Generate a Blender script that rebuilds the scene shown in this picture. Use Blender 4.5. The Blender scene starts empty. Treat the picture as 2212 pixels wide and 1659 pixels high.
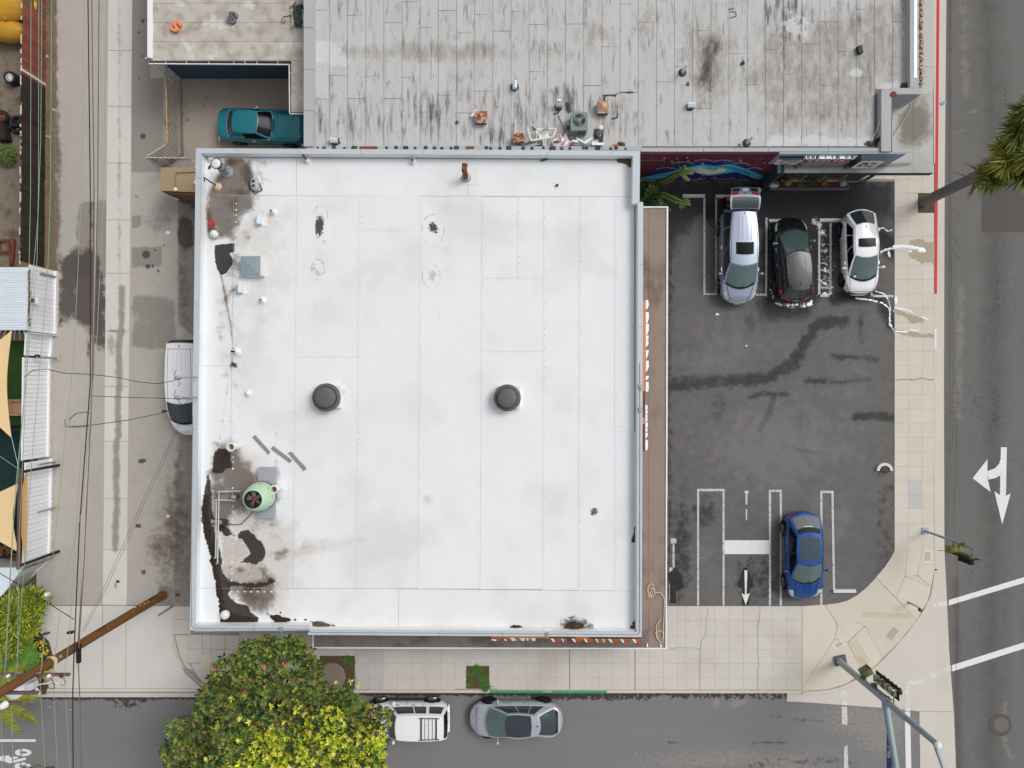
import bpy, math, random
import numpy as np
from mathutils import Vector, Matrix
random.seed(7); RNG = np.random.default_rng(7)
S = bpy.context.scene; C = S.collection
# ---------------------------------------------------------------- camera, sky, sun, exposure
H = 38.4            # drone height in metres
F = 1536.0          # focal length on a 2212 px wide sheet (24 mm equivalent)
cam = bpy.data.cameras.new("camera"); cam.sensor_width = 36; cam.lens = 36 * F / 2212
cam.clip_start = 0.5; cam.clip_end = 600
co = bpy.data.objects.new("camera", cam); C.objects.link(co); co.location = (0,0, H)
S.camera = co
w = bpy.data.worlds.new("World"); S.world = w; w.use_nodes = True
wn = w.node_tree.nodes; wl = w.node_tree.links
sky = wn.new("ShaderNodeTexSky"); sky.sky_type = 'NISHITA'; sky.sun_disc = False
SUN_EL, SUN_AZ = math.radians(52), math.radians(58)
sky.sun_elevation = SUN_EL; sky.sun_rotation = SUN_AZ; sky.dust_density = 4; sky.ozone_density = 1
hs = wn.new("ShaderNodeHueSaturation"); hs.inputs['Saturation'].default_value = 0.22
wl.new(sky.outputs[0], hs.inputs['Color'])
wl.new(hs.outputs[0], wn['Background'].inputs['Color']); wn['Background'].inputs['Strength'].default_value = 0.15
sl = bpy.data.lights.new("sun", 'SUN'); sl.energy = 1.05; sl.angle = math.radians(24); sl.color = (1,.985,.965)
so = bpy.data.objects.new("sun", sl); C.objects.link(so)
sd = Vector((math.sin(SUN_AZ) * math.cos(SUN_EL), math.cos(SUN_AZ) * math.cos(SUN_EL), math.sin(SUN_EL)))
so.rotation_euler = sd.to_track_quat('Z', 'Y').to_euler(); so.location = (0,30,60)
S.view_settings.view_transform = 'Standard'; S.view_settings.look = 'None'
S.view_settings.gamma = 1; S.view_settings.use_curve_mapping = False
S.view_settings.exposure = -0.18
S.render.engine = 'CYCLES'; S.cycles.max_bounces = 6

# ---------------------------------------------------------------- helpers
def W(x, y, z=0.0):
    """sheet position (2212 px wide) of a point that stands z metres up -> world"""
    k = (H - z) / F
    return Vector(((x - 1106) * k, (829.5 - y) * k, z))
def onY(x, y, Y):
    """point of the vertical plane world-Y = Y"""
    z = H - Y * F / (829.5 - y); return Vector(((x - 1106) * (H - z) / F, Y, z))
def lin(c):
    if isinstance(c, str): c = [int(c[i:i + 2],16) for i in (0,2,4)]
    return tuple((v / 255 / 12.92 if v <= 10 else ((v / 255 + .055) / 1.055) ** 2.4) for v in c)
def fbm(x, y, sc=1.0, octv=4, seed=0):
    x = np.asarray(x, float) * sc; y = np.asarray(y, float) * sc; out = 0; a = .5; t = 0
    for o in range(octv):
        xi = np.floor(x).astype(np.int64); yi = np.floor(y).astype(np.int64); fx = x - xi; fy = y - yi
        fx = fx * fx * (3 - 2 * fx); fy = fy * fy * (3 - 2 * fy)
        def h(i, j):
            n = (i * 374761393 + j * 668265263 + (seed + o) * 974634777) & 0x7fffffff
            n = ((n ^ (n >> 13)) * 1274126177) & 0x7fffffff
            return ((n ^ (n >> 16)) & 0xffff) / 65535.0
        v = (h(xi, yi) * (1 - fx) + h(xi + 1, yi) * fx) * (1 - fy) + (h(xi, yi + 1) * (1 - fx) + h(xi + 1, yi + 1) * fx) * fy
        out = out + a * v; t += a; a *= .5; x = x * 2 + 17.3; y = y * 2 + 9.1
    return out / t
# mask shapes on the sheet: ('e',cx,cy,rx,ry,rot,soft[,k]) ('p',pts,soft[,k]) ('l',pts,width,soft[,k])
def segd(x, y, a, b):
    ax, ay = a; bx, by = b; dx, dy = bx - ax, by - ay; L = dx * dx + dy * dy + 1e-9
    t = np.clip(((x - ax) * dx + (y - ay) * dy) / L, 0,1)
    return np.hypot(x - ax - t * dx, y - ay - t * dy)
def field(x, y, shapes):
    v = np.zeros_like(x)
    for s in shapes:
        k = 1.0
        if s[0] == 'e':
            _, cx, cy, rx, ry, rot, soft = s[:7]; k = s[7] if len(s) > 7 else 1
            c, n = math.cos(math.radians(rot)), math.sin(math.radians(rot)); u = (x - cx) * c + (y - cy) * n; q = -(x - cx) * n + (y - cy) * c
            d = np.sqrt((u / rx) ** 2 + (q / ry) ** 2); f = .5 + (1 - d) * min(rx, ry) / (2 * soft)
        elif s[0] == 'p':
            P = s[1]; soft = s[2]; k = s[3] if len(s) > 3 else 1; d = np.full_like(x, 1e9); ins = np.zeros(x.shape, bool)
            for i in range(len(P)):
                a, b = P[i], P[(i + 1) % len(P)]; d = np.minimum(d, segd(x, y, a, b))
                if a[1] != b[1]: ins ^= ((a[1] > y) != (b[1] > y)) & (x < (b[0] - a[0]) * (y - a[1]) / (b[1] - a[1]) + a[0])
            f = .5 + np.where(ins, d, -d) / (2 * soft)
        else:
            P, wd, soft = s[1], s[2], s[3]; k = s[4] if len(s) > 4 else 1; d = np.full_like(x, 1e9)
            for i in range(len(P) - 1): d = np.minimum(d, segd(x, y, P[i], P[i + 1]))
            f = .5 + (wd / 2 - d) / (2 * soft)
        v = np.maximum(v, np.clip(f, 0,1) * k)
    return v

# ---------------------------------------------------------------- materials
MATS = {}
def M(name, col, rough=.85, var=(), mixn=(), masks=(), bump=None, rnd=0, metal=0, spec=.35, coat=0, coord='P', cracks=None, vcol=False, alpha=1, trans=0):
    if name in MATS: return MATS[name]
    m = bpy.data.materials.new(name); m.use_nodes = True; nt = m.node_tree; N = nt.nodes; L = nt.links
    b = N['Principled BSDF']; b.inputs['Roughness'].default_value = rough; b.inputs['Metallic'].default_value = metal
    b.inputs['Specular IOR Level'].default_value = spec; b.inputs['Coat Weight'].default_value = coat; b.inputs['Coat Roughness'].default_value = .06
    b.inputs['Transmission Weight'].default_value = trans; b.inputs['Alpha'].default_value = alpha
    c = lin(col); m.diffuse_color = (*c, 1)
    g = N.new('ShaderNodeNewGeometry').outputs['Position'] if coord == 'P' else N.new('ShaderNodeTexCoord').outputs['Object']
    def noise(sc, det, st=(1,1,1), rough_=.6, dist=0):
        mp = N.new('ShaderNodeMapping'); mp.inputs['Scale'].default_value = [sc * s for s in st]; L.new(g, mp.inputs['Vector'])
        n = N.new('ShaderNodeTexNoise'); n.inputs['Scale'].default_value = 1; n.inputs['Detail'].default_value = det; n.inputs['Roughness'].default_value = rough_
        n.inputs['Distortion'].default_value = dist; L.new(mp.outputs[0], n.inputs['Vector']); return n.outputs['Fac']
    def mathn(op, a, b_=None, c_=None, clamp=False):
        n = N.new('ShaderNodeMath'); n.operation = op; n.use_clamp = clamp
        for i, v in enumerate((a, b_, c_)):
            if v is None: continue
            if isinstance(v, (int, float)): n.inputs[i].default_value = v
            else: L.new(v, n.inputs[i])
        return n.outputs[0]
    def ramp(v, lo, hi):
        n = N.new('ShaderNodeMapRange'); n.interpolation_type = 'SMOOTHSTEP'; n.inputs[1].default_value = lo; n.inputs[2].default_value = hi
        L.new(v, n.inputs[0]); return n.outputs[0]
    def mix(f, a, col2):
        n = N.new('ShaderNodeMix'); n.data_type = 'RGBA'
        if isinstance(f, (int, float)): n.inputs[0].default_value = f
        else: L.new(f, n.inputs[0])
        L.new(a, n.inputs[6])
        if isinstance(col2, tuple): n.inputs[7].default_value = (*col2,1)
        else: L.new(col2, n.inputs[7])
        return n.outputs[2]
    if vcol:
        a = N.new('ShaderNodeVertexColor'); a.layer_name = 'tint'; cur = a.outputs[0]
    else:
        r = N.new('ShaderNodeRGB'); r.outputs[0].default_value = (*c, 1); cur = r.outputs[0]
    for (sc, det, lo, hi, c2, st, amt) in mixn:
        cur = mix(mathn('MULTIPLY', ramp(noise(sc, det, st), lo, hi), amt), cur, lin(c2))
    fac = None
    for (sc, amp, det, st) in var:
        f = mathn('MULTIPLY_ADD', noise(sc, det, st),2 * amp, 1 - amp); fac = f if fac is None else mathn('MULTIPLY', fac, f)
    if rnd:
        oi = N.new('ShaderNodeObjectInfo'); f = mathn('MULTIPLY_ADD', oi.outputs['Random'],2 * rnd, 1 - rnd); fac = f if fac is None else mathn('MULTIPLY', fac, f)
    if fac is not None:
        vm = N.new('ShaderNodeVectorMath'); vm.operation = 'SCALE'; L.new(cur, vm.inputs[0]); L.new(fac, vm.inputs['Scale']); cur = vm.outputs[0]
    for (at, c2, ns, na, lo, hi, op) in masks:
        an = N.new('ShaderNodeAttribute'); an.attribute_name = at
        st_ = (1,1,1)
        if isinstance(ns, tuple): ns, st_ = ns
        v = mathn('ADD', an.outputs['Fac'], mathn('MULTIPLY_ADD', noise(ns, 7, st_, .68),4 * na, -2 * na))
        gate = ramp(an.outputs['Fac'],.02,.12)
        cur = mix(mathn('MULTIPLY', mathn('MULTIPLY', ramp(v, lo, hi), gate), op), cur, lin(c2))
    if cracks:
        sc, wd, amt, c2 = cracks
        nz = N.new('ShaderNodeTexNoise'); nz.inputs['Scale'].default_value = sc * 2.5; nz.inputs['Detail'].default_value = 4; L.new(g, nz.inputs['Vector'])
        vm = N.new('ShaderNodeVectorMath'); vm.operation = 'MULTIPLY_ADD'; vm.inputs[1].default_value = (.5 / sc,) * 3; L.new(nz.outputs['Color'], vm.inputs[0]); L.new(g, vm.inputs[2])
        vo = N.new('ShaderNodeTexVoronoi'); vo.feature = 'DISTANCE_TO_EDGE'; vo.inputs['Scale'].default_value = sc; L.new(vm.outputs[0], vo.inputs['Vector'])
        f = mathn('SUBTRACT', 1, ramp(vo.outputs['Distance'],0, wd)); f = mathn('MULTIPLY', mathn('MULTIPLY', f, ramp(noise(sc * .35,2),.5,.62)), amt)
        cur = mix(f, cur, lin(c2))
    L.new(cur, b.inputs['Base Color'])
    if bump:
        sc, st = bump[:2]; bn = N.new('ShaderNodeBump'); bn.inputs['Strength'].default_value = st; bn.inputs['Distance'].default_value = bump[2] if len(bump) > 2 else .02
        L.new(noise(sc, 4), bn.inputs['Height']); L.new(bn.outputs[0], b.inputs['Normal'])
    MATS[name] = m; return m

# ---------------------------------------------------------------- objects
ORG = {}
def tag(o, label=None, cat=None, group=None, kind=None):
    if label: o['label'] = label
    if cat: o['category'] = cat
    if group: o['group'] = group
    if kind: o['kind'] = kind
    return o
def thing(name, label, cat, loc=(0,0,0), rz=0, group=None):
    o = bpy.data.objects.new(name, None); C.objects.link(o); o.location = loc; o.rotation_euler = (0,0, rz); o.empty_display_size = .3
    ORG[o.name] = Vector(loc) if not rz else Vector((0,0,0)); return tag(o, label, cat, group)
class B:
    """collects shapes, builds ONE mesh object"""
    def __init__(s): s.v = []; s.f = []
    def add(s, vs, fs):
        n = len(s.v); s.v += [Vector(p) for p in vs]; s.f += [tuple(i + n for i in f) for f in fs]; return s
    def box(s, c, d, rz=0, rx=0, ry=0):
        m = Matrix.Translation(Vector(c)) @ Matrix.Rotation(rz, 4, 'Z') @ Matrix.Rotation(ry, 4, 'Y') @ Matrix.Rotation(rx, 4, 'X')
        p = [m @ Vector((sx * d[0] / 2, sy * d[1] / 2, sz * d[2] / 2)) for sz in (-1,1) for sx, sy in ((-1,-1),(1,-1),(1,1),(-1,1))]
        return s.add(p, [(3,2,1,0),(4,5,6,7),(0,1,5,4),(1,2,6,5),(2,3,7,6),(3,0,4,7)])
    def prism(s, pts, z0, z1):
        """pts world xy (any order), flat top and bottom"""
        pts = [(p[0], p[1]) for p in pts]; n = len(pts)
        if sum(pts[i][0] * pts[(i + 1) % n][1] - pts[(i + 1) % n][0] * pts[i][1] for i in range(n)) < 0: pts = pts[::-1]
        return s.add([(x, y, z0) for x, y in pts] + [(x, y, z1) for x, y in pts],
                     [tuple(range(n - 1,-1,-1)), tuple(range(n, 2 * n))] + [(i, (i + 1) % n, n + (i + 1) % n, n + i) for i in range(n)])
    def hull2(s, a, b):
        """loft between two equal rings, capped"""
        n = len(a); return s.add(list(a) + list(b),[tuple(range(n - 1,-1,-1)), tuple(range(n, 2 * n))] + [(i, (i + 1) % n, n + (i + 1) % n, n + i) for i in range(n)])
    def tube(s, path, r, n=8, cap=True):
        path = [Vector(p) for p in path]; rs = r if isinstance(r, (list, tuple)) else [r] * len(path); vs = []; fs = []; m = len(path); up = None
        for i, p in enumerate(path):
            t = (path[min(i + 1, m - 1)] - path[max(i - 1,0)]).normalized()
            if up is None: up = Vector((0,0,1)) if abs(t.z) < .9 else Vector((1,0,0))
            a = t.cross(up).normalized(); up = a.cross(t).normalized()
            vs += [p + (a * math.cos(2 * math.pi * k / n) + up * math.sin(2 * math.pi * k / n)) * rs[i] for k in range(n)]
        for i in range(m - 1): fs += [(i * n + k, i * n + (k + 1) % n, (i + 1) * n + (k + 1) % n, (i + 1) * n + k) for k in range(n)]
        if cap: fs += [tuple(range(n - 1,-1,-1)), tuple(range((m - 1) * n, m * n))]
        return s.add(vs, fs)
    def lathe(s, c, prof, n=20, axis='Z', cap=True):
        """prof [(r, h)] along axis from c"""
        c = Vector(c); vs = []; fs = []
        ax = {'Z': (Vector((1,0,0)), Vector((0,1,0)), Vector((0,0,1))), 'Y': (Vector((0,0,1)), Vector((1,0,0)), Vector((0,1,0))), 'X': (Vector((0,1,0)), Vector((0,0,1)), Vector((1,0,0)))}
        a, b_, t = ax[axis] if isinstance(axis, str) else axis
        for r, h in prof: vs += [c + t * h + (a * math.cos(2 * math.pi * k / n) + b_ * math.sin(2 * math.pi * k / n)) * r for k in range(n)]
        for i in range(len(prof) - 1): fs += [(i * n + k, i * n + (k + 1) % n, (i + 1) * n + (k + 1) % n, (i + 1) * n + k) for k in range(n)]
        if cap: fs += [tuple(range(n - 1,-1,-1)), tuple(range((len(prof) - 1) * n, len(prof) * n))]
        return s.add(vs, fs)
    def grid(s, P):
        nu = len(P); nv = len(P[0])
        return s.add([q for r in P for q in r],[(i * nv + j, (i + 1) * nv + j, (i + 1) * nv + j + 1, i * nv + j + 1) for i in range(nu - 1) for j in range(nv - 1)])
    def build(s, name, mat, parent=None, smooth=False, label=None, org=None, fixn=False):
        me = bpy.data.meshes.new(name); o0 = org if org is not None else (ORG.get(parent.name, Vector((0,0,0))) if parent else Vector((0,0,0)))
        me.from_pydata([tuple(p - o0) for p in s.v],[], s.f)
        if fixn:
            import bmesh
            bm = bmesh.new(); bm.from_mesh(me); bmesh.ops.recalc_face_normals(bm, faces=bm.faces); bm.to_mesh(me); bm.free()
        if mat: me.materials.append(mat)
        if smooth:
            me.polygons.foreach_set('use_smooth', [True] * len(me.polygons))
            if smooth != 'all':
                try: me.set_sharp_from_angle(angle=math.radians(smooth if smooth is not True else 40))
                except Exception: pass
        me.update(); o = bpy.data.objects.new(name, me); C.objects.link(o)
        if parent: o.parent = parent; ORG[o.name] = o0
        if label: o['label'] = label
        return o
def ell(c, rx, ry, rz, n=12, m=7, cut=-1):
    """ellipsoid vertices/faces"""
    b = B(); prof = []
    for i in range(m):
        t = -math.pi / 2 * (-cut if cut < 0 else 0) + (math.pi / 2 + math.pi / 2 * (-cut if cut < 0 else 0)) * i / (m - 1); prof.append((max(math.cos(t),.001), math.sin(t)))
    b.lathe((0,0,0), prof, n)
    b.v = [Vector((p.x * rx + c[0], p.y * ry + c[1], p.z * rz + c[2])) for p in b.v]; return b
def copyobj(o, parent, loc=None):
    c = o.copy(); C.objects.link(c); c.parent = parent
    if loc is not None: c.location = loc
    return c
def copytree(root, loc, rz=None, label=None):
    r = root.copy(); C.objects.link(r); r.location = loc
    if rz is not None: r.rotation_euler = (0,0, rz)
    if label: r['label'] = label
    for ch in root.children:
        c = ch.copy(); C.objects.link(c); c.parent = r
        for g in ch.children:
            d = g.copy(); C.objects.link(d); d.parent = c
    return r
UNIT = {}
def unitbox(mat, bev=0.0):
    k = mat.name
    if k not in UNIT:
        me = bpy.data.meshes.new('piece'); b = B().box((0,0,0),(1,1,1)); me.from_pydata([tuple(p) for p in b.v],[], b.f); me.materials.append(mat); UNIT[k] = me
    return UNIT[k]
def piece(name, mat, parent, c, d, rz=0, rx=0, ry=0, label=None):
    """one box shaped piece sharing its mesh with all alike pieces"""
    o = bpy.data.objects.new(name, unitbox(mat)); C.objects.link(o); o.parent = parent
    o0 = ORG.get(parent.name, Vector((0,0,0))) if parent else Vector((0,0,0))
    o.location = Vector(c) - o0; o.scale = d; o.rotation_euler = (rx, ry, rz)
    if label: o['label'] = label
    return o
def sheet(name, quad, z, mat, res=5, fields=None, parent=None, thick=0.0, kind=None, zf=None, shapeclip=None):
    """grid over a quad given on the sheet (tl,tr,br,bl) lying z metres up, with mask attributes"""
    (x0, y0),(x1, y1),(x2, y2),(x3, y3) = quad
    nx = max(1, int(round(max(abs(x1 - x0), abs(x2 - x3)) / res))); ny = max(1, int(round(max(abs(y3 - y0), abs(y2 - y1)) / res)))
    u, v = np.meshgrid(np.linspace(0,1, nx + 1), np.linspace(0,1, ny + 1)); u = u.ravel(); v = v.ravel()
    X = (x0 * (1 - u) + x1 * u) * (1 - v) + (x3 * (1 - u) + x2 * u) * v; Y = (y0 * (1 - u) + y1 * u) * (1 - v) + (y3 * (1 - u) + y2 * u) * v
    k = (H - z) / F; Z = np.full_like(X, z) + (zf(X, Y) if zf else 0); n = nx + 1
    o0 = ORG.get(parent.name, Vector((0,0,0))) if parent else Vector((0,0,0))
    V = np.stack([(X - 1106) * k - o0.x, (829.5 - Y) * k - o0.y, Z - o0.z],1)
    i, j = np.meshgrid(np.arange(nx), np.arange(ny)); a = (j * n + i).ravel(); Fc = np.stack([a + n, a + n + 1, a + 1, a],1)
    if thick:
        ring = list(range(nx + 1)) + [r * n + nx for r in range(1, ny + 1)] + [ny * n + q for q in range(nx - 1,-1,-1)] + [r * n for r in range(ny - 1,0,-1)]
        ring = np.array(ring); low = V[ring].copy(); low[:, 2] -= thick; base = len(V); m = len(ring); q = np.arange(m); qn = (q + 1) % m
        Fc = np.concatenate([Fc, np.stack([ring[q], ring[qn], base + qn, base + q],1)]); V = np.concatenate([V, low]); X = np.concatenate([X, X[ring]]); Y = np.concatenate([Y, Y[ring]])
    me = bpy.data.meshes.new(name); me.from_pydata(V.tolist(),[], Fc.tolist()); me.materials.append(mat)
    for nm, shp in (fields or {}).items():
        at = me.attributes.new(nm, 'FLOAT', 'POINT'); at.data.foreach_set('value', field(X, Y, shp).astype(np.float32))
    o = bpy.data.objects.new(name, me); C.objects.link(o)
    if parent: o.parent = parent; ORG[o.name] = o0
    if kind: o['kind'] = kind
    return o
def blob(name, shapes, z, mat, res=2.0, hgt=.03, ns=.12, na=.5, seed=1, th=.5, parent=None, smooth=True, jit=0.0):
    """thin ragged heap lying at z: cells of the mask that survive the noise, with real relief"""
    allp = []
    for s in shapes:
        if s[0] == 'e': allp += [(s[1] - max(s[3], s[4]) - s[6] * 2, s[2] - max(s[3], s[4]) - s[6] * 2),(s[1] + max(s[3], s[4]) + s[6] * 2, s[2] + max(s[3], s[4]) + s[6] * 2)]
        else:
            pad = s[2] * 2 if s[0] == 'p' else s[2] + s[3] * 2
            for p in s[1]: allp += [(p[0] - pad, p[1] - pad),(p[0] + pad, p[1] + pad)]
    xs = [p[0] for p in allp]; ys = [p[1] for p in allp]
    gx = np.arange(min(xs), max(xs) + res, res); gy = np.arange(min(ys), max(ys) + res, res); X, Y = np.meshgrid(gx, gy)
    f = field(X, Y, shapes) + (fbm(X, Y, ns, 5, seed) - .5) * 2 * na; f = np.where(field(X, Y, shapes) < .03,0, f)
    hh = np.clip((f - th) * 2.5,0,1); Z = z + hgt * hh * (.5 + fbm(X, Y, ns * 4,3, seed + 9)) + .002
    if jit: Z = Z + RNG.uniform(0, jit, Z.shape) * hh
    keep = (f[:-1, :-1] > th) | (f[1:, :-1] > th) | (f[:-1,1:] > th) | (f[1:, 1:] > th)
    n = X.shape[1]; jj, ii = np.nonzero(keep); a = jj * n + ii; Fc = np.stack([a + n, a + n + 1, a + 1, a],1)
    used = np.unique(Fc); remap = np.zeros(X.size, np.int64); remap[used] = np.arange(len(used))
    Xu, Yu, Zu = X.ravel()[used], Y.ravel()[used], Z.ravel()[used]
    Xu = Xu + (RNG.uniform(-.4,.4, Xu.shape)) * res; Yu = Yu + (RNG.uniform(-.4,.4, Yu.shape)) * res
    k = (H - z) / F; o0 = ORG.get(parent.name, Vector((0,0,0))) if parent else Vector((0,0,0))
    me = bpy.data.meshes.new(name); me.from_pydata(np.stack([(Xu - 1106) * k - o0.x, (829.5 - Yu) * k - o0.y, Zu - o0.z],1).tolist(),[], remap[Fc].tolist()); me.materials.append(mat)
    if smooth: me.polygons.foreach_set('use_smooth', [True] * len(me.polygons))
    o = bpy.data.objects.new(name, me); C.objects.link(o); o['kind'] = 'stuff'
    if parent: o.parent = parent
    return o
def textmesh(txt, size=1.0, extrude=0.0, bold=0.0):
    cu = bpy.data.curves.new('lettering', 'FONT'); cu.body = txt; cu.size = size; cu.extrude = extrude; cu.offset = bold; cu.resolution_u = 3
    ob = bpy.data.objects.new('lettering', cu); C.objects.link(ob); bpy.context.view_layer.update()
    me = bpy.data.meshes.new_from_object(ob.evaluated_get(bpy.context.evaluated_depsgraph_get()))
    vs = [v.co.copy() for v in me.vertices]; fs = [tuple(p.vertices) for p in me.polygons]
    bpy.data.objects.remove(ob); bpy.data.curves.remove(cu); bpy.data.meshes.remove(me)
    if vs:
        x0 = min(v.x for v in vs); x1 = max(v.x for v in vs); y0 = min(v.y for v in vs); y1 = max(v.y for v in vs)
        vs = [Vector(((v.x - x0) / (x1 - x0),(v.y - y0) / (y1 - y0), v.z)) for v in vs]
    return vs, fs
def poly(pts, z): return [tuple(W(x, y, z))[:2] for x, y in pts]
# ================================================================ GROUND AND STREETS
def struct(o): o['kind'] = 'structure'; return o
G3 = ((60,.16,3,(1,1,1)),(1.1,.09,4,(1,1,1)))
m_soil = M('soil', (104,92,78),.95, var=((2.2,.28,6,(1,1,1)),(26,.2,3,(1,1,1))), bump=(14,.5))
m_lot = M('lot_asphalt', (103,101,99),.9, var=((46,.3,3,(1,1,1)),(11,.2,4,(1,1,1)),(3.6,.16,5,(1,1,1)),(1.3,.2,6,(1,1,1)),(.32,.12,3,(1,1,1))), mixn=((.7,5,.52,.72,(114,111,107),(1,1,1),.5),),
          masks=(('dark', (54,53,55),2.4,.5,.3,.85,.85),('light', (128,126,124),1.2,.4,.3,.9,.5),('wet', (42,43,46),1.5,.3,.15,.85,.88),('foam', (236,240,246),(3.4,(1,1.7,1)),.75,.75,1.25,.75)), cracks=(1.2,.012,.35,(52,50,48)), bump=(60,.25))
m_main = M('street_asphalt', (109,107,104),.9, var=((40,.24,3,(1,1,1)),(11,.14,4,(1,.5,1)),(1.6,.12,5,(1,.05,1)),(.5,.12,4,(1,.3,1))), masks=(('dark', (70,67,64),1.2,.22,.1,1.0,.6),('light', (138,134,130),2.5,.5,.4,.9,.5),('patch', (84,80,77),1,.05,.45,.55,.8),('spot', (50,48,47),7,.9,.78,1.0,.7)), cracks=(.42,.007,.7,(56,54,53)), bump=(60,.2))
m_side = M('side_street_asphalt', (123,122,121),.9, var=((44,.2,3,(1,1,1)),(11,.1,4,(1,1,1)),(.6,.1,4,(.2,1,1)),(2.5,.05,4,(1,1,1))), masks=(('light', (152,145,138),5,.5,.3,1.05,.7),('dark', (66,64,62),3,.5,.4,.75,.7),('edge', (52,46,42),4,.6,.4,.6,.9)), bump=(60,.2))
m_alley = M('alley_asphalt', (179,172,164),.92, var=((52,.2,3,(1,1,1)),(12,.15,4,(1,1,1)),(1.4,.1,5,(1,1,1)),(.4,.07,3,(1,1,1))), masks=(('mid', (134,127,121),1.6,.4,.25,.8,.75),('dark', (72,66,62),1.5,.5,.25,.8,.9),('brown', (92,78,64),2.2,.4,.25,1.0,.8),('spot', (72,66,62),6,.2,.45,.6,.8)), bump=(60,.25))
m_conc = M('pale_concrete', (212,207,200),.9, var=((50,.08,3,(1,1,1)),(.8,.07,5,(1,1,1)),(3,.04,5,(1,.2,1))), masks=(('wet', (140,129,114),2.2,.35,.2,.95,.8),('stain', (150,140,128),2,.5,.3,.9,.6)), rnd=.03, bump=(40,.1))
m_court = M('courtyard_concrete', (172,160,147),.92, var=((46,.18,3,(1,1,1)),(.7,.18,5,(1,1,1))), mixn=((.35,4,.45,.7,(140,128,118),(1,1,1),.6),), cracks=(.35,.006,.7,(80,72,66)))
m_slab = M('sidewalk_concrete', (203,197,189),.92, var=((48,.09,3,(1,1,1)),(9,.06,5,(1,1,1)),(.55,.1,5,(1,1,1)),(4,.05,4,(1,1,1))), rnd=.012, mixn=((.25,3,.5,.75,(184,176,166),(1,1,1),.6),))
m_slabE = M('warm_sidewalk_concrete', (207,199,187),.92, var=((48,.1,3,(1,1,1)),(9,.06,5,(1,1,1)),(.7,.1,5,(1,1,1)),(5,.05,4,(1,1,1))), rnd=.018)
m_slabN = M('new_concrete', (190,188,184),.9, var=((48,.08,3,(1,1,1)),(1.5,.1,5,(1,1,1))), rnd=.02)
m_joint = M('joint_grit', (156,149,139),.95, var=((20,.3,3,(1,1,1)),))
m_plaza = M('plaza_concrete', (208,199,183),.92, var=((48,.08,3,(1,1,1)),(9,.05,5,(1,1,1)),(.5,.09,5,(1,1,1)),(2.5,.04,5,(1,1,1))), rnd=.035, mixn=((.5,4,.55,.8,(184,174,160),(1,1,1),.6),))
m_gut = M('gutter_concrete', (204,197,187),.92, var=((48,.09,3,(1,1,1)),(.6,.08,5,(1,1,1)),(1.2,.06,5,(1,.08,1))))
m_kerb = M('kerb_concrete', (206,197,181),.92, var=((40,.09,3,(1,1,1)),(1.1,.08,5,(1,1,1))))
WEAR = ((9,6,.56,.62,(108,104,100),(1,1,1),.9),(30,3,.6,.7,(130,126,120),(1,1,1),.8))
m_paint = M('road_paint', (226,225,223),.8, var=((20,.05,3,(1,1,1)),), mixn=((14,6,.62,.68,(110,106,102),(1,1,1),.85),))
m_paintw = M('worn_road_paint', (205,203,200),.85, var=((20,.1,3,(1,1,1)),), mixn=WEAR)
m_paintb = M('black_road_paint', (46,46,47),.85, var=((12,.2,4,(1,1,1)),), mixn=((6,5,.6,.7,(80,78,76),(1,1,1),.6),))
m_faint = M('faded_road_paint', (206,201,192),.9, mixn=((3.5,5,.5,.6,(228,226,222),(1,1,1),.8),))
m_red = M('red_kerb_paint', (206,58,68),.75, var=((2,.06,4,(1,1,1)),), mixn=((9,5,.68,.74,(170,120,104),(1,1,1),.8),))
m_green = M('green_kerb_paint', (62,150,116),.75, var=((3,.12,4,(1,1,1)),), mixn=((8,6,.6,.68,(180,172,158),(1,1,1),.8),))

g = B().box((0,0,-.35),(500,500,.5)).build('ground', m_soil); struct(g)
struct(sheet('main_street', [(2036,-700),(2900,-700),(2900,2400),(2036,2400)],0.0, m_main, 8, {
    'dark': [('l', [(2130,-50),(2150,400),(2145,900),(2140,1659)],46,40,.9),('l', [(2052,-50),(2050,700),(2047,1200)],6,5),('l', [(2064,1250),(2072,1659)],16,8,.8)],
    'light': [('l', [(2080,0),(2085,200)],30,18,.8),('l', [(2076,620),(2070,900)],18,10),('e', (2105),240,14,5,-8,4),('l', [(2070,283),(2090,281)],3,2),('l', [(2170,1520),(2165,1580),(2185,1640)],14,8)],
    'patch': [('p', [(2119,340),(2119,500),(2300,500),(2300,340)],2)],
    'spot': [('e', 2155,640,22,90,0,20,.75),('e', 2155,890,22,80,0,20,.75),('e', 2170,200,20,60,0,20,.7)]}))
struct(sheet('side_street', [(-700,1492),(2036,1492),(2036,2400),(-700,2400)],0.0, m_side, 8, {
    'light': [('e', 1560,1640,230,26,-2,26,.8),('e', 1880,1560,120,45,6,25,.75),('e', 1547,1516,15,10,70,6),('e', 1595,1518,22,10,-20,6),('e', 1690,1650,90,30,0,20,.8),('e', 1900,1600,70,40,0,25,.7)],
    'dark': [('l', [(1440,1603),(1560,1599),(1700,1605)],4,4),('l', [(1650,1545),(1800,1560),(1850,1566)],7,6,.8),('l', [(1620,1655),(1780,1640),(1850,1650)],20,14,.7)],
    'edge': [('l', [(780,1499),(1000,1499),(1250,1501),(1700,1504)],9,5),('l', [(1150,1506),(1400,1506)],12,7,.8),('l', [(60,1508),(260,1508),(440,1507)],5,4),('e', 275,1520,40,12,0,10,.6)]}))
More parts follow.
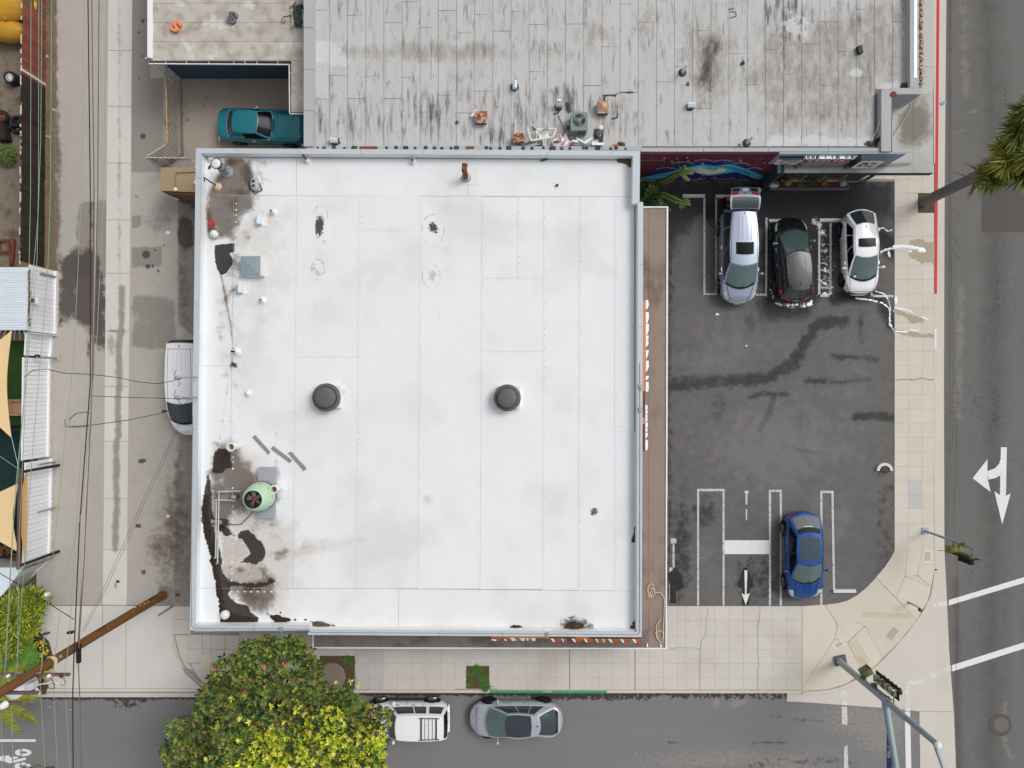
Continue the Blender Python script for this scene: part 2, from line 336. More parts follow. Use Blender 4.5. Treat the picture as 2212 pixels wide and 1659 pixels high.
struct(sheet('alley', [(95,-300),(520,-300),(520,1309),(78,1309)],.05, m_alley, 4, {
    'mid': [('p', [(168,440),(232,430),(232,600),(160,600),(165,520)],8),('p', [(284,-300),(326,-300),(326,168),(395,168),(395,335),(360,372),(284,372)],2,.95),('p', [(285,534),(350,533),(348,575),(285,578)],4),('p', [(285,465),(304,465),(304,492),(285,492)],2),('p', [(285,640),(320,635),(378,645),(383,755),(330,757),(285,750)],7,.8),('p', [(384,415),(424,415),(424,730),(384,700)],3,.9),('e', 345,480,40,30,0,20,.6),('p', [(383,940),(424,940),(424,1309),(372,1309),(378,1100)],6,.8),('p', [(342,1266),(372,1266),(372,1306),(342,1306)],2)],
    'dark': [('p', [(126,560),(160,540),(190,534),(212,540),(218,585),(228,620),(233,690),(226,765),(206,735),(180,705),(160,692),(126,700)],16),('e', 145,640,22,30,0,16),('e', 198,470,4,36,2,6,.8),('e', 316,550,9,9,0,3),('e', 319,576,5,5,0,2),('e', 308,45,4,4,0,2),('e', 309,121,4,4,0,2),('e', 308,295,6,6,0,2),('e', 310,995,11,5,-10,4),('e', 191,755,5,24,0,5,.8),('e', 401,505,20,36,0,9)],
    'brown': [('e', 116,130,9,190,0,8,.95),('e', 122,300,10,130,-2,8,.95),('e', 122,470,10,120,0,8,.95),('e', 375,1150,36,130,3,34,.9),('e', 350,1185,34,46,0,24,.8),('e', 398,620,16,110,0,12,.7),('e', 380,1050,10,80,0,10,.8)],
    'spot': [('e', x, y, r, r, 0,2) for x, y, r in ((318,130,3),(300,169,3),(327,22,3),(335,541,3),(330,575,4),(342,585,4),(305,502,2),(294,425,3),(355,530,3),(310,1236,6),(300,70,3))]}))
struct(sheet('parking_lot', [(1338,330),(1934,330),(1934,1312),(1338,1312)],.1, m_lot, 4.5, {
    'dark': [('l', [(1440,832),(1500,826),(1580,824),(1660,816),(1715,785),(1742,735),(1765,702),(1820,694)],29,12),('l', [(1800,770),(1850,772),(1893,777)],13,9),('l', [(1742,822),(1810,826),(1882,818)],11,9),('l', [(1618,858),(1650,850),(1700,852)],12,7),('l', [(1672,855),(1660,895),(1640,928)],13,6),('l', [(1848,900),(1900,897),(1930,905)],20,8),('p', [(1893,1016),(1932,1016),(1932,1300),(1893,1250)],3,.42),('e', 1550,880,30,30,0,16,.6),('e', 1470,1180,26,130,0,18,.7),('e', 1750,975,50,6,8,6,.8),('l', [(1445,450),(1446,1300)],14,10,.8),('e', 1620,700,14,22,0,9,.7),('e', 1640,1250,60,70,0,30,.6),('e', 1520,1110,30,40,0,18,.7),('e', 1860,700,8,40,-4,7,.7)],
    'light': [('e', 1680,960,210,120,0,90,.8),('e', 1560,760,130,90,0,60,.6),('e', 1850,830,80,130,0,60,.5),('e', 1524,1190,22,26,0,10,.7),('e', 1800,1130,60,60,0,30,.6)],
    'foam': [('l', [(1664,478),(1661,560),(1664,620),(1674,648)],10,8,.8),('l', [(1672,655),(1710,661),(1750,658)],16,9),('l', [(1688,466),(1730,462),(1762,468)],8,8,.8),('p', [(1752,474),(1790,484),(1806,560),(1806,640),(1764,640),(1760,560)],20,.85),('e', 1764,480,18,10,30,8),('l', [(1848,644),(1880,648),(1912,656),(1924,668),(1923,705),(1930,716)],8,5),('l', [(1897,548),(1915,540),(1934,536)],12,7),('l', [(1887,628),(1910,634),(1924,655)],9,6,.8)],
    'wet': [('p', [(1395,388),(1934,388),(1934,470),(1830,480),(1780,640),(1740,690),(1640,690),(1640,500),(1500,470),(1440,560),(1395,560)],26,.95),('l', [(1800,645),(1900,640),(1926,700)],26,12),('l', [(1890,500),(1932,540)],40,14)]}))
struct(sheet('courtyard', [(352,165),(690,165),(690,345),(352,345)],.08, m_court, 10))
# earth tone yard behind the timber fence
m_yard = M('yard_gravel', (128,116,102),.95, var=((3,.2,6,(1,1,1)),(34,.3,3,(1,1,1))), mixn=((1.2,5,.5,.65,(92,78,62),(1,1,1),.8),), bump=(30,.5))
struct(sheet('yard', [(-500,-300),(104,-300),(104,600),(-500,600)],.04, m_yard, 20))
m_dirt = M('dirt_strip', (122,106,86),.95, var=((6,.3,6,(1,1,1)),(40,.3,2,(1,1,1))))
m_weed = M('weeds', (92,104,56),.9, var=((9,.4,4,(1,1,1)),))
# alley gutter slabs
ag = struct(sheet('alley_gutter', [(234,-60),(286,-60),(274,1308),(222,1308)],.056, m_joint, 40))
js = [-60,-12,109,230,352,475,590,715,835,953,1077,1187,1307]
def agx(y): return 234 - (y / 1306) * 12
for a, b in zip(js[:-1], js[1:]):
    sheet('slab', [(agx(a), a + .5),(agx(a) + 51.5, a + .9),(agx(b) + 51.5, b - .1),(agx(b), b - .6)],.075, m_conc, 3, {'wet': [('l', [(263,622),(262,715),(256,745),(258,835),(255,860),(256,940),(252,955),(251,1040),(253,1080),(250,1130),(249,1186)],15,5),('l', [(240,715),(262,716)],7,3),('e', 250,1265,3,7,0,3)],
          'stain': [('l', [(258,-60),(258,620)],7,6,.9),('e', 240,740,8,26,0,6)]}, parent=ag, thick=.05)
# driveway apron of the alley
ap = struct(B().prism(poly([(60,1307),(376,1307),(376,1400),(440,1497),(60,1497)],.05),-.05,.05).build('driveway_apron', m_joint))
for pts in ([(78,1308.5),(221,1308.5),(221.5,1487),(60,1487),(60,1380)],[(222.5,1308.5),(272,1308.5),(271,1487),(222.5,1487)],[(273,1308.5),(375,1308.5),(375,1372),(382,1420),(400,1452),(425,1476),(440,1487),(272,1487)]):
    B().prism(poly(pts, .08),0,.08).build('slab', m_conc, ap)
B().prism(poly([(60,1488),(445,1488),(455,1494),(60,1494)],.085),0,.085).build('edge_strip', m_conc, ap)
B().prism(poly([(60,1495.5),(455,1495.5),(455,1506),(60,1506)],.02),-.05,.02).build('gutter_strip', m_gut, ap)

# ---------------------------------------------------------------- sidewalks, slab by slab
def minus(r, h):
    x0, y0, x1, y1 = r; a, b, c, d = h
    if c <= x0 or a >= x1 or d <= y0 or b >= y1: return [r]
    out = []
    if b > y0: out.append((x0, y0, x1, b))
    if d < y1: out.append((x0, d, x1, y1))
    yy0, yy1 = max(y0, b), min(y1, d)
    if a > x0: out.append((x0, yy0, a, yy1))
    if c < x1: out.append((c, yy0, x1, yy1))
    return [q for q in out if q[2] - q[0] > 2 and q[3] - q[1] > 2]
def slabs(parent, xs, ys, z, mat, holes=(), gap=.45, rz=0, pick=None, wide=(1230.5,1371.5)):
    for i in range(len(xs) - 1):
        for j in range(len(ys) - 1):
            rs = [(xs[i], ys[j], xs[i + 1], ys[j + 1])]
            for h in holes: rs = [q for r in rs for q in minus(r, h)]
            for (a, b, c, d) in rs:
                ga, gc = [1.0 if any(abs(v - w_) < .3 for w_ in wide) else gap for v in (a, c)]; p, q = W(a + ga, d - gap, z), W(c - gc, b + gap, z)
                mm = pick((a + c) / 2,(b + d) / 2) if pick else mat
                piece('slab', mm, parent, ((p.x + q.x) / 2,(p.y + q.y) / 2, z - .03 + random.uniform(0,.003)),(q.x - p.x, q.y - p.y, .06))
ss = struct(B().prism(poly([(376,1309),(412,1309),(430,1296),(1440,1296),(1440,1309),(1734,1309),(1734,1491),(440,1491),(400,1455),(376,1400)],.1),0,.105).build('south_sidewalk', m_joint))
xs = [1137.5 + 31 * k for k in range(-20,4)] + [1262,1293.5,1324,1357,1371.5,1403,1433,1464,1481.5,1513.5,1544,1575.5,1606,1637.5,1669,1700,1732.5]
hol = [(690,1416,767,1489),(1007,1438,1057,1488)]
def pickS(x, y):
    if 767 < x < 821: return m_slabN
    if x < 600 and y < 1405: return m_slabN if random.random() < .4 else m_slab
    return m_slab
slabs(ss, [x for x in xs if x < 1440],[1366,1403,1433,1464.5,1490],.135, m_slab, hol, .15, pick=pickS)
slabs(ss, [x for x in xs if x > 1430],[1309.5,1340.5,1372,1403,1433,1464.5,1490],.135, m_slab, (),.15)
slabs(ss, [420,600,800,1000,1200,1440],[1297,1365.8],.135, m_slab, (),.3); slabs(ss, [455,486,517],[1372,1403,1433,1464],.135, m_slab)
slabs(ss, [374,412],[1310,1338,1370],.135, m_slabE)
slabs(ss, [406,437,455],[1371,1402,1432],.135, m_slab)
B().prism(poly([(378,1372),(406,1372),(406,1432),(420,1450),(402,1442),(388,1415)],.135),.08,.135).build('slab', m_slabE, ss)
B().prism(poly([(412,1433),(454,1433),(454,1476),(440,1474),(425,1458)],.135),.08,.135).build('slab', m_slab, ss)
B().prism(poly([(435,1415),(455,1415),(455,1438),(435,1438)],.139),.13,.139).build('utility_cover', M('cream_cover', (214,203,178),.8), ss)
sk = struct(B().prism(poly([(455,1490.5),(1735,1491.5),(1735,1497.5),(455,1496.5)],.14),-.1,.14).build('south_kerb', m_kerb))
curve = [(376,1371),(380,1396),(387,1420),(399,1444),(416,1464),(436,1481),(456,1491)]
k = B()
for a, b in zip(curve[:-1], curve[1:]):
    n = Vector((a[1] - b[1], b[0] - a[0])).normalized() * 7; k.prism(poly([a, b, (b[0] - n.x * -1, b[1] + n.y * -1),(a[0] - n.x * -1, a[1] + n.y * -1)],.135),0,.135)
k.build('kerb_return', m_kerb, sk)
B().prism(poly([(1058,1491.4),(1311,1492),(1311,1497.7),(1058,1497.1)],.144),.1,.144).build('green_stripe', m_green, sk)
vs, fs = textmesh("24 MIN", 1)
a, b_, c_ = W(1171,1494.5 + 2,.149), W(1191,1494.5 + 2,.149), W(1171,1492,.149)
B().add([a + (b_ - a) * v.x + (c_ - a) * v.y for v in vs], fs).build('kerb_lettering', m_paintw, sk)
es = struct(B().prism(poly([(1790,345),(2024,345),(2018,1196),(1931,1196),(1931,392),(1790,392)],.1),0,.105).build('east_sidewalk', m_joint))
ye = [355,387] + [417.5 + 31.05 * k for k in range(0,20)] + [1037,1068,1099,1132,1162,1192]
def pickE(x, y):
    if y > 1006 and x > 1990 and y < 1132: return m_plaza
    if 1036 < y < 1100 and 1960 < x < 1994: return m_slabN
    return m_slabE
slabs(es, [1932.5,1962,1992,2017.5], ye, .135, m_slabE, [(1983,417,2030,460)],.15, pick=pickE)
slabs(es, [1790,1821,1852,1883,1907,1932.5],[355,387.5],.135, m_slabE, (),.28)
B().prism(poly([(2017,-300),(2026,-300),(2024,354),(2017,354)],.13),0,.135).build('slab', m_slabE, es)
ek = struct(B().prism(poly([(2026,-300),(2032,-300),(2023.5,636),(2022,960),(2024.5,1232),(2018.5,1232),(2017.6,960),(2017.6,636)],.14),-.1,.14).build('east_kerb', m_kerb))
B().prism(poly([(2026,-300),(2032.3,-300),(2024,635),(2018,635)],.144),.1,.144).build('red_stripe', m_red, ek)
eg = struct(B().prism(poly([(2022,-300),(2047,-300),(2040.5,415),(2039,829),(2040,1190),(2010,1190)],.01),-.1,.012).build('gutter', m_gut))
cgp = [(1700,1440),(1900,1300),(2000,1189),(2040,1189),(2043,1244),(2050,1400),(2060,1537),(1990,1537),(1920,1530),(1740,1517),(1700,1515)]
B().prism(poly(cgp, .01),-.1,.012).build('corner_gutter', m_gut, eg)
B().prism(poly([(1986,1538),(2060.5,1538),(2070,1800),(1990,1800)],.01),-.1,.012).build('gutter_strip', m_gut, eg)
pz = struct(B().prism(poly([(1733,1311),(1782,1308),(1807,1305),(1830,1299),(1852,1287),(1873,1270),(1893,1250),(1911,1229),(1924,1210),(1933,1193),(2018,1193),(2020,1230),(2010,1290),(1980,1339),(1935,1395),(1885,1445),(1830,1478),(1790,1490),(1733,1494)],.11),0,.115).build('corner_plaza', m_joint))
def shrink(pts, d=.5):
    cx = sum(p[0] for p in pts) / len(pts); cy = sum(p[1] for p in pts) / len(pts); out = []
    for x, y in pts:
        L = math.hypot(x - cx, y - cy); out.append((x + (cx - x) / L * d, y + (cy - y) / L * d))
    return out
for i, pts in enumerate(([(1733,1309),(1782,1306),(1809,1350),(1803,1380),(1733,1487)],[(1782,1306),(1807,1303),(1830,1297),(1851,1285),(1872,1268),(1892,1247),(1980,1339),(1945,1383),(1907,1421),(1868,1352),(1845,1342),(1809,1350)],
            [(1733,1487),(1803,1380),(1831,1388),(1865,1450),(1830,1477),(1790,1489),(1733,1493)],[(1892,1247),(1910,1226),(1923,1207),(1932,1191),(1960,1191),(1955,1245),(1935,1291)],[(1935,1291),(1955,1245),(2012,1268),(2004,1300),(1980,1339)],
            [(1960,1191),(1991,1191),(1982,1243),(1955,1245)],[(1991,1191),(2018,1191),(2019,1230),(2012,1268),(1982,1243)],[(1803,1380),(1809,1350),(1845,1342),(1868,1352),(1831,1388)],
            [(1868,1352),(1907,1421),(1885,1444),(1865,1450),(1831,1388)],[(1955,1245),(1982,1243),(2012,1268)])):
    zt = .135 - (.03 if i in (1,8) else 0)
    B().prism(poly(shrink(pts), zt),.05,.135).build('paving_panel', m_plaza, pz)
r = B()   # grooves of the kerb ramp stand as thin ribs
for k in range(22):
    for (o, d, L) in (((1834,1389),(30,-30),24),((1850,1416),(26,-22),26)):
        t = k / 22; x = o[0] + t * 33; y = o[1] + t * 54; p, q = W(x, y, .137), W(x + 17, y + (-9 if o[0] == 1834 else 6),.137)
        if x < 1884 and y < 1440: r.tube([p, q],.008,4)
for k in range(6): r.tube([W(1862,1322 + k * 2,.137), W(1966,1326 + k * 2,.137)],.007,4)
r.build('tactile_ribs', M('rib_concrete', (190,172,146),.9), pz)
cu = [(2019,1229),(2015,1262),(2010,1288),(1997,1315),(1980,1340),(1958,1369),(1935,1396),(1911,1421),(1885,1446),(1858,1464),(1830,1478),(1811,1485),(1790,1490.5),(1764,1493),(1733,1494)]
k = B()
def off(P, d):
    o = []
    for i, p in enumerate(P):
        a = P[max(i - 1,0)]; b = P[min(i + 1, len(P) - 1)]; t = Vector((b[0] - a[0], b[1] - a[1])).normalized(); o.append((p[0] - t.y * d, p[1] + t.x * d))
    return o
co_ = off(cu, -6)
for i in range(len(cu) - 1): k.prism(poly([cu[i], cu[i + 1], co_[i + 1], co_[i]],.135),0,.14)
k.build('corner_kerb', m_kerb, pz)
# covers set in the plaza
for (pts, ring) in (([(1996,1188),(2013,1188),(2012,1215),(1995,1215)],1),([(1798,1392),(1818,1381),(1827,1392),(1806,1404)],1),([(1913,1374),(1930,1354),(1942,1363),(1926,1383)],0)):
    o = thing('utility_box', {1: 'pale rimmed utility box lid in the plaza paving behind the bollard', 0: 'plain grey utility lid without rim on the kerb ramp'}[ring] if ring == 0 or pts[0][0] < 1900 else 'pale rimmed utility box lid beside the mast of the smaller traffic light', 'utility cover', W(*pts[0],.13))
    if ring and pts[0][0] < 1900: o['label'] = 'pale rimmed utility box lid next to the foot of the big traffic light'
    B().prism(poly(pts, .14),.12,.142 if ring else .138).build('rim' if ring else 'lid', M('pale_rim', (222,216,204),.8) if ring else M('grey_lid', (176,168,152),.8), o)
    if ring: B().prism(poly(shrink(pts, 4),.145),.13,.147).build('lid', M('lid_concrete', (190,176,156),.85, var=((30,.15,3,(1,1,1)),)), o)

# ---------------------------------------------------------------- paint on the asphalt (each marking its own object)
def mark(name, label, polys, z, mat, group=None, cat='road marking'):
    b = B()
    for p in polys:
        vs = [W(x, y, z) for x, y in p]; b.add(vs, [tuple(range(len(vs)))])
    o = b.build(name, mat)
    import bmesh as _b
    bm = _b.new(); bm.from_mesh(o.data); _b.ops.triangulate(bm, faces=bm.faces); _b.ops.recalc_face_normals(bm, faces=bm.faces)
    for f in bm.faces:
        if f.normal.z < 0: f.normal_flip()
    bm.to_mesh(o.data); bm.free(); return tag(o, label, cat, group)
def R4(a, b, c, d): return [(a, b),(c, b),(c, d),(a, d)]
zl = .105
arc = lambda cx, cy, r, a0, a1, n: [(cx + r * math.cos(math.radians(a0 + (a1 - a0) * i / n)), cy + r * math.sin(math.radians(a0 + (a1 - a0) * i / n))) for i in range(n + 1)]
def crack(lab, P, z, w_=.8):
    A = []; D = []
    for i in range(len(P) - 1):
        for k in range(7): t = k / 7; A.append((P[i][0] + (P[i + 1][0] - P[i][0]) * t + random.gauss(0,.7), P[i][1] + (P[i + 1][1] - P[i][1]) * t + random.gauss(0,.7)))
    A.append(P[-1]); O = off(A, 1); Wd = [random.uniform(.25,.6) * w_ for _ in A]
    mark('crack', lab, [[(A[i][0] + (O[i][0] - A[i][0]) * Wd[i], A[i][1] + (O[i][1] - A[i][1]) * Wd[i]),(A[i + 1][0] + (O[i + 1][0] - A[i + 1][0]) * Wd[i + 1], A[i + 1][1] + (O[i + 1][1] - A[i + 1][1]) * Wd[i + 1]),(A[i + 1][0] - (O[i + 1][0] - A[i + 1][0]) * Wd[i + 1], A[i + 1][1] - (O[i + 1][1] - A[i + 1][1]) * Wd[i + 1]),(A[i][0] - (O[i][0] - A[i][0]) * Wd[i], A[i][1] - (O[i][1] - A[i][1]) * Wd[i])] for i in range(len(A) - 1)], z, M('crack_dirt', (96,90,84),.95), cat='crack')
crack('long wandering crack down the sidewalk nearest the canopy corner', [(1529,1314),(1525,1350),(1524,1372),(1515,1385),(1512,1402),(1511,1440),(1511,1495)],.14)
crack('crack across the sidewalk running left from the long wandering one', [(1442,1402),(1465,1398),(1500,1400),(1512,1402)],.14,.6)
crack('second long crack in the sidewalk left of the corner plaza', [(1642,1311),(1642,1325),(1638,1345),(1636,1390),(1638,1434),(1636,1455),(1637,1496)],.14)
crack('ragged crack across the beige sidewalk halfway down the lot', [(1933,820),(1962,819),(1975,820),(1990,817),(2004,820),(2018,820)],.14,1.4)
crack('crack with weeds in the street edge beside the pale gutter', [(2055,560),(2060,800),(2058,960)],.006,.8)
crack('long thin crack wandering down the main street', [(2068,830),(2066,1000),(2060,1120),(2070,1300),(2064,1500),(2072,1659)],.006,.9)
crack('thin crack crossing the main street above the arrow', [(2050,270),(2088,288),(2100,262),(2120,248)],.006,.7)
mark('lane_arrow', 'white left and straight lane arrow on the main street', [[(2162,966),(2175,966),(2173,1071),(2183,1066),(2165,1133),(2148,1061),(2160,1069.5)]],.005, m_paint)
mark('turn_arrow', 'white curved turn arrow branching left from the lane arrow', [[(2162,990),(2158,1002),(2150,1011),(2133,1018),(2133,1036),(2150,1033),(2160.5,1027)],[(2133,992),(2101,1033),(2140,1063),(2134,1036),(2133,1018)]],.009, m_paint)
mark('crosswalk_line', 'upper slanting white crosswalk line across the main street', [[(2050,1296),(2500,1159),(2500,1173),(2049,1308)]],.005, m_paint, 'crosswalk lines')
mark('crosswalk_line', 'lower slanting white crosswalk line across the main street', [[(2056,1437),(2500,1296),(2500,1309),(2057,1450.5)]],.005, m_paint, 'crosswalk lines')
mark('crosswalk_line', 'faded white crosswalk line bending over the corner gutter', [[(1955,1473),(2054,1438),(2055,1450),(1966,1481),(1966,1537),(1955,1537)]],.017, m_faint, 'crosswalk lines')
mark('crosswalk_line', 'white crosswalk line down the side street left of the concrete strip', [[(1954.5,1538),(1966,1538),(1972,1800),(1959,1800)]],.005, m_paint, 'crosswalk lines')
mark('crosswalk_line', 'worn white stop line down the side street under the traffic mast', [[(1818,1526),(1830,1527),(1831,1566),(1819,1565)],[(1824,1612),(1831,1610),(1837,1800),(1822,1800),(1823,1650)]],.005, m_paintw, 'crosswalk lines')
mark('crosswalk_line', 'short faded crosswalk line on the gutter below the plaza', [[(1817,1492),(1829,1492),(1829,1524),(1818,1523)]],.017, m_faint, 'crosswalk lines')
mark('crosswalk_line', 'short faded stub of the upper crosswalk line on the gutter', [[(2016,1305),(2046,1296),(2046,1309),(2018,1317)]],.017, m_faint, 'crosswalk lines')
for lb, P in (('left white line of the empty stall by the mural', [R4(1519.5,428,1523.5,637), R4(1523.5,633.5,1548,637)]),('white line between empty stall and open minivan', [R4(1545,430,1549,633)]),('white line between open minivan and black hatchback', [[(1653.5,470),(1658.5,470),(1656.5,640),(1653,640)], R4(1633,634.5,1653,638.5)]),
              ('twin white lines between black hatchback and white hatchback', [R4(1767.5,482,1772,641), R4(1792,482,1796.3,641), R4(1767,636.5,1796.5,641)]),('short white end line right of the white hatchback', [R4(1882,637,1930,642), R4(1881,628,1885,642)]),
              ('white U-shaped stall divider left of the striped stop bar', [R4(1506,1056,1510,1308), R4(1510,1056,1565,1061), R4(1561,1061,1565,1308)]),('broken white dashes above the wide stop bar', [R4(1608.5,1060,1617,1066), R4(1610.5,1066,1614.5,1090), R4(1611,1100,1614,1124)]),
              ('white U-shaped stall divider left of the blue car', [R4(1661,1058,1665.5,1308), R4(1665.5,1058,1685,1062.5), R4(1684.5,1058,1689,1308)]),('white U-shaped stall divider right of the blue car', [R4(1772,1060,1776.5,1308), R4(1776.5,1060,1796,1065),[(1796,1060),(1800.5,1060),(1804,1276),(1799.5,1276)]]),
              ('flaking white line beside the brown canopy', [R4(1453,1172,1457,1225), R4(1449,1163,1461,1174), R4(1446,1226,1453,1300)])):
    mark('stall_line', lb, P, zl, m_paintw, 'parking stall lines')
mark('stop_bar', 'wide white bar painted across the lot lane', [R4(1565,1167,1662,1197)],.11, m_paint)
mark('black_patch', 'black painted patch behind the small lot arrow', [[(1603,1307),(1603,1272),(1592,1266),(1602,1235),(1607,1226),(1613,1226),(1620,1240),(1630,1266),(1620,1272),(1618,1307)]],.1095, m_paintb)
mark('lot_arrow', 'small white arrow pointing down to the sidewalk', [[(1608,1232),(1614.5,1232),(1612.5,1284),(1620,1281),(1611,1307),(1602,1281.5),(1609.5,1285)]],.114, m_paint)
mark('black_patch', 'black painted patch with flaking white marks by the canopy', [[(1447,1303),(1447,1262),(1441,1240),(1460,1226),(1470,1240),(1478,1270),(1460,1277),(1461,1303)]],.11, m_paintb)
mark('stop_line', 'white limit line on the side street at far left', [R4(-160,1597,77,1602.5)],.005, m_paint)
def ring(cx, cy, rx, ry, w_, gaps, n=28):
    P = []
    for i in range(n):
        a0, a1 = 2 * math.pi * i / n, 2 * math.pi * (i + 1) / n; am = (a0 + a1) / 2
        if any(abs(cx + rx * math.cos(am) - g) < 1.2 for g in gaps): continue
        P.append([(cx + rx * math.cos(a0), cy + ry * math.sin(a0)),(cx + rx * math.cos(a1), cy + ry * math.sin(a1)),(cx + (rx - w_) * math.cos(a1), cy + (ry - w_ * .55) * math.sin(a1)),(cx + (rx - w_) * math.cos(a0), cy + (ry - w_ * .55) * math.sin(a0))])
    return P
mark('street_letter', 'white stencilled oval letter O on the side street', ring(50,1625.5,18,8,10,(43,58)),.005, m_paint, cat='lettering')
mark('street_letter', 'white stencilled slanted letter between the two ovals', [[(27,1643),(55,1636),(57,1641),(29,1648)],[(10,1634),(18,1631),(20,1634),(26,1638),(26,1648),(20,1649),(10,1645)],[(-10,1640),(8,1631),(8,1645),(2,1643),(-6,1645)],[(27,1634),(39,1635),(38,1638),(29,1640)]],.005, m_paint, cat='lettering')
mark('street_letter', 'white stencilled oval letter under the bicycle wheel', ring(49,1655,18,8,10,(42,58)),.005, m_paint, cat='lettering')
# manhole in the main street
mh = thing('manhole', 'round iron manhole cover in the main street at lower right', 'manhole', W(2160,1566,0))
B().lathe(W(2160,1566,0),[(.62,0),(.62,.012),(.42,.013)],26).build('collar', M('tar_collar', (88,86,83),.9, var=((30,.2,3,(1,1,1)),)), mh)
B().lathe(W(2163,1566,.012),[(.4,0),(.4,.006),(.3,.01),(.3,.004),(.12,.004),(.1,.01)],24).build('lid', M('rusty_iron', (110,103,97),.7, var=((20,.3,3,(1,1,1)),)), mh)
# ================================================================ WHITE-ROOFED SHOP BUILDING
ZR, ZC = 4.9,5.4
m_wall = M('painted_wall', (176,172,164),.9, var=((3,.1,5,(1,1,1)),))
m_white = M('white_membrane', (229,231,232),.7, var=((30,.015,3,(1,1,1)),(.55,.035,5,(1,1,1)),(2.2,.02,5,(1,.3,1))), rnd=.012,
    mixn=((.22,3,.48,.72,(212,209,204),(1,1,1),.6),(9,6,.69,.75,(196,192,186),(1,1,1),.5)),
    masks=(('beige', (206,198,188),1.2,.35,.2,1.0,.8),('grime_shade', (116,106,97),1.9,.45,.2,.95,.95),('grit', (190,180,170),9,.9,.3,.9,.8),('brown', (88,76,64),2.2,.4,.2,.95,.95),('mud', (46,37,32),2.0,.45,.4,.58,.96),('wet', (44,43,42),1.6,.3,.44,.56,.97),('speck', (60,50,42),11,.45,.5,.62,.95),('ring', (168,160,150),3,.6,.45,.75,.6)), bump=(1.4,.35,.05))
m_cap = M('grey_metal_coping', (190,197,201),.45, var=((.8,.05,4,(1,1,1)),(25,.03,2,(1,1,1))), rnd=.03, spec=.5)
m_under = M('seam_shadow', (168,167,164),.9)
wb = thing('shop_building', 'white flat roofed corner shop filling the middle with grey metal edge and brown canopies', 'building', W(1106,829,0))
OUT = [(423,320),(1383,325.5),(1381.5,440),(1389.5,440),(1386.5,1376.5),(664,1371.5),(664,1362),(410,1362)]
def toz(pts, z0, z1):
    k = (H - z0) / (H - z1); return [((x - 1106) * k + 1106,(y - 829.5) * k + 829.5) for x, y in pts]
B().prism(poly(shrink(OUT, 2.5), ZC),0, ZR - .03).build('wall', m_wall, wb)
sheet('roof_deck', [(432,330),(1380,334),(1376,1364),(420,1352)], ZR - .008, m_under, 60, parent=wb)
INN = {'l': [(434.5,331),(421.5,1351)]}
def caprun(o0, o1, i0, i1, ts, z=ZC):
    lerp = lambda a, b, t: (a[0] + (b[0] - a[0]) * t, a[1] + (b[1] - a[1]) * t); ts = [0] + ts + [1]; Ln = math.hypot(o1[0] - o0[0], o1[1] - o0[1]); e = .45 / Ln
    for a, b in zip(ts[:-1], ts[1:]):
        q = [lerp(o0, o1, a + (e if a else 0)), lerp(o0, o1, b - (e if b < 1 else 0)), lerp(i0, i1, b - (e if b < 1 else 0)), lerp(i0, i1, a + (e if a else 0))]
        B().prism(poly(q, z), z - .09, z + random.uniform(-.004,.004)).build('parapet_cap', m_cap, wb)
    q = [lerp(o0, o1,0), o1, i1, i0]; B().prism(poly(shrink(q, .9), z), ZR - .06, z - .05).build('parapet_wall', m_white, wb)
def ty(y0, y1, ys): return [(y - y0) / (y1 - y0) for y in ys]
caprun((423,320),(410,1362),(434.5,331),(421.5,1351), ty(320,1362,[378,515,653,790,928,1066,1204,1341]))
caprun((423,320),(1383,325.5),(434.5,331),(1367,336.5), ty(423,1383,[506,641,779,915,1053,1190,1327]))
caprun((1383,325.5),(1381.5,440),(1367,336.5),(1366,440),[], ZC)
caprun((1389.5,436.5),(1386.5,1376.5),(1378,436.5),(1375.5,1365), ty(436,1376,[571,707,845,982,1119,1256]), ZC + .012)
caprun((1386.5,1376.5),(664,1371.5),(1375.5,1365),(669,1360.5), ty(1386,664,[1227,1086,948,810,728]), ZC + .012)
caprun((669.5,1362),(410,1362),(669,1351),(421.5,1351), ty(669,410,[545,480]), ZC)
b = B()   # cable clipped along the coping
b.tube([W(416.5,900, ZC + .03), W(413,1200, ZC + .03), W(414,1352, ZC + .03), W(420,1357.5, ZC + .03), W(600,1358, ZC + .03), W(668,1360, ZC + .03), W(670,1366, ZC + .03), W(900,1367.5, ZC + .03), W(1376,1371, ZC + .03), W(1381.5,1366, ZC + .03), W(1382.5,900, ZC + .03), W(1381.8,785, ZC + .03)],.012,5)
b.build('clipped_cable', M('grey_cable', (120,134,142),.6), wb)
EL = lambda cx, cy, rx, ry, a0=0, a1=360, n=20: [(cx + rx * math.cos(math.radians(a0 + (a1 - a0) * i / n)), cy + ry * math.sin(math.radians(a0 + (a1 - a0) * i / n))) for i in range(n + 1)]
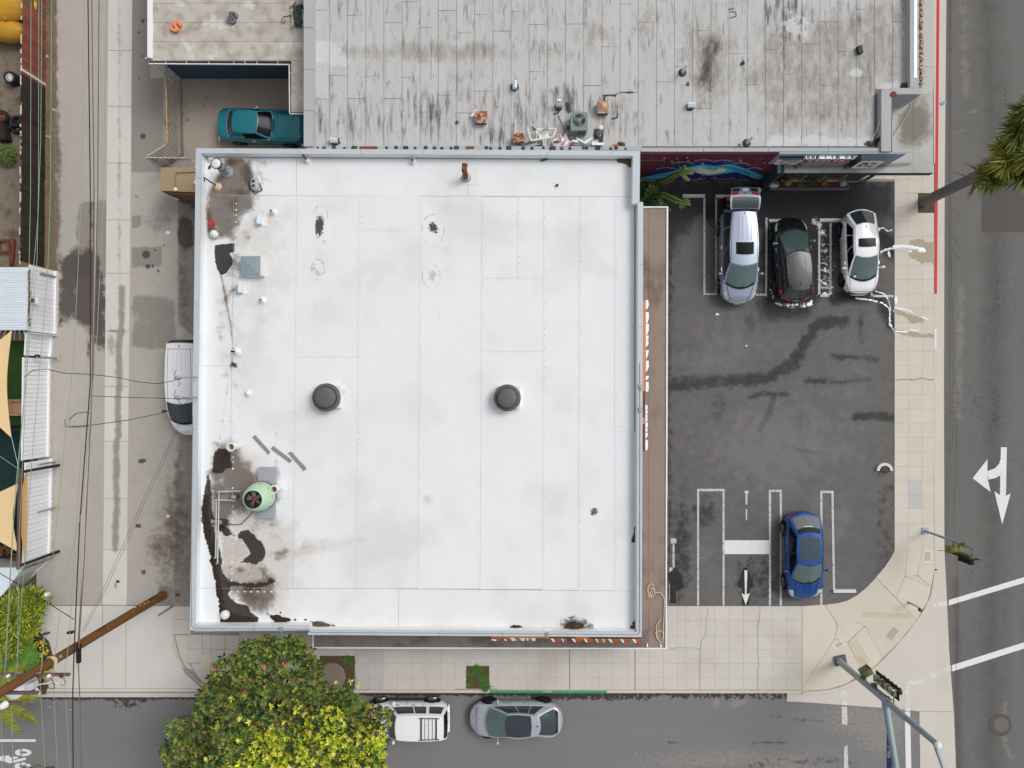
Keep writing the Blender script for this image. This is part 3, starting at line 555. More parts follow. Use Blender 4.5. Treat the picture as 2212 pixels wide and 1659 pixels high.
ROOFM = {
 'grime_shade': [('p', [(496,338),(510,338),(540,346),(550,373),(546,418),(550,454),(522,466),(512,490),(504,517),(466,515),(449,508),(444,466),(443,436),(447,420),(474,371),(486,353)],5),('e', 505,572,11,28,10,8),('e', 537,515,7,16,0,8,.8),('e', 556,375,12,24,0,14,.7),('e', 488,640,5,50,-10,5,.6),('e', 505,625,7,9,0,6),('e', 513,800,9,40,0,8,.5),
   ('p', [(451,1022),(470,960),(495,955),(512,975),(532,994),(544,1007),(555,1033),(552,1075),(530,1105),(505,1110),(495,1140),(470,1150),(455,1118),(455,1065)],8),('p', [(478,1230),(520,1222),(570,1225),(596,1245),(600,1290),(590,1315),(560,1330),(530,1310),(496,1280)],9),('e', 605,1196,20,9,0,7,.9),('e', 560,1135,40,8,-40,8,.6),('e', 595,1160,16,26,-30,10,.6),('e', 590,1112,8,24,0,8,.7),('e', 598,1060,4,50,0,5,.8),('e', 742,852,4,18,0,5,.8),('e', 700,893,26,7,0,9,.4),('e', 1070,888,16,8,0,9,.35),('e', 655,1180,10,8,0,8,.6),('e', 480,760,6,80,-6,8,.45),('l', [(600,1110),(640,1125),(655,1180)],5,8,.45)],  # besides real grime, faint ellipses below both domes paint their soft shade
 'beige': [('p', [(500,425),(640,425),(640,560),(600,720),(520,800),(500,600)],50,.6),('e', 560,480,60,60,0,30,.6),('l', EL(545,570,42,48,-80,60),10,8,.8),('l', [(574,560),(590,580),(608,580)],9,7,.9),('e', 520,520,22,26,0,12),('e', 600,560,25,60,0,30,.5),('e', 500,700,30,130,-8,25,.7),('p', [(500,950),(560,980),(590,1110),(640,1120),(660,1220),(630,1330),(540,1330),(480,1200)],30,.9),('e', 670,1186,80,18,-8,12,.9),('e', 672,1188,10,14,20,4),('l', [(696,1180),(730,1174),(790,1166)],11,8,.8),('e', 740,480,80,100,0,60,.3),('e', 690,590,60,70,0,40,.4),('l', [(780,495),(810,498),(905,498)],3,3,.8),('l', [(780,568),(830,585),(905,600)],6,6,.5),('e', 950,440,40,30,0,20,.4),('e', 980,560,70,90,0,50,.3),('e', 925,1080,14,12,0,6,.8),('l', [(905,1125),(930,1150),(945,1180)],14,12,.6),('l', [(669,1345),(900,1352),(1370,1358)],14,8,.6),('l', [(1368,700),(1368,1350)],6,5,.6)],
 'brown': [('e', 534,372,13,26,8,7),('e', 500,350,14,9,10,5),('p', [(443,440),(456,452),(463,500),(467,516),(449,508),(444,470)],4),('e', 520,415,20,7,0,6),('e', 505,440,10,24,0,9,.8),('e', 490,430,30,60,0,24,.5),('e', 450,420,5,18,30,5,.7),('e', 545,1290,26,10,10,8),('e', 520,1232,10,5,0,4),('l', [(478,596),(490,660),(498,700),(504,755)],3.2,2),('l', [(503,770),(490,850),(472,960)],2,2,.7),('e', 498,1225,4,3,0,2)],
 'mud': [('p', [(446,334),(461,336),(460,350),(449,350)],2),('e', 453,362,4,5,30,2),('e', 473,368,2.5,2,0,1),('p', [(470,968),(486,970),(500,979),(500,1011),(487,1012),(480,1021),(455,1021),(462,979)],2.5),
   ('p', [(449,1024),(455,1040),(456,1090),(458,1119),(467,1157),(478,1195),(478,1233),(496,1256),(494,1284),(508,1299),(534,1309),(543,1321),(560,1334),(551,1344),(475,1344),(479,1332),(476,1302),(467,1248),(453,1187),(436,1140),(434,1118),(437,1085),(444,1050)],3),
   ('p', [(520,1149),(538,1144),(569,1172),(575,1204),(554,1219),(518,1216),(540,1198),(534,1177),(512,1160)],3),('e', 492,1149,18,9,30,4),('l', [(497,1261),(554,1266),(589,1257)],8,3),('l', [(526,1272),(563,1273)],5,2),('e', 585,1255,8,6,0,3),
   ('p', [(583,1331),(600,1329),(610,1334),(632,1337),(620,1343),(596,1344)],2),('l', [(577,1326),(590,1334)],4,2),('e', 637,1339,3,2,0,1),('e', 660,1339,4,2,0,1),('e', 606,1323,2,2,0,1),('e', 695,1350,22,6,5,3),('e', 1112,1356,14,5,0,3),('p', [(1329,338),(1366,339),(1366,362),(1358,360),(1350,353),(1333,350)],2),('l', [(1365,340),(1366,425)],2.5,2,.8),('p', [(1372,1135),(1374,1172),(1363,1170),(1368,1155)],2),('p', [(1374,1335),(1374,1366),(1316,1366),(1330,1360),(1360,1360),(1368,1345)],3),('e', 1228,1357,8,4,0,2),('l', [(1150,1361),(1200,1361)],3,2,.9),('e', 505,788,7,7,0,4),('l', [(1376,442),(1377,480)],3,2)],
 'wet': [('p', [(464,529),(506,525),(506,545),(496,547),(503,563),(502,573),(490,591),(477,594),(468,581),(462,545)],2)],
 'grit': [('p', [(478,1150),(505,1162),(530,1175),(540,1195),(515,1216),(560,1225),(575,1250),(520,1262),(495,1250),(480,1225)],6)],
 'speck': [('e', 690,488,10,24,4,8),('e', 936,492,9,13,-30,8),('e', 1283,1105,10,12,40,4,.7),('e', 931,592,6,9,0,6,.45),('e', 668,590,5,5,0,4,.0)],
 'ring': [('l', EL(693,465,15,22,180,380),3,2),('l', EL(935,497,24,34),2.5,2),('l', EL(931,597,20,26),2.5,2),('l', EL(687,582,14,22,-300,100),2.5,2,.9),('e', 687,582,13,21,0,5,.6),('l', EL(932,682,16,24,-60,120),2,2,.7),('e', 931,596,17,23,0,8,.55),('l', EL(935,745,14,12,20,160),2,2,.7),('e', 690,500,22,36,0,10,.4),('e', 1185,1140,18,10,0,6,.3),('l', [(1174,940),(1205,930),(1250,926)],3,3,.4),('l', [(1174,1150),(1200,1160),(1245,1175)],4,4,.4)]}
SOFT = {'grime_shade': 2.0, 'beige': 1.2, 'brown': 1.6, 'mud': 2.3, 'wet': 1.8}
def softer(s, k):
    s = list(s); i = 6 if s[0] == 'e' else (2 if s[0] == 'p' else 3); s[i] = s[i] * k; return tuple(s)
for k_ in SOFT: ROOFM[k_] = [softer(s, SOFT[k_]) for s in ROOFM[k_]]
def sx(x, y): return x - (y - 425) / 850 * 10 * max(0,1 - max(x - 505,-60) / 823 * .9)
sheets = [(505,641,423,1271),(641,775,423,772),(641,775,772,1271),(775,908,423,1271),(908,1041,424,1272),(1041,1118,425,601),(1118,1174,425,601),(1041,1174,601,760),(1041,1174,760,1273),(1174,1251,425,1275),(1251,1328,425,1276),(1328,1370,425,933),(1328,1376,933,1277)]
def roofpiece(q, res, z):
    xs_ = [p[0] for p in q]; ys_ = [p[1] for p in q]; bb = (min(xs_) - 60, min(ys_) - 60, max(xs_) + 60, max(ys_) + 60); fl = {}
    for k, L_ in ROOFM.items():
        keep = []
        for s in L_:
            if s[0] == 'e': a, c, rx = s[1], s[2], max(s[3], s[4]); bx = (a - rx, c - rx, a + rx, c + rx)
            else: bx = (min(p[0] for p in s[1]), min(p[1] for p in s[1]), max(p[0] for p in s[1]), max(p[1] for p in s[1]))
            if bx[0] < bb[2] and bx[2] > bb[0] and bx[1] < bb[3] and bx[3] > bb[1]: keep.append(s)
        fl[k] = keep
    return sheet('roof_sheet', q, z, m_white, res, fl, parent=wb, thick=.012)
for i, (a, c, y0, y1) in enumerate(sheets):
    g_ = .22; roofpiece([(sx(a, y0) + g_, y0 + g_),(sx(c, y0) - g_, y0 + g_),(sx(c, y1) - g_, y1 - g_),(sx(a, y1) + g_, y1 - g_)],2.6 if c < 1050 else 4, ZR + .004 * (i % 3))
roofpiece([(444,341),(640,342),(640,422.5),(444,421.5)],2.6, ZR + .002); roofpiece([(640.8,342),(1010,344),(1010,423.5),(640.8,422.5)],4, ZR + .005); roofpiece([(1010.8,344),(1369,347),(1369,424.5),(1010.8,423.5)],4, ZR + .001)
roofpiece([(441,422.3),(504.3,422.7),(500,790),(437,790)],2.4, ZR + .003); roofpiece([(437,790.8),(500,790.8),(495.5,1270.5),(431,1270.5)],2.4, ZR)
roofpiece([(431,1271.3),(861,1272),(860,1358),(429,1345)],2.6, ZR + .002); roofpiece([(861.8,1272.5),(1376,1277.6),(1375,1360),(860.8,1358)],3, ZR + .005)
b = B()   # fastener plates along the laps
for xx, yy0, yy1 in ((505,440,1260),(641,440,1265),(775,440,1265),(908,440,1265),(1041,440,1265),(1118,430,598),(1174,430,1270),(1251,430,1270),(1328,430,1270)):
    y = yy0
    while y < yy1:
        if random.random() < .8:
            p = W(sx(xx, y) + 5.2, y, ZR + .008); r_ = random.uniform(.03,.055); b.lathe(p, [(r_, 0),(r_ * .8,.012),(.005,.016)],7, cap=False)
        y += random.choice((11,13.5,14,15,28))
for k in range(46): b.lathe(W(500 + k * 14.2,1278, ZR + .008),[(.045,0),(.036,.012),(.005,.016)],7, cap=False)
o = b.build('fastener_plate', m_white, wb, smooth=True); o['kind'] = 'stuff'
# brown canopies
m_can = M('brown_canopy_felt', (146,130,119),.92, var=((40,.14,3,(1,1,1)),(.9,.12,5,(1,.5,1))), mixn=((.8,5,.48,.72,(104,90,82),(1,.6,1),.8),(3,4,.62,.75,(160,146,134),(1,1,1),.4)), rnd=.02)
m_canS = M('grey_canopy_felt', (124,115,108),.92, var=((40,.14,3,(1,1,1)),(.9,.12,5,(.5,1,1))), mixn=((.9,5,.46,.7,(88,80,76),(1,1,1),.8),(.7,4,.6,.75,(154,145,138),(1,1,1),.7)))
m_trim = M('white_metal_trim', (236,238,240),.4, spec=.5)
ZK = 3.2
B().prism(poly([(1372,448),(1441,448),(1438,1400),(1369,1400)], ZK), ZK - .35, ZK - .012).build('canopy', m_can, wb)
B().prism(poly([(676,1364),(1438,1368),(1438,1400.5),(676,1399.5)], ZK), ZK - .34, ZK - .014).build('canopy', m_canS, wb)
for a, c, y0, y1 in ((1367,1401,449,890),(1401.4,1440.5,449,892),(1367,1401,890.5,1333),(1401.4,1439.5,892.5,1321),(1366,1401,1333.5,1361.5),(1401.6,1438,1321.5,1399.6)):
    sheet('canopy_sheet', [(a, y0),(c, y0),(c - (y1 - y0) * .003, y1),(a - (y1 - y0) * .002, y1)], ZK, m_can, 30, parent=wb, thick=.01)
xs2 = [677,801,920,1033,1143,1255,1372,1401]
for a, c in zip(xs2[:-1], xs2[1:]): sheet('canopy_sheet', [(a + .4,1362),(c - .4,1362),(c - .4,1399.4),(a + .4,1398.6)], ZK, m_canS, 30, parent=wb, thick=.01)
for q in ([(1440,446),(1443.4,446),(1440.3,1402),(1437.5,1402)],[(1380,446),(1440,446),(1440,448.5),(1380,448.5)],[(675,1398),(1438,1399.8),(1438,1402.4),(675,1400.6)],[(675,1366),(677,1366),(677,1399),(675,1399)]):
    B().prism(poly(q, ZK + .04), ZK - .35, ZK + .05).build('canopy_trim', m_trim, wb)
for x, y in ((1427,1398),(1398,1397)): B().tube([W(x, y, ZK + .03), W(x, y - 9, ZK + .03)],[.06,.01],6).build('drip_clip', m_trim, wb)

# ================================================================ GREY-ROOFED SHOP BUILDING
ZG, ZP = 4.25,4.55
m_grey = M('grey_roll_roofing', (191,190,188),.9, var=((50,.1,3,(1,1,1)),(2.6,.13,6,(1,.14,1)),(.5,.07,4,(1,1,1))), rnd=.02,
    mixn=((1.7,6,.58,.7,(168,164,160),(1,.5,1),.8),(4.5,6,.6,.72,(120,118,117),(1,.25,1),.7),(22,4,.7,.76,(120,118,120),(1,1,1),.8)),
    masks=(('brown', (148,141,131),(2.4,(1,.5,1)),.5,.25,1.0,.8),('burn', (66,60,48),(2.2,(1,.6,1)),.45,.3,1.0,.9),('black', (72,72,75),(5,(1,.13,1)),.6,.5,1.1,.9),('pale', (206,206,208),2.4,.6,.4,.7,.8),('tar', (66,62,60),4,.3,.42,.58,.95)), bump=(3,.15,.02))
m_conp = M('aged_grey_coping', (176,177,178),.85, var=((12,.1,4,(1,1,1)),(2,.07,4,(1,1,1))), mixn=((6,5,.66,.74,(96,94,96),(1,1,1),.8),))
gb = thing('mattress_shop_building', 'long shop with grey roll roofing, painted mural wall and street canopy at the top', 'building', W(1500,100,0))
GOUT = [(655,-300),(1992,-300),(1990,195),(1925,200),(1921,327),(1383,325),(655,322)]
B().prism(poly(shrink(GOUT, 3), ZP),0, ZG - .03).build('wall', M('shop_wall', (150,158,164),.9, var=((3,.1,4,(1,1,1)),)), gb)
m_lap = M('lap_tar', (122,120,118),.9); sheet('roof_deck', [(670,-300),(1906,-300),(1906,318),(670,318)], ZG - .012, m_lap, 80, parent=gb); sheet('roof_deck', [(1906,-300),(1975,-300),(1975,193),(1906,193)], ZG - .012, m_lap, 80, parent=gb)
GM = {'black': [('p', [(680,-300),(1960,-300),(1960,310),(680,310)],20,.42),('p', [(680,180),(1020,160),(1400,195),(1400,316),(680,316)],40,.6),('e', 695,270,20,60,0,16,.74),('e', 740,280,40,40,0,20,.74),('e', 1070,290,60,30,0,20,.74),('p', [(680,-300),(1110,-300),(1110,60),(680,70)],40,.5),('e', 1700,40,60,70,0,24,.74),('e', 1690,110,8,40,0,6,.74),('e', 890,170,12,24,0,10,.74),('e', 1480,100,40,60,0,20,.55),('e', 1210,230,60,60,0,20,.7)],
      'brown': [('e', 930,112,220,22,0,14,.75),('p', [(1640,60),(1800,20),(1960,-20),(1965,180),(1900,190),(1900,290),(1660,290),(1590,180)],40,.72),('e', 1530,140,60,110,0,40,.8),('e', 1270,80,60,40,0,30,.6),('e', 1180,115,60,30,0,24,.6),('e', 1400,60,50,60,0,30,.5)],
      'burn': [('e', 1526,150,20,62,0,18,.95),('e', 1545,100,14,40,0,14,.8),('e', 1522,165,10,30,0,9,1)],
      'pale': [('e', 700,112,40,26,0,10),('e', 730,130,30,14,0,8),('p', [(1659,290),(1905,300),(1905,316),(1659,316)],10),('p', [(1950,40),(1968,40),(1968,200),(1955,170)],6),('e', 1930,188,30,12,0,8),('e', 1720,60,40,40,0,20,.6),('e', 1850,158,14,10,0,6)],
      'tar': [('e', 1206,231,9,11,0,2),('l', [(1225,225),(1229,240)],10,3),('e', 1293,292,11,14,0,3),('e', 1296,308,5,9,0,2),('e', 986,265,5,5,0,2),('e', 727,306,9,8,0,2),('l', [(1302,206),(1331,206),(1333,254)],3.5,1.5),('l', [(1304,206),(1306,222)],4,1.5),('l', [(1310,252),(1331,257)],3.5,1.5),('e', 1475,156,8,8,0,2),('e', 1486,182,5,5,0,2),('e', 1491,231,9,9,0,2),('e', 1613,310,7,6,0,2),('e', 1596,313,5,3,0,2),('l', [(1689,90),(1690,140)],3.5,2),('l', [(1334,200),(1371,200)],2,1.5),('e', 1112,190,6,8,0,2),('l', [(681,170),(680,300)],3,2),('e', 1205,243,3,4,0,1.5),('e', 1199,246,3,4,0,1.5),('e', 1880,310,18,7,0,4,.8)]}
laps = {0: [22,214],1: [163],2: [33,213],3: [165],4: [49,213],5: [4,167],6: [60,242],7: [23,206],8: [71,244],9: [31,197],10: [67,232],11: [25,194],12: [53,155],13: [108],14: [52,240],15: [185],16: [101],17: [9,200],18: [48],19: [177],20: [144],21: [66,234],22: [],23: [116],24: [183],25: [107],26: [15,160],27: [95],28: [47,185],29: [111],30: [20,168],31: [],32: [47]}
gx_ = [679] + [711.5 + 39.25 * k for k in range(0,32)] + [1968]
for i in range(33):
    a, c = gx_[i], gx_[i + 1]; bot = 316.5 if c < 1906 else (193 if a > 1900 else 316.5)
    if i == 31: bot = 193
    if i == 30: c = min(c, 1905)
    ys_ = [-298,-110] + [y for y in laps[i] if y < bot - 20] + [bot]
    for y0, y1 in zip(ys_[:-1], ys_[1:]):
        sheet('roof_sheet', [(a + .45, y0 + .7),(c - .45, y0 + .2 + random.uniform(-1.2,.8)),(c - .6, y1 - .5),(a + .3, y1 - .5)], ZG + random.uniform(0,.006), m_grey, 5, GM, parent=gb, thick=.01)
def wallrun(q, z0, z1, name, mat): B().prism(poly(q, z1), z0, z1).build(name, mat, gb)
for a, c in zip([655,750,866,983,1100,1217,1300],[749,865,982,1099,1216,1299,1386]): wallrun([(a, 315.5),(c, 316),(c, 325),(a, 324)], ZG - .05, ZP + random.uniform(0,.02), 'parapet_cap', m_conp)
for a, c in zip([1384,1520,1660,1790],[1519,1659,1789,1906]): wallrun([(a, 319.5),(c, 319.5),(c, 327.5),(a, 327.3)], ZG - .05, ZP + random.uniform(-.03,.0), 'parapet_cap', m_conp)
for a, c in zip([-300,60,150,240],[59,149,239,316]): wallrun([(656, a),(677, a),(677, c),(656, c)], ZG - .05, ZP + .1, 'parapet_cap', m_conp)
wallrun([(1904,193),(1926,193),(1925,327),(1904,327)], ZG - .05, ZP + .1, 'parapet_cap', m_conp); wallrun([(1926,190),(1991,190),(1990,203.5),(1926,203.5)], ZG - 1.3, ZP + .08, 'parapet_cap', m_conp)
wallrun([(1966,-300),(1986,-300),(1986,189.5),(1966,189.5)], ZG - .05, ZP + .09, 'parapet_cap', m_conp)
wallrun([(1974.5,-300),(1982,-300),(1981,168),(1974,168)], ZP, ZP + .11, 'flashing_strip', m_trim)
b = B()   # rotten timber edge of the street parapet
for k in range(60):
    y = -85 + k * 4.6; p = W(1988 + random.uniform(-1.5,1.5), y, ZP); b.box((p.x, p.y, ZP - .02 + random.uniform(-.05,.1)),(.13,.14,.2), random.uniform(-.5,.5))
o = b.build('rotten_fascia', M('rotten_timber', (190,160,132),.9, var=((14,.5,4,(1,1,1)),), mixn=((10,3,.5,.6,(60,44,40),(1,1,1),.9),)), gb); o['kind'] = 'stuff'
b = B()   # tar dabs on the coping
for k in range(34):
    p = W(665 + k * 21 + random.uniform(-8,8),319.6 + random.uniform(-1,1.5), ZP + .022); b.lathe(p, [(random.uniform(.05,.11),0),(.04,.008)],8)
for x in (766,876,986,1099,1195,1291): p = W(x, 320, ZP + .02); b.box((p.x, p.y, ZP + .02),(.24,.2,.02))
o = b.build('tar_dab', M('tar', (70,68,70),.8), gb); o['kind'] = 'stuff'
for x, w_ in ((793,33),(1015,18)): p = W(x, 319, ZP + .02); B().box((p.x, p.y, ZP + .025),(w_ * .022,.13,.02)).build('rust_patch', M('rusted_sheet', (140,72,50),.85, var=((12,.35,4,(1,1,1)),)), gb)
YW = 11.03
# mural wall (its own skin on the shop wall) and painted shapes
m_maroon = M('maroon_wall_paint', (104,46,60),.8, var=((8,.1,4,(1,1,1)),(1.1,.12,3,(1,1,8))))
xa, xb = onY(1383,360, YW).x, 13.35
mu = B().box(((xa - 2 + xb) / 2, YW - .02,2.24),(xb - xa + 2,.05,4.46)).build('mural_wall', m_maroon, gb)
def wallpoly(name, pts, col, d=.048, par=mu, var=.08):
    P = [onY(x, y, YW - d) for x, y in pts]; n = len(P); b_ = B(); b_.add(P + [p + Vector((0,.004,0)) for p in P],[tuple(range(n)), tuple(range(2 * n - 1, n - 1,-1))])
    o = b_.build(name, M('mural_%02x%02x%02x' % tuple(col), col, .8, var=((5, var, 4,(1,1,1)),)), par); import bmesh as _b
    bm = _b.new(); bm.from_mesh(o.data); _b.ops.triangulate(bm, faces=bm.faces); bm.to_mesh(o.data); bm.free(); return o
def band(top, bot): return top + bot[::-1]
wallpoly('mural_night', [(1395,392),(1400,374),(1440,362),(1480,352),(1530,348),(1580,350),(1620,360),(1650,376),(1652,389)],(44,46,116),.046)
wallpoly('mural_arch', band([(1381,390),(1384,384),(1420,377),(1455,370),(1480,362),(1520,355),(1545,359),(1575,354),(1600,361),(1640,376),(1651,381)],[(1383,391),(1420,386),(1455,379),(1480,375),(1502,373),(1530,380),(1560,376),(1590,371),(1615,380),(1636,388),(1640,389)]),(84,200,224),.05)
wallpoly('mural_arch_shade', [(1478,366),(1510,358),(1530,361),(1500,370)],(140,226,238),.054); wallpoly('mural_arch_shade', [(1560,358),(1590,362),(1630,376),(1610,376),(1580,366)],(50,156,190),.054); wallpoly('mural_arch_shade', [(1400,383),(1450,373),(1470,370),(1440,380)],(56,164,190),.054)
wallpoly('mural_glow', [(1500,367),(1512,363),(1528,366),(1542,369),(1556,363),(1570,366),(1566,371),(1548,375),(1530,377),(1508,374)],(252,236,206),.058); wallpoly('mural_glow', [(1510,371),(1530,371),(1545,373),(1530,376)],(248,244,238),.062)
for (cx, cy, rx, ry, a0, a1) in ((1440,368,26,7,200,340),(1475,356,26,7,190,350),(1520,350,22,6,190,350),(1562,351,24,6,190,350),(1600,358,22,7,190,350),(1630,368,18,7,200,350),(1500,384,26,5,10,170),(1560,383,26,5,10,170),(1600,386,18,4,10,170)):
    P = EL(cx, cy, rx, ry, a0, a1,10); Q = EL(cx, cy, rx - 5, ry - 2.2, a0, a1,10); wallpoly('mural_swirl', P + Q[::-1],(140,142,176),.052)
rr = random.Random(3); cols = [(226,214,190),(214,170,110),(120,150,190),(190,90,70),(236,236,230),(70,110,170)]
for k in range(70):
    x = rr.uniform(1400,1680); y = rr.uniform(340,372) if k < 46 else rr.uniform(378,388); s = rr.uniform(.8,2.4)
    if y > 366 and x > 1640: continue
    wallpoly('mural_flake', [(x - s, y),(x + rr.uniform(-s, s), y - s * .7),(x + s, y + rr.uniform(-.4,.4)),(x + rr.uniform(-s, s), y + s * .7)], cols[k % 6],.056)
vs, fs = textmesh("@CARLYVERONICA", 1); p0, p1, p2 = onY(1384,348, YW - .05), onY(1436,348, YW - .05), onY(1384,345.3, YW - .05)
B().add([p0 + (p1 - p0) * v.x + (p2 - p0) * v.y for v in vs], fs).build('mural_signature', M('pale_sign_paint', (196,180,190),.8), mu)
# front sign wall, canopy, fin, shop window and planter
ZQ = 3.1
m_bluegrey = M('blue_grey_wall', (150,166,176),.85, var=((2,.08,4,(1,1,1)),)); m_navy = M('dark_navy_paint', (42,52,66),.6, var=((6,.1,3,(1,1,1)),))
m_canG = M('shop_canopy_felt', (190,190,184),.9, var=((45,.07,3,(1,1,1)),(1,.06,5,(1,1,1))), masks=(('brown', (112,102,88),1.4,.3,.3,.9,.8),('streak', (124,116,104),(1.6,(.3,2,1)),.3,.3,.9,.75)), rnd=.02)
x0, x1 = W(1684,345, ZQ).x, W(1925,345, ZQ).x
B().box(((x0 + x1) / 2 - .3, YW - .03,3.8),(x1 - x0 + .5,.1,1.5)).build('sign_wall', m_bluegrey, gb)
CM = {'brown': [('e', 1975,263,40,62,6,26),('e', 1972,215,16,30,0,12),('e', 1985,300,22,40,0,20,.8)], 'streak': [('l', [(1690,359),(1880,360),(1965,354)],11,6)]}
for q in ([(1684,344.5),(1778,344.5),(1778,373.5),(1684,373.5)],[(1778.6,344.5),(1896,344.5),(1896,373.5),(1778.6,373.5)],[(1896.6,329.5),(1972.5,329.5),(1972.5,373.5),(1896.6,373.5)],[(1973,205),(2015.6,205),(2015.6,373.5),(1973,373.5)],[(1927,205),(1972.5,205),(1972.5,329),(1927,329)],[(1990,-300),(2020,-300),(2017.5,144),(1990,144)],[(1990,144.6),(2017.5,144.6),(2016,204.5),(1990,204.5)]):
    sheet('canopy_sheet', q, ZQ, m_canG, 5, CM, parent=gb, thick=.3)
B().prism(poly([(1683,373.8),(2016,373.8),(2016,374.6),(1683,374.6)], ZQ), ZQ - .34, ZQ + .01).build('canopy_fascia', m_navy, gb)
fx = 13.42; B().box((fx, 10.72,1.58),(.16,.62,3.16)).build('fin_wall', M('slate_blue_paint', (58,72,84),.7, var=((2,.1,4,(1,1,1)),)), gb)
x0, x1 = W(1684,387,0).x, W(1850,387,0).x
m_bglass = M('bronze_glass', (96,76,46),.12, spec=.6, var=((.8,.25,3,(1,1,1)),))
for k in range(4):
    a = x0 + (x1 - x0) * k / 4; c = x0 + (x1 - x0) * (k + 1) / 4
    f = B().box(((a + c) / 2, YW - .05,1.45),(c - a - .06,.05,2.4)).build('shop_window', m_bglass, gb)
    B().box((c - .03, YW - .07,1.45),(.06,.1,2.45)).build('mullion', M('aluminium_frame', (186,190,192),.4, metal=.4), f)
B().box(((x0 + x1) / 2, YW - .1,.2),(x1 - x0,.16,.1)).build('window_sill', M('sill_paint', (188,190,188),.7), gb)
for xx in (1852,1873):
    p = W(xx, 386,.1); B().tube([(p.x, p.y, .1),(p.x + .02, p.y - .06, ZQ - .3)],.07,8).build('canopy_post', m_navy, gb)
pl = thing('planter_bed', 'red mulch planter with blue grey kerb under the shop window', 'planter', W(1750,400,.1))
m_bk = M('blue_grey_kerb', (98,108,116),.85, var=((6,.15,4,(1,1,1)),))
for q in ([(1662,405),(1834,405.5),(1834,410),(1662,410)],[(1829,389),(1834,389),(1834,405),(1829,405)],[(1834,388.5),(1874,388.5),(1874,392),(1834,392)]): B().prism(poly(q, .28),.05,.28).build('kerb', m_bk, pl)
sheet('mulch', [(1668,388),(1829,388),(1829,405.4),(1660,405.2)],.2, M('red_mulch', (112,62,44),.95, var=((22,.4,4,(1,1,1)),(4,.2,4,(1,1,1))), bump=(40,.8)),2, parent=pl, kind='stuff', zf=lambda X, Y: fbm(X, Y, .5,4) * .08)

# ================================================================ LOW CARPORT BUILDING (top left)
ZL = 3.5
lb = thing('carport_building', 'low building with pale streaked roof and white rain gutter round the teal car court', 'building', W(480,60,0))
m_lr = M('streaked_roofing', (190,184,174),.92, var=((46,.1,3,(1,1,1)),(.6,.06,4,(1,1,1))), mixn=((1.4,6,.42,.68,(160,150,134),(1,1,1),.85),(1.1,5,.56,.66,(212,210,206),(1,1,1),.8)), rnd=.02)
for a, c in ((-300,-35),(-34.5,6.6),(7.2,48.6),(49.2,89.7),(90.3,130.5)): sheet('roof_sheet', [(330, a),(656, a),(656, c),(330, c)], ZL + random.uniform(0,.004), m_lr, 30, parent=lb, thick=.2)
sheet('roof_sheet', [(629,131.2),(656,131.2),(656,242),(629,242)], ZL, m_lr, 30, parent=lb, thick=.2)
B().prism(poly([(318.5,-300),(329.5,-300),(330,126),(318.5,124)], ZL + .02), ZL - .2, ZL + .03).build('edge_flashing', m_trim, lb)
for q in ([(321,136.3),(625,138.2),(625,139.8),(321,138)],[(623.6,139),(625.6,139),(626.6,246),(624.6,246)],[(624.6,244.7),(659,244.7),(659,246.4),(624.6,246.4)]): B().prism(poly(q, ZL - .05), ZL - .14, ZL - .04).build('gutter_lip', m_trim, lb)
for q in ([(321,132.5),(628,134),(628,136.5),(321,136.3)],[(626,137),(629,137),(629,244.5),(626.8,244.5)],[(627,242.5),(659,242.5),(659,244.6),(627,244.6)]): B().prism(poly(q, ZL - .1), ZL - .2, ZL - .13).build('gutter_trough', M('dark_gutter', (58,56,54),.5), lb)  # trough in one dark tone behind the white lip
for x in (358,403,451,505,529,555,600): p = W(x, 135, ZL - .06); B().box((p.x, p.y, p.z),(.03,.14,.02)).build('gutter_bracket', m_trim, lb)
for y in (158,214): p = W(626.8, y, ZL - .06); B().box((p.x, p.y, p.z),(.12,.03,.02)).build('gutter_bracket', m_trim, lb)
m_dwall = M('dark_blue_siding', (62,88,104),.75, var=((1.2,.12,4,(1,1,6)),), mixn=((3,5,.6,.75,(60,74,82),(1,1,1),.5),))
yb = W(400,169,.08).y; xl, xr = W(393,169,.08).x, W(672,169,.08).x
wl_ = B().box(((xl + xr) / 2, yb + .1,1.65),(xr - xl, .2,3.3)).build('back_wall', m_dwall, lb)
for k in range(36):
    x = xl + (xr - xl) * (k + .5) / 36; piece('siding_board', m_dwall, wl_, (x, yb - .012,1.65),((xr - xl) / 36 - .02,.025,3.3))
B().box((xl - .1, yb + 2.2,1.65),(.2,4.2,3.3)).build('side_wall', m_dwall, lb)
p = W(383,182,.1); B().tube([(p.x - .05, p.y - .05,.5),(p.x - .05, p.y - .05, ZL - .2)],.04,8).build('downspout', m_trim, lb)

# low sand-coloured shed roof by the corner of the white roof
sh = thing('utility_shed', 'small sandy flat roofed shed tucked against the upper left corner of the white roof', 'shed', W(385,395,0))
m_sand = M('sandy_roofing', (160,142,112),.95, var=((40,.22,3,(1,1,1)),(2,.1,5,(1,1,1))))
B().prism(poly([(350,366),(440,366),(440,424),(372,418),(350,414)],2.2),0,2.19).build('wall', M('shed_timber', (112,84,58),.9, var=((4,.3,4,(1,1,.2)),)), sh)
sheet('roof', [(347,362),(440,362),(440,416),(347,412)],2.3, m_sand, 4, parent=sh, thick=.1, zf=lambda X, Y: fbm(X, Y, .3,3) * .03)
B().tube([W(425,371,2.36), W(381,373,2.36), W(379,377,2.36), W(379,400,2.36)],.025,6).build('roof_pipe', M('weathered_pipe', (140,128,112),.7), sh)
B().prism(poly([(358,418),(385,430),(384,432.5),(356,420)],1.4),1.3,1.4).build('white_rail', m_trim, sh)
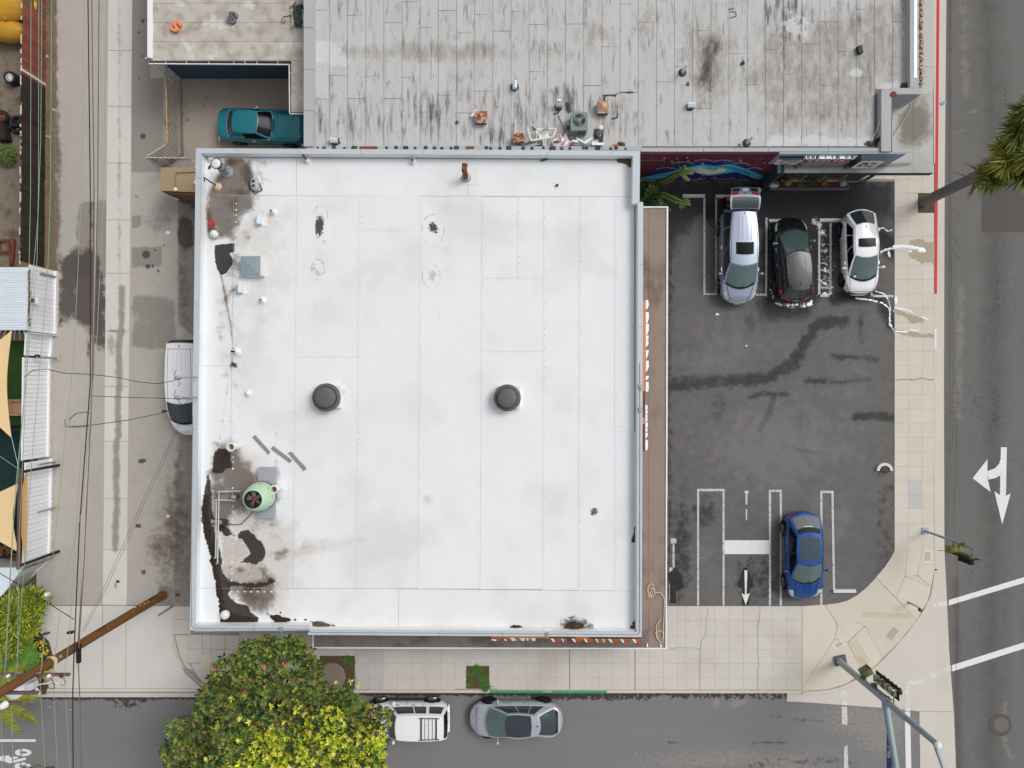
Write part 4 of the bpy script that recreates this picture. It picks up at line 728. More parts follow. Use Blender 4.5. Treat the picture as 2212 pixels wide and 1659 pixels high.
for q in ([(372,416),(440,420),(440,424),(380,420)],[(376,420),(440,426),(440,431),(386,427)]): B().prism(poly(q, 1.2),1.1,1.2).build('board', M('brown_board', (120,78,48),.9, var=((6,.3,4,(.3,4,1)),)), sh)
# ================================================================ VEHICLES
m_tyre = M('tyre_rubber', (34,34,35),.8, spec=.2, coord='O'); m_rim = M('alloy_rim', (150,152,156),.35, metal=.7, spec=.5, coord='O'); m_rimd = M('dark_alloy_rim', (92,94,98),.4, metal=.6, coord='O')
m_arch = M('wheel_well', (20,20,21),.9, coord='O'); m_glass = M('tinted_glass', (44,56,58),.05, spec=.8, coord='O'); m_glassl = M('windscreen_glass', (92,112,110),.06, spec=.7, coord='O', var=((2.2,.2,3,(1,1,1)),)); m_glassd = M('dark_glass', (16,18,22),.12, spec=.12, coord='O')
m_seam = M('shut_line', (28,29,31),.8, coord='O'); m_plas = M('black_plastic', (30,31,33),.6, coord='O'); m_chrome = M('chrome', (205,208,210),.15, metal=.9, coord='O')
m_lampr = M('red_lamp', (176,24,32),.2, spec=.6, coat=.5, coord='O'); m_lampw = M('clear_lamp', (190,196,202),.12, spec=.7, metal=.2, coord='O'); m_plate = M('number_plate', (226,226,228),.5, coord='O', var=((40,.15,2,(1,1,1)),))
def paint(name, col, metal=.25): return M(name, col, .32, metal=metal, coat=.7, spec=.5, coord='O', var=((5,.02,3,(1,1,1)),))
def sm(u): return u * u * (3 - 2 * u)
class Car:
    def __init__(s, name, label, cat, col, L, Wd, Hh, pos, head, plan=(7,7,2.4), deck=None, belt=None, cab=None, paintm=None):
        s.L, s.W, s.H = L, Wd, Hh; s.root = thing(name, label, cat, pos, math.radians(head)); ORG[s.root.name] = Vector((0,0,0)); s.p = paintm or paint(col[0], col[1])
        s.pf, s.pr, s.q = plan; s.deck = deck; s.belt = belt; s.cab = cab
    def hw(s, x):
        u = 2 * x / s.L; p = s.pf if u > 0 else s.pr; return s.W / 2 * max(0.0,1 - abs(u) ** p) ** (1 / s.q)
    def sec(s, x):
        """half section, bottom to top: 11 points"""
        w_ = s.hw(x); zt = float(np.interp(x, *zip(*s.deck))); zs = float(np.interp(x, *zip(*s.belt))); e = abs(2 * x / s.L); zb = .2 + .2 * max(0, e - .8) / .2
        zm = zb + (zs - zb) * .5
        return [(w_ * .86, zb),(w_ * .96, zb + .07),(w_ * .985, zm - .06),(w_, zm + .08),(w_ * .995, zs - .13),(w_ * .97, zs - .05),(w_ * .93, zs - .005),(w_ * .86, zs + (zt - zs) * .35),(w_ * .62, zs + (zt - zs) * .8),(w_ * .3, zt),(0, zt + .006)]
    def bp(s, x, t, side=1):
        P = s.sec(x); i = min(int(t),9); f = t - i; y = P[i][0] * (1 - f) + P[i + 1][0] * f; z = P[i][1] * (1 - f) + P[i + 1][1] * f
        return Vector((x, y * side, z))
    def body(s, smooth=50):
        b = B(); n = 44; xs = [s.L / 2 * math.sin(math.pi / 2 * (2 * i / n - 1)) * .9985 for i in range(n + 1)]
        G = []
        for x in xs: P = s.sec(x); G.append([Vector((x, y, z)) for y, z in P] + [Vector((x, -y, z)) for y, z in P[-2::-1]])
        b.grid(G); m = len(G[0]); b.f += [tuple(range(m)), tuple((n) * m + k for k in range(m - 1,-1,-1))]
        return b.build('body', s.p, s.root, smooth=smooth, fixn=True)
    def patch(s, name, fn, u0, u1, nu, v0, v1, nv, mat, off=.008, parent=None, th=0):
        G = []
        for i in range(nu + 1):
            r = []
            for j in range(nv + 1):
                u = u0 + (u1 - u0) * i / nu; v = v0 + (v1 - v0) * j / nv; p = fn(u, v); du = (fn(u + 1e-3, v) - fn(u - 1e-3, v)); dv = (fn(u, v + 1e-3) - fn(u, v - 1e-3)); nn = du.cross(dv)
                if nn.length > 1e-12: nn.normalize()
                ref = p - Vector((0 if abs(p.x) < s.L * .4 else p.x * .8,0, s.H * .35))
                if nn.dot(ref) < 0: nn = -nn
                r.append(p + nn * off)
            G.append(r)
        b = B().grid(G); return b.build(name, mat, parent or s.root, smooth=True, fixn=False)
    def side(s, name, x0, x1, t0, t1, mat, both=True, off=.008, nx=4, nt=3, parent=None):
        for sd_ in ((1,-1) if both is True else (both,)):
            s.patch(name, lambda u, v: s.bp(u, v, sd_), x0, x1, nx, t0, t1, nt, mat, off, parent)
    # cabin surfaces
    def cabin(s, roofm=None, crown=.035, tint=None, smooth=35):
        c = s.cab; xb0, xb1, xr0, xr1, wb, wr = c['xb0'], c['xb1'], c['xr0'], c['xr1'], c['wb'], c['wr']; zb, zr = c['zb'], s.H; cw, cr = c.get('cw', .22), c.get('cr', .12)
        wrr = c.get('wrr', wr * .96); wbr = c.get('wbr', wb)
        def bl(x, zt=0): return x
        s.zbf = c.get('zbf', zb); s.zbr = c.get('zbr', zb)
        def edge_side(u, v):
            # u along length 0 rear..1 front, v 0 base..1 roof
            zbase = s.zbr + (s.zbf - s.zbr) * u; y = (wbr + (wb - wbr) * min(1, u * 1.6)) * (1 - v) + (wrr + (wr - wrr) * min(1, u * 1.6)) * v + .035 * math.sin(math.pi * v)
            x = (xb0 + (xb1 - xb0) * u) * (1 - v) + (xr0 + (xr1 - xr0) * u) * v; y -= .05 * (abs(2 * u - 1) ** 3) * 1
            zroof = zr - .045 - .03 * (2 * u - 1) ** 2
            return Vector((x, y, zbase * (1 - v) + zroof * v))
        s.fs = lambda u, v: edge_side(u, v); s.fsr = lambda u, v: Vector((edge_side(u, v).x, -edge_side(u, v).y, edge_side(u, v).z))
        def front(u, v):
            a = edge_side(1, v); y = a.y * (2 * u - 1); k = 1 - (2 * u - 1) ** 2; return Vector((a.x + (cw * (1 - v) + cw * .5 * v) * k, y, a.z + crown * k * v + .02 * k * (1 - v)))
        def rear(u, v):
            a = edge_side(0, v); y = a.y * (2 * u - 1); k = 1 - (2 * u - 1) ** 2; return Vector((a.x - (cr * (1 - v) + cr * .6 * v) * k, y, a.z + crown * k * v + .015 * k * (1 - v)))
        s.ff, s.fr = front, rear
        def roof(u, v):
            a = edge_side(u, 1); k = 1 - (2 * v - 1) ** 2; f = front(v, 1).x - edge_side(1,1).x; r = rear(v, 1).x - edge_side(0,1).x
            return Vector((a.x + f * max(0, u - .5) * 2 + r * max(0,.5 - u) * 2, a.y * (2 * v - 1), a.z + crown * k))
        s.froof = roof
        b = B(); lo = -.12
        for fn, flip in ((s.fs, 0),(s.fsr, 1)):
            b.grid([[fn(i / 14, j / 6) for j in range(7)] for i in range(15)])
        for fn in (front, rear): b.grid([[fn(i / 10, j / 6) for j in range(7)] for i in range(11)])
        o = b.build('cabin', s.p, s.root, smooth=smooth, fixn=False)
        b = B(); b.grid([[roof(i / 16, j / 12) for j in range(13)] for i in range(17)]); s.roof = b.build('roof', roofm or s.p, s.root, smooth=True)
        return o
    def windows(s, side=((.04,.30),(.33,.60),(.63,.97)), fr=(.04,.96,.04,.95), rr=(.06,.94,.06,.9), v=(.1,.9), mf=None, ms=None, mr=None):
        s.ws = s.patch('windshield', s.ff, fr[0], fr[1],8, fr[2], fr[3],5, mf or m_glassl, .012)
        if rr: s.rw = s.patch('rear_window', s.fr, rr[0], rr[1],8, rr[2], rr[3],5, mr or m_glass, .012)
        for a, c in side:
            for fn in (s.fs, s.fsr): s.patch('side_window', fn, a, c, 4, v[0], v[1],4, ms or m_glass, .012)
    def wheels(s, xs, r=.34, wd=.22, rim=None, spokes=5, proud=.015, zc=None):
        rim = rim or m_rim
        t0 = None
        for x in xs:
            for sd_ in (1,-1):
                y = s.hw(x) * sd_ * .992
                ax = (Vector((1,0,0)), Vector((0,0,1)), Vector((0, sd_, 0)))
                a = B(); a.lathe((x, y - .05 * sd_, r + .03),[(r * 1.2,0),(r * 1.2,.052),(.01,.053)],26, ax, cap=False); a.build('wheel_arch', m_arch, s.root)
                t = B(); t.lathe((x, y - (wd - proud - .03) * sd_, r),[(r * .7,0),(r * .96,0),(r, .04),(r, wd - .05),(r * .95, wd),(r * .7, wd + .004)],26, ax, cap=False)
                tw = t.build('wheel', m_tyre, s.root, smooth=True)
                q = B(); q.lathe((x, y + (proud + .012) * sd_, r),[(r * .68,.022),(r * .66,.008),(r * .6,-.03),(.01,-.03)],24, ax, cap=False); q.build('rim_barrel', m_arch, tw)
                q = B(); q.lathe((x, y + (proud + .012) * sd_, r),[(r * .69,.03),(r * .69,.036),(r * .63,.036),(r * .63,.02)],24, ax, cap=False); q.lathe((x, y + (proud + .02) * sd_, r),[(r * .14,0),(r * .12,.03),(.005,.03)],12, ax, cap=False)
                for k in range(spokes):
                    an = 2 * math.pi * k / spokes + .3; d = Vector((math.cos(an),0, math.sin(an))); c0 = Vector((x, y + (proud + .035) * sd_, r)); q.tube([c0 + d * r * .1, c0 + d * r * .65],[.035 * r / .34,.028 * r / .34],5)
                q.build('rim', rim, tw)
    def lamp(s, name, x0, x1, t0, t1, mat, off=.01): s.side(name, x0, x1, t0, t1, mat, True, off, 5,4)
    def line(s, x, t0=1, t1=6.6):
        for sd_ in (1,-1): s.patch('door_seam', lambda u, v: s.bp(u, v, sd_), x, x + .014,1, t0, t1,8, m_seam, .006)
    def hoodline(s, x0, x1, t0=7.2, t1=7.3, name='hood_seam', dt=.0):
        for sd_ in (1,-1): s.patch(name, lambda u, v: s.bp(u, v + dt * (u - x0) / (x1 - x0), sd_), x0, x1,10, t0, t1,1, m_seam, .006)
    def crossline(s, x, t0=6.6, name='lid_seam'):
        for sd_ in (1,-1): s.patch(name, lambda u, v: s.bp(u, v, sd_), x, x + .016,1, t0,10,6, m_seam, .006)
    def mirror(s, x, z, out=.2, mat=None, sz=(.13,.2,.15)):
        for sd_ in (1,-1):
            y = s.hw(x) * .97
            b = ell((x, (y + out * .7) * sd_, z), sz[0] * .6, sz[1] * .6, sz[2] * .6,10,7); b.tube([(x + .02,(y - .08) * sd_, z - .05),(x, (y + out * .5) * sd_, z - .02)],.03,6)
            b.build('mirror', mat or s.p, s.root, smooth=True)
    def handle(s, xs, t=4.6, mat=None):
        for x in xs:
            for sd_ in (1,-1): p = s.bp(x, t, sd_); B().box((p.x, p.y + .012 * sd_, p.z),(.2,.04,.035)).build('door_handle', mat or s.p, s.root)
    def fin(s, u=.08): p = s.froof(u, .5); b = B(); b.add([p + Vector(q) for q in ((-.1,-.02,0),(-.1,.02,0),(.09,0,0),(-.09,0,.07))],[(0,1,3),(1,2,3),(2,0,3),(0,2,1)]); b.build('antenna', m_plas, s.root)
    def sunroof(s, u0, u1, v0, v1, mat=None): return s.patch('sunroof', s.froof, u0, u1,4, v0, v1,4, mat or m_glassd, .008)
    def wipers(s, mat=None):
        b = B(); f = s.ff
        b.tube([f(.2,.02) + Vector((.05,0,.02)), f(.5,.05) + Vector((.02,0,.025)), f(.62,.12) + Vector((.01,0,.025))],.012,4); b.tube([f(.55,.02) + Vector((.05,0,.02)), f(.8,.06) + Vector((.02,0,.025)), f(.9,.14) + Vector((.01,0,.025))],.012,4)
        b.build('wiper', m_plas, s.root); s.patch('cowl', s.ff, .05,.95,8,-.03,.05,1, m_plas, .02)
    def plate(s, x, z, rx=0): B().box((x, 0, z),(.02,.3,.15), ry=rx).build('number_plate', m_plate, s.root)
    def rails(s, v=.04, mat=None, u0=.08, u1=.9):
        for vv in (v, 1 - v): B().tube([s.froof(u0 + (u1 - u0) * i / 8, vv) + Vector((0,0,.03)) for i in range(9)],.018,6).build('roof_rail', mat or m_plas, s.root)
m_wpaint = paint('white_car_paint', (244,245,247),0)
def face_grille(c, x, z0, z1, hwid, mat, name='grille'):
    """patch on the nose or tail end"""
    s = 1 if x > 0 else -1
    b = B(); n = 10; G = []
    for i in range(n + 1):
        y = -hwid + 2 * hwid * i / n; xx = x - s * (abs(y / hwid) ** 2) * .1; G.append([Vector((xx, y, z0)), Vector((xx - s * .02, y, (z0 + z1) / 2)), Vector((xx - s * .05, y, z1))])
    b.grid(G); o = b.build(name, mat, c.root, smooth=True); return o

# --- grey minivan, tailgate up
c = Car('minivan', 'blue grey minivan with its tailgate raised and rear toward the mural', 'minivan', ('blue_grey_paint', (150,160,180)),5.0,1.96,1.72,(11.98,6.78,.1),-90,(8,11,2.4),
        [(-2.5,.95),(-2.3,1.02),(.9,1.06),(1.55,1.0),(2.2,.86),(2.5,.62)],[(-2.5,.82),(-2.2,1.0),(.8,1.0),(1.6,.92),(2.2,.78),(2.5,.55)], dict(xb0=-2.38, xb1=1.42, xr0=-2.1, xr1=.48, wb=.9, wr=.74, zb=1.0, cw=.34, cr=.06, wrr=.64))
c.body(); c.cabin(); c.windows(((.03,.27),(.30,.62),(.65,.965)), rr=None, v=(.08,.88)); c.wheels((-1.48,1.52),.34, rim=m_rim, spokes=7); c.sunroof(.60,.82,.2,.82); c.wipers(); c.mirror(1.0,1.08); c.handle((-.4,.75),4.7, m_chrome); c.fin(.06)
for v in (.26,.42,.58,.74): c.patch('roof_groove', c.froof, .1,.56,6, v, v + .008,1, m_seam, .004)
for v in (.035,.955): c.patch('roof_channel', c.froof, .03,.97,12, v, v + .012,1, m_plas, .006)
c.lamp('headlight', 1.92,2.34,5.6,7.4, m_lampw); c.lamp('tail_light', -2.46,-2.25,3.4,6, m_lampr); face_grille(c, 2.49,.5,.68,.55, m_plas); c.plate(2.53,.42)
for k in range(3): face_grille(c, 2.515,.53 + k * .055,.55 + k * .055,.5, m_chrome, 'grille_bar')
c.hoodline(1.5,2.3,7.5,7.62, dt=.5); c.line(-.62); c.line(.42); c.line(1.22)
B().tube([c.fs(i / 14,.0) + Vector((0,.025,.02)) for i in range(15)],.013,5).build('window_trim', m_chrome, c.root); B().tube([c.fsr(i / 14,.0) + Vector((0,-.025,.02)) for i in range(15)],.013,5).build('window_trim', m_chrome, c.root)
# boot opening and the raised tailgate, hinged at the roof end
B().box((-2.36,0,1.05),(.1,1.3,1.0)).build('boot_opening', m_arch, c.root)
def tg(u, v):
    y = (v - .5) * 1.46 * (1 - .06 * u + .08 * u * u * 0); return Vector((-2.14 - 1.16 * u - .05 * (1 - (2 * v - 1) ** 2), y * (1 + .1 * math.sin(math.pi * min(1, u * 1.1))),1.74 + .16 * math.sin(u * 2.2) - .16 * u * u))
G = [[tg(i / 12, j / 10) for j in range(11)] for i in range(13)]; b = B(); b.grid(G); b.grid([[p - Vector((0,0,.06)) for p in r] for r in G]); gate = b.build('tailgate', c.p, c.root, smooth=True)
c.patch('tailgate_window', tg, .07,.56,6,.06,.94,8, m_glass, .012, gate); c.patch('spoiler', tg, -.02,.05,2,.02,.98,8, m_plas, .03, gate)
for v0, v1 in ((.03,.27),(.73,.97)): c.patch('tail_light', tg, .66,.77,2, v0, v1,3, m_lampr, .014, gate)
for v0, v1 in ((.04,.3),(.7,.96)): c.patch('lower_panel', tg, .80,.95,2, v0, v1,3, m_plas, .01, gate)
c.patch('number_plate', tg, .8,.94,2,.4,.62,2, m_plate, .02, gate); c.patch('badge', tg, .7,.745,1,.47,.53,1, m_chrome, .02, gate)
for y in (-.66,.66): B().tube([(-2.3, y, 1.3),(-2.62, y * .96,1.78)],.012,5).build('gas_strut', m_plas, gate)

# --- black hatchback, nose to the mural
m_black = M('black_car_paint', (20,21,23),.2, coat=.8, spec=.5, coord='O'); m_wetsheen = M('wet_roof_sheen', (42,45,48),.35, coat=.25, spec=.5, coord='O', var=((9,.12,5,(1,1,1)),(1.3,.16,4,(1,1,1))))  # roof colour carries the grey sky reflection, painted lighter than the black body
c = Car('hatchback', 'wet black hatchback standing in soap suds between the minivan and the white hatchback', 'hatchback', None, 4.42,1.84,1.52,(14.85,6.62,.1),94,(7,9,2.4),
        [(-2.21,.8),(-2.0,.98),(.6,1.02),(1.3,.95),(1.9,.74),(2.21,.5)],[(-2.21,.72),(-1.9,.95),(.6,.93),(1.3,.86),(1.9,.66),(2.21,.45)], dict(xb0=-2.0, xb1=1.22, xr0=-1.5, xr1=.1, wb=.84, wr=.65, zb=.93, cw=.3, cr=.16, wrr=.62), m_black)
c.body(); c.cabin(m_wetsheen); c.windows(((.05,.22),(.25,.55),(.58,.965)), v=(.08,.9), mf=M('green_windscreen', (66,84,82),.06, spec=.7, coord='O')); c.wheels((-1.32,1.36),.33, rim=m_rimd, spokes=7); c.wipers(); c.mirror(.82,1.0,.2, M('silver_mirror_cap', (120,124,128),.3, coat=.5, coord='O')); c.fin(.12); c.handle((-.3,.5))
c.lamp('tail_light', -2.16,-1.6,4.6,8.0, m_lampr, .05); c.lamp('headlight', 1.5,1.95,5.4,7.0, m_lampw)
c.patch('rear_spoiler', c.froof, -.1,.06,3,.08,.92,8, m_wetsheen, .03); c.patch('hood_scoop', lambda u, v: c.bp(u, v if v <= 10 else 20 - v, 1 if v <= 10 else -1),1.22,1.42,3,8.2,11.8,8, M('wet_black_hood', (80,83,86),.25, coat=.7, coord='O'),.006)
for v in (.25,.73): c.patch('roof_groove', c.froof, .3,.86,6, v, v + .01,1, m_seam, .004)
c.plate(-2.22,.6); face_grille(c, -2.19,.42,.62,.6, M('wet_bumper', (70,84,92),.2, coat=.6, coord='O'), 'rear_bumper'); c.line(-.6); c.line(.4); c.hoodline(1.25,1.9,7.4,7.5); B().box((-2.05,.03,1.0),(.03,.12,.04)).build('badge', m_chrome, c.root)
B().tube([c.fs(i / 14,.0) + Vector((0,.022,.02)) for i in range(15)],.012,5).build('window_trim', m_rimd, c.root)

# --- white hatchback, nose to the street
c = Car('hatchback', 'clean white hatchback with sunroof beside the beige sidewalk', 'hatchback', None, 4.46,1.8,1.46,(18.42,6.93,.1),-88,(7,7.5,2.4),
        [(-2.23,.78),(-1.95,.97),(.7,.99),(1.35,.94),(1.9,.78),(2.23,.5)],[(-2.23,.7),(-1.9,.93),(.7,.9),(1.35,.84),(1.9,.7),(2.23,.45)], dict(xb0=-2.02, xb1=1.2, xr0=-1.28, xr1=.15, wb=.81, wr=.65, zb=.91, cw=.3, cr=.24, wrr=.6), m_wpaint)
c.body(); c.cabin(); c.windows(((.12,.33),(.35,.62),(.645,.97)), v=(.08,.86), rr=(.09,.91,.1,.97), mr=m_glass, ms=m_glassd); c.wheels((-1.3,1.36),.33, rim=m_rimd, spokes=5); c.sunroof(.46,.73,.16,.86); c.wipers(); c.mirror(.82,.98,.22); c.fin(.13); c.handle((-.38,.52),4.7, m_chrome)
c.lamp('headlight', 1.62,2.08,5.3,6.9, m_lampw); c.lamp('tail_light', -2.1,-1.62,5.3,6.3, m_lampr); face_grille(c, 2.2,.5,.66,.7, m_plas); face_grille(c, 2.21,.32,.44,.55, m_plas, 'lower_grille'); c.line(-.62); c.line(.32); c.line(1.1); c.hoodline(1.25,1.95,7.3,7.4); c.crossline(2.02,7)
for v in (.03,.96): c.patch('roof_channel', c.froof, .05,.97,10, v, v + .012,1, m_seam, .005)
B().box((1.28,-.5,1.03),(.1,.14,.01), ry=.5).build('sticker', m_plate, c.root)

# --- blue crossover
c = Car('crossover', 'deep blue crossover with panoramic roof alone in the lower stalls', 'crossover', ('deep_blue_paint', (8,72,144)),4.7,1.92,1.6,(15.42,-9.1,.1),-89,(7,7,2.4),
        [(-2.35,.82),(-2.05,1.05),(.6,1.06),(1.2,1.04),(1.95,.84),(2.35,.52)],[(-2.35,.72),(-2.0,1.0),(.6,.97),(1.3,.93),(1.95,.74),(2.35,.46)], dict(xb0=-2.05, xb1=1.05, xr0=-1.3, xr1=.1, wb=.87, wr=.68, zb=.98, cw=.32, cr=.22, wrr=.64))
c.body(); c.cabin(); c.windows(((.1,.27),(.29,.6),(.62,.97)), v=(.08,.9), rr=(.07,.93,.08,.72), mr=M('pale_rear_glass', (104,110,112),.1, spec=.6, coord='O', var=((3,.2,3,(1,1,1)),)), ms=m_glassd); c.wheels((-1.42,1.42),.37, rim=m_rim, spokes=5); c.wipers(); c.mirror(.68,1.05,.24); c.fin(.1); c.handle((-.5,.42))
c.sunroof(.14,.88,.12,.88, M('roof_glass', (62,76,84),.12, spec=.5, coord='O')); c.patch('roof_spoiler', c.fr, .05,.95,8,.74,1.0,3, m_plas, .03)
c.lamp('headlight', 1.72,2.12,6.0,7.6, m_lampw); c.lamp('tail_light', -2.16,-1.86,5.4,6.3, m_lampr, .012); c.patch('light_bar', lambda u, v: c.bp(u, v if v <= 10 else 20 - v, 1 if v <= 10 else -1),-2.19,-2.155,1,6.2,13.8,16, m_lampr, .012)
c.line(-.62); c.line(.3); c.line(1.1); c.hoodline(1.2,1.9,7.9,8.0, dt=.3); face_grille(c, 2.33,.36,.5,.7, m_plas); c.patch('badge', lambda u, v: c.bp(u, v, 1),2.12,2.17,1,9.7,9.98,1, M('gold_badge', (200,170,90),.3, metal=.6),.01)
c.patch('sunshade_stripe', c.fr, .33,.66,4,.66,.7,1, m_plate, .02)

# --- white van in the alley
c = Car('van', 'white passenger van parked in the alley close to the grey parapet', 'van', None, 5.05,1.9,1.78,(-17.14,-.18,.05),-90,(6,12,2.4),
        [(-2.52,1.0),(-2.4,1.1),(1.0,1.1),(1.6,1.02),(2.25,.86),(2.52,.6)],[(-2.52,.9),(-2.3,1.05),(1.0,1.03),(1.7,.92),(2.25,.76),(2.52,.52)], dict(xb0=-2.46, xb1=1.62, xr0=-2.26, xr1=.66, wb=.89, wr=.76, zb=1.04, cw=.3, cr=.05, wrr=.72), m_wpaint)
c.body(); c.cabin(); c.windows(((.03,.3),(.33,.64),(.67,.965)), rr=(.03,.97,.06,.9), mf=m_glass, mr=m_glassd); c.wheels((-1.5,1.55),.34); c.wipers(); c.mirror(1.25,1.12,.24, m_plas); c.fin(.07); c.handle((-.3,.7)); c.line(-.5); c.line(.55)
for v in (.09,.9): c.patch('roof_channel', c.froof, .08,.99,12, v, v + .012,1, m_plas, .006)
for v in (.28,.42,.58,.72): c.patch('roof_groove', c.froof, .12,.5,6, v, v + .006,1, M('groove_grey', (170,172,176),.5),.004)
c.patch('roof_seam', c.froof, .1,.106,1,.05,.95,8, m_seam, .006); c.lamp('headlight', 1.95,2.32,5.6,7.2, m_lampw); c.lamp('tail_light', -2.5,-2.36,4,6.6, m_lampr); face_grille(c, 2.5,.5,.62,.7, m_plas); B().box((2.35,0,.88),(.06,.16,.02)).build('badge', m_chrome, c.root)

# --- white SUV with roof rack
c = Car('suv', 'boxy white SUV with black roof rack, nose hidden under the flowering tree', 'SUV', None, 4.5,1.78,1.78,(-5.6,-17.78,0),180,(6,16,2.5),
        [(-2.25,1.0),(-2.15,1.06),(.5,1.08),(.95,1.06),(2.0,.98),(2.25,.62)],[(-2.25,.96),(-2.1,1.03),(.5,1.03),(1.2,1.0),(2.0,.9),(2.25,.55)], dict(xb0=-2.2, xb1=.86, xr0=-2.02, xr1=.35, wb=.85, wr=.66, zb=1.03, cw=.16, cr=.04, wrr=.66), m_wpaint)
c.body(); c.cabin(); c.windows(((.05,.3),(.36,.58),(.6,.95)), rr=(.06,.94,.12,.82), v=(.08,.8), mr=m_glassd); c.wheels((-1.34,1.4),.37,.26, rim=m_rim, spokes=6, proud=.05); c.mirror(.62,1.12,.22); c.handle((-.42,.42),4.9, m_chrome); c.line(-.95); c.line(-.05); c.line(.82)
c.lamp('tail_light', -2.24,-2.1,3.8,6.3, m_lampr); B().tube([(-.95,-.96,.42),(.95,-.96,.42)],.06,8).tube([(-.95,.96,.42),(.95,.96,.42)],.06,8).build('side_step', m_plas, c.root); B().box((-2.24,0,.55),(.1,1.4,.2)).build('rear_bumper', m_wpaint, c.root)
rk = B()
for y in (-.56,.56): rk.tube([c.froof(.1,.5 + y / 1.32) + Vector((-.06,0,.06)), c.froof(.5,.5 + y / 1.32) + Vector((.02,0,.06))],.022,6)
for u, r_ in ((.14,.035),(.46,.035),(.22,.012),(.3,.012),(.38,.012)): rk.tube([c.froof(u, .5 - .42) + Vector((0,-.02,.06)), c.froof(u, .5) + Vector((0,0,.05)), c.froof(u, .5 + .42) + Vector((0,.02,.06))], r_, 6)
rk.build('roof_rack', m_plas, c.root); c.patch('wiper', c.fr, .45,.48,1,.05,.5,3, m_plas, .03)

# --- silver sedan with glass roof
c = Car('sedan', 'silver sedan with long black glass roof parked by the green kerb', 'sedan', ('silver_paint', (176,181,190)),4.96,1.9,1.44,(.22,-17.82,0),180,(6.5,6.5,2.3),
        [(-2.48,.7),(-2.3,.93),(-1.6,.97),(.5,.95),(1.2,.93),(2.05,.76),(2.48,.46)],[(-2.48,.62),(-2.3,.88),(-1.6,.9),(.5,.87),(1.2,.82),(2.05,.66),(2.48,.42)], dict(xb0=-1.98, xb1=1.4, xr0=-1.1, xr1=.42, wb=.84, wr=.66, zb=.89, cw=.24, cr=.22, wrr=.55))
c.body(); c.cabin(); c.windows(((.14,.33),(.35,.6),(.62,.97)), rr=(.06,.94,.06,.95), v=(.08,.9), fr=(.04,.96,.04,.99)); c.wheels((-1.45,1.44),.35, rim=m_plas, spokes=7); c.mirror(.98,.98,.24); c.handle((-.45,.5),4.7, m_chrome); c.line(-.65); c.line(.3); c.line(1.25)
c.sunroof(.24,1.03,.05,.95, M('glass_roof', (52,58,68),.08, spec=.7, coord='O', var=((1.6,.25,4,(1,1,1)),))); c.fin(.1); c.lamp('headlight', 1.85,2.28,5.2,6.6, m_lampw); c.lamp('tail_light', -2.34,-2.05,5.3,6.3, m_lampr); c.crossline(2.1,6.8, 'hood_seam')
c.patch('boot_trim', lambda u, v: c.bp(u, v if v <= 10 else 20 - v, 1 if v <= 10 else -1),-2.2,-2.03,2,7.4,12.6,10, m_plas, .012)
for fn in (c.fs, c.fsr): B().tube([fn(i / 14,.96) + Vector((0,0,.02)) for i in range(15)],.022,6).build('roof_trim', m_chrome, c.root); B().tube([fn(i / 14,.01) + Vector((0,0,.02)) for i in range(15)],.012,6).build('window_trim', m_chrome, c.root)
B().box((-1.66,-.35,1.13),(.2,.22,.01), ry=-.55).build('sticker', m_plate, c.root); c.patch('badge', lambda u, v: c.bp(u, v, 1),2.2,2.27,1,9.7,9.98,1, m_plate, .01)

# --- teal classic coupe in the court
c = Car('classic_coupe', 'teal classic two door coupe with chrome trim in the walled court', 'classic car', ('teal_paint', (4,122,136)),4.62,1.74,1.32,(-13.22,13.66,.08),-2.4,(14,18,2.5),
        [(-2.31,.86),(-1.0,.93),(.6,.95),(2.0,.9),(2.31,.82)],[(-2.31,.82),(-1.0,.87),(.6,.86),(2.0,.82),(2.31,.74)], dict(xb0=-1.68, xb1=.52, xr0=-1.32, xr1=-.12, wb=.77, wr=.6, zb=.89, cw=.16, cr=.12, wrr=.58))
c.body(35); c.cabin(); c.windows(((.42,.93),), rr=(.05,.95,.1,.95), v=(.1,.88), fr=(.04,.96,.05,.97), mf=m_glassd, ms=m_glassd, mr=m_glass); c.wheels((-1.28,1.42),.33, rim=m_rimd, spokes=5, proud=-.01); c.handle((-.35,),4.5, m_chrome); c.line(-.75); c.line(.55)
for fn, v in ((c.ff, .02),(c.ff, 1.0),(c.fr, .04)): B().tube([fn(i / 12, v) + Vector((0,0,.018)) for i in range(13)],.018,6).build('chrome_trim', m_chrome, c.root)
c.hoodline(.85,2.2,7.25,7.35); c.crossline(.85,7.3, 'hood_seam'); c.crossline(-1.78,7.0); c.hoodline(-2.25,-1.78,7.0,7.1, 'lid_seam')
for y in (-.34,-.2,-.06,.08,.22): B().box((.7, y, .958),(.12,.11,.012)).build('cowl_vent', M('teal_vent', (4,70,80),.6), c.root)
for x, sd_ in ((2.3,1),(2.3,-1)): B().box((2.3,.72 * sd_, .48),(.16,.3,.1)).box((2.2,.86 * sd_, .48),(.3,.05,.09)).build('bumper', m_chrome, c.root)
B().box((2.33,0,.62),(.06,1.5,.3)).build('grille', m_plas, c.root); B().box((-2.32,0,.45),(.08,1.66,.1)).build('bumper', m_chrome, c.root); B().box((-.2,.86,.98),(.12,.1,.05)).box((.5,-.82,.96),(.08,.05,.03)).build('mirror', m_chrome, c.root)

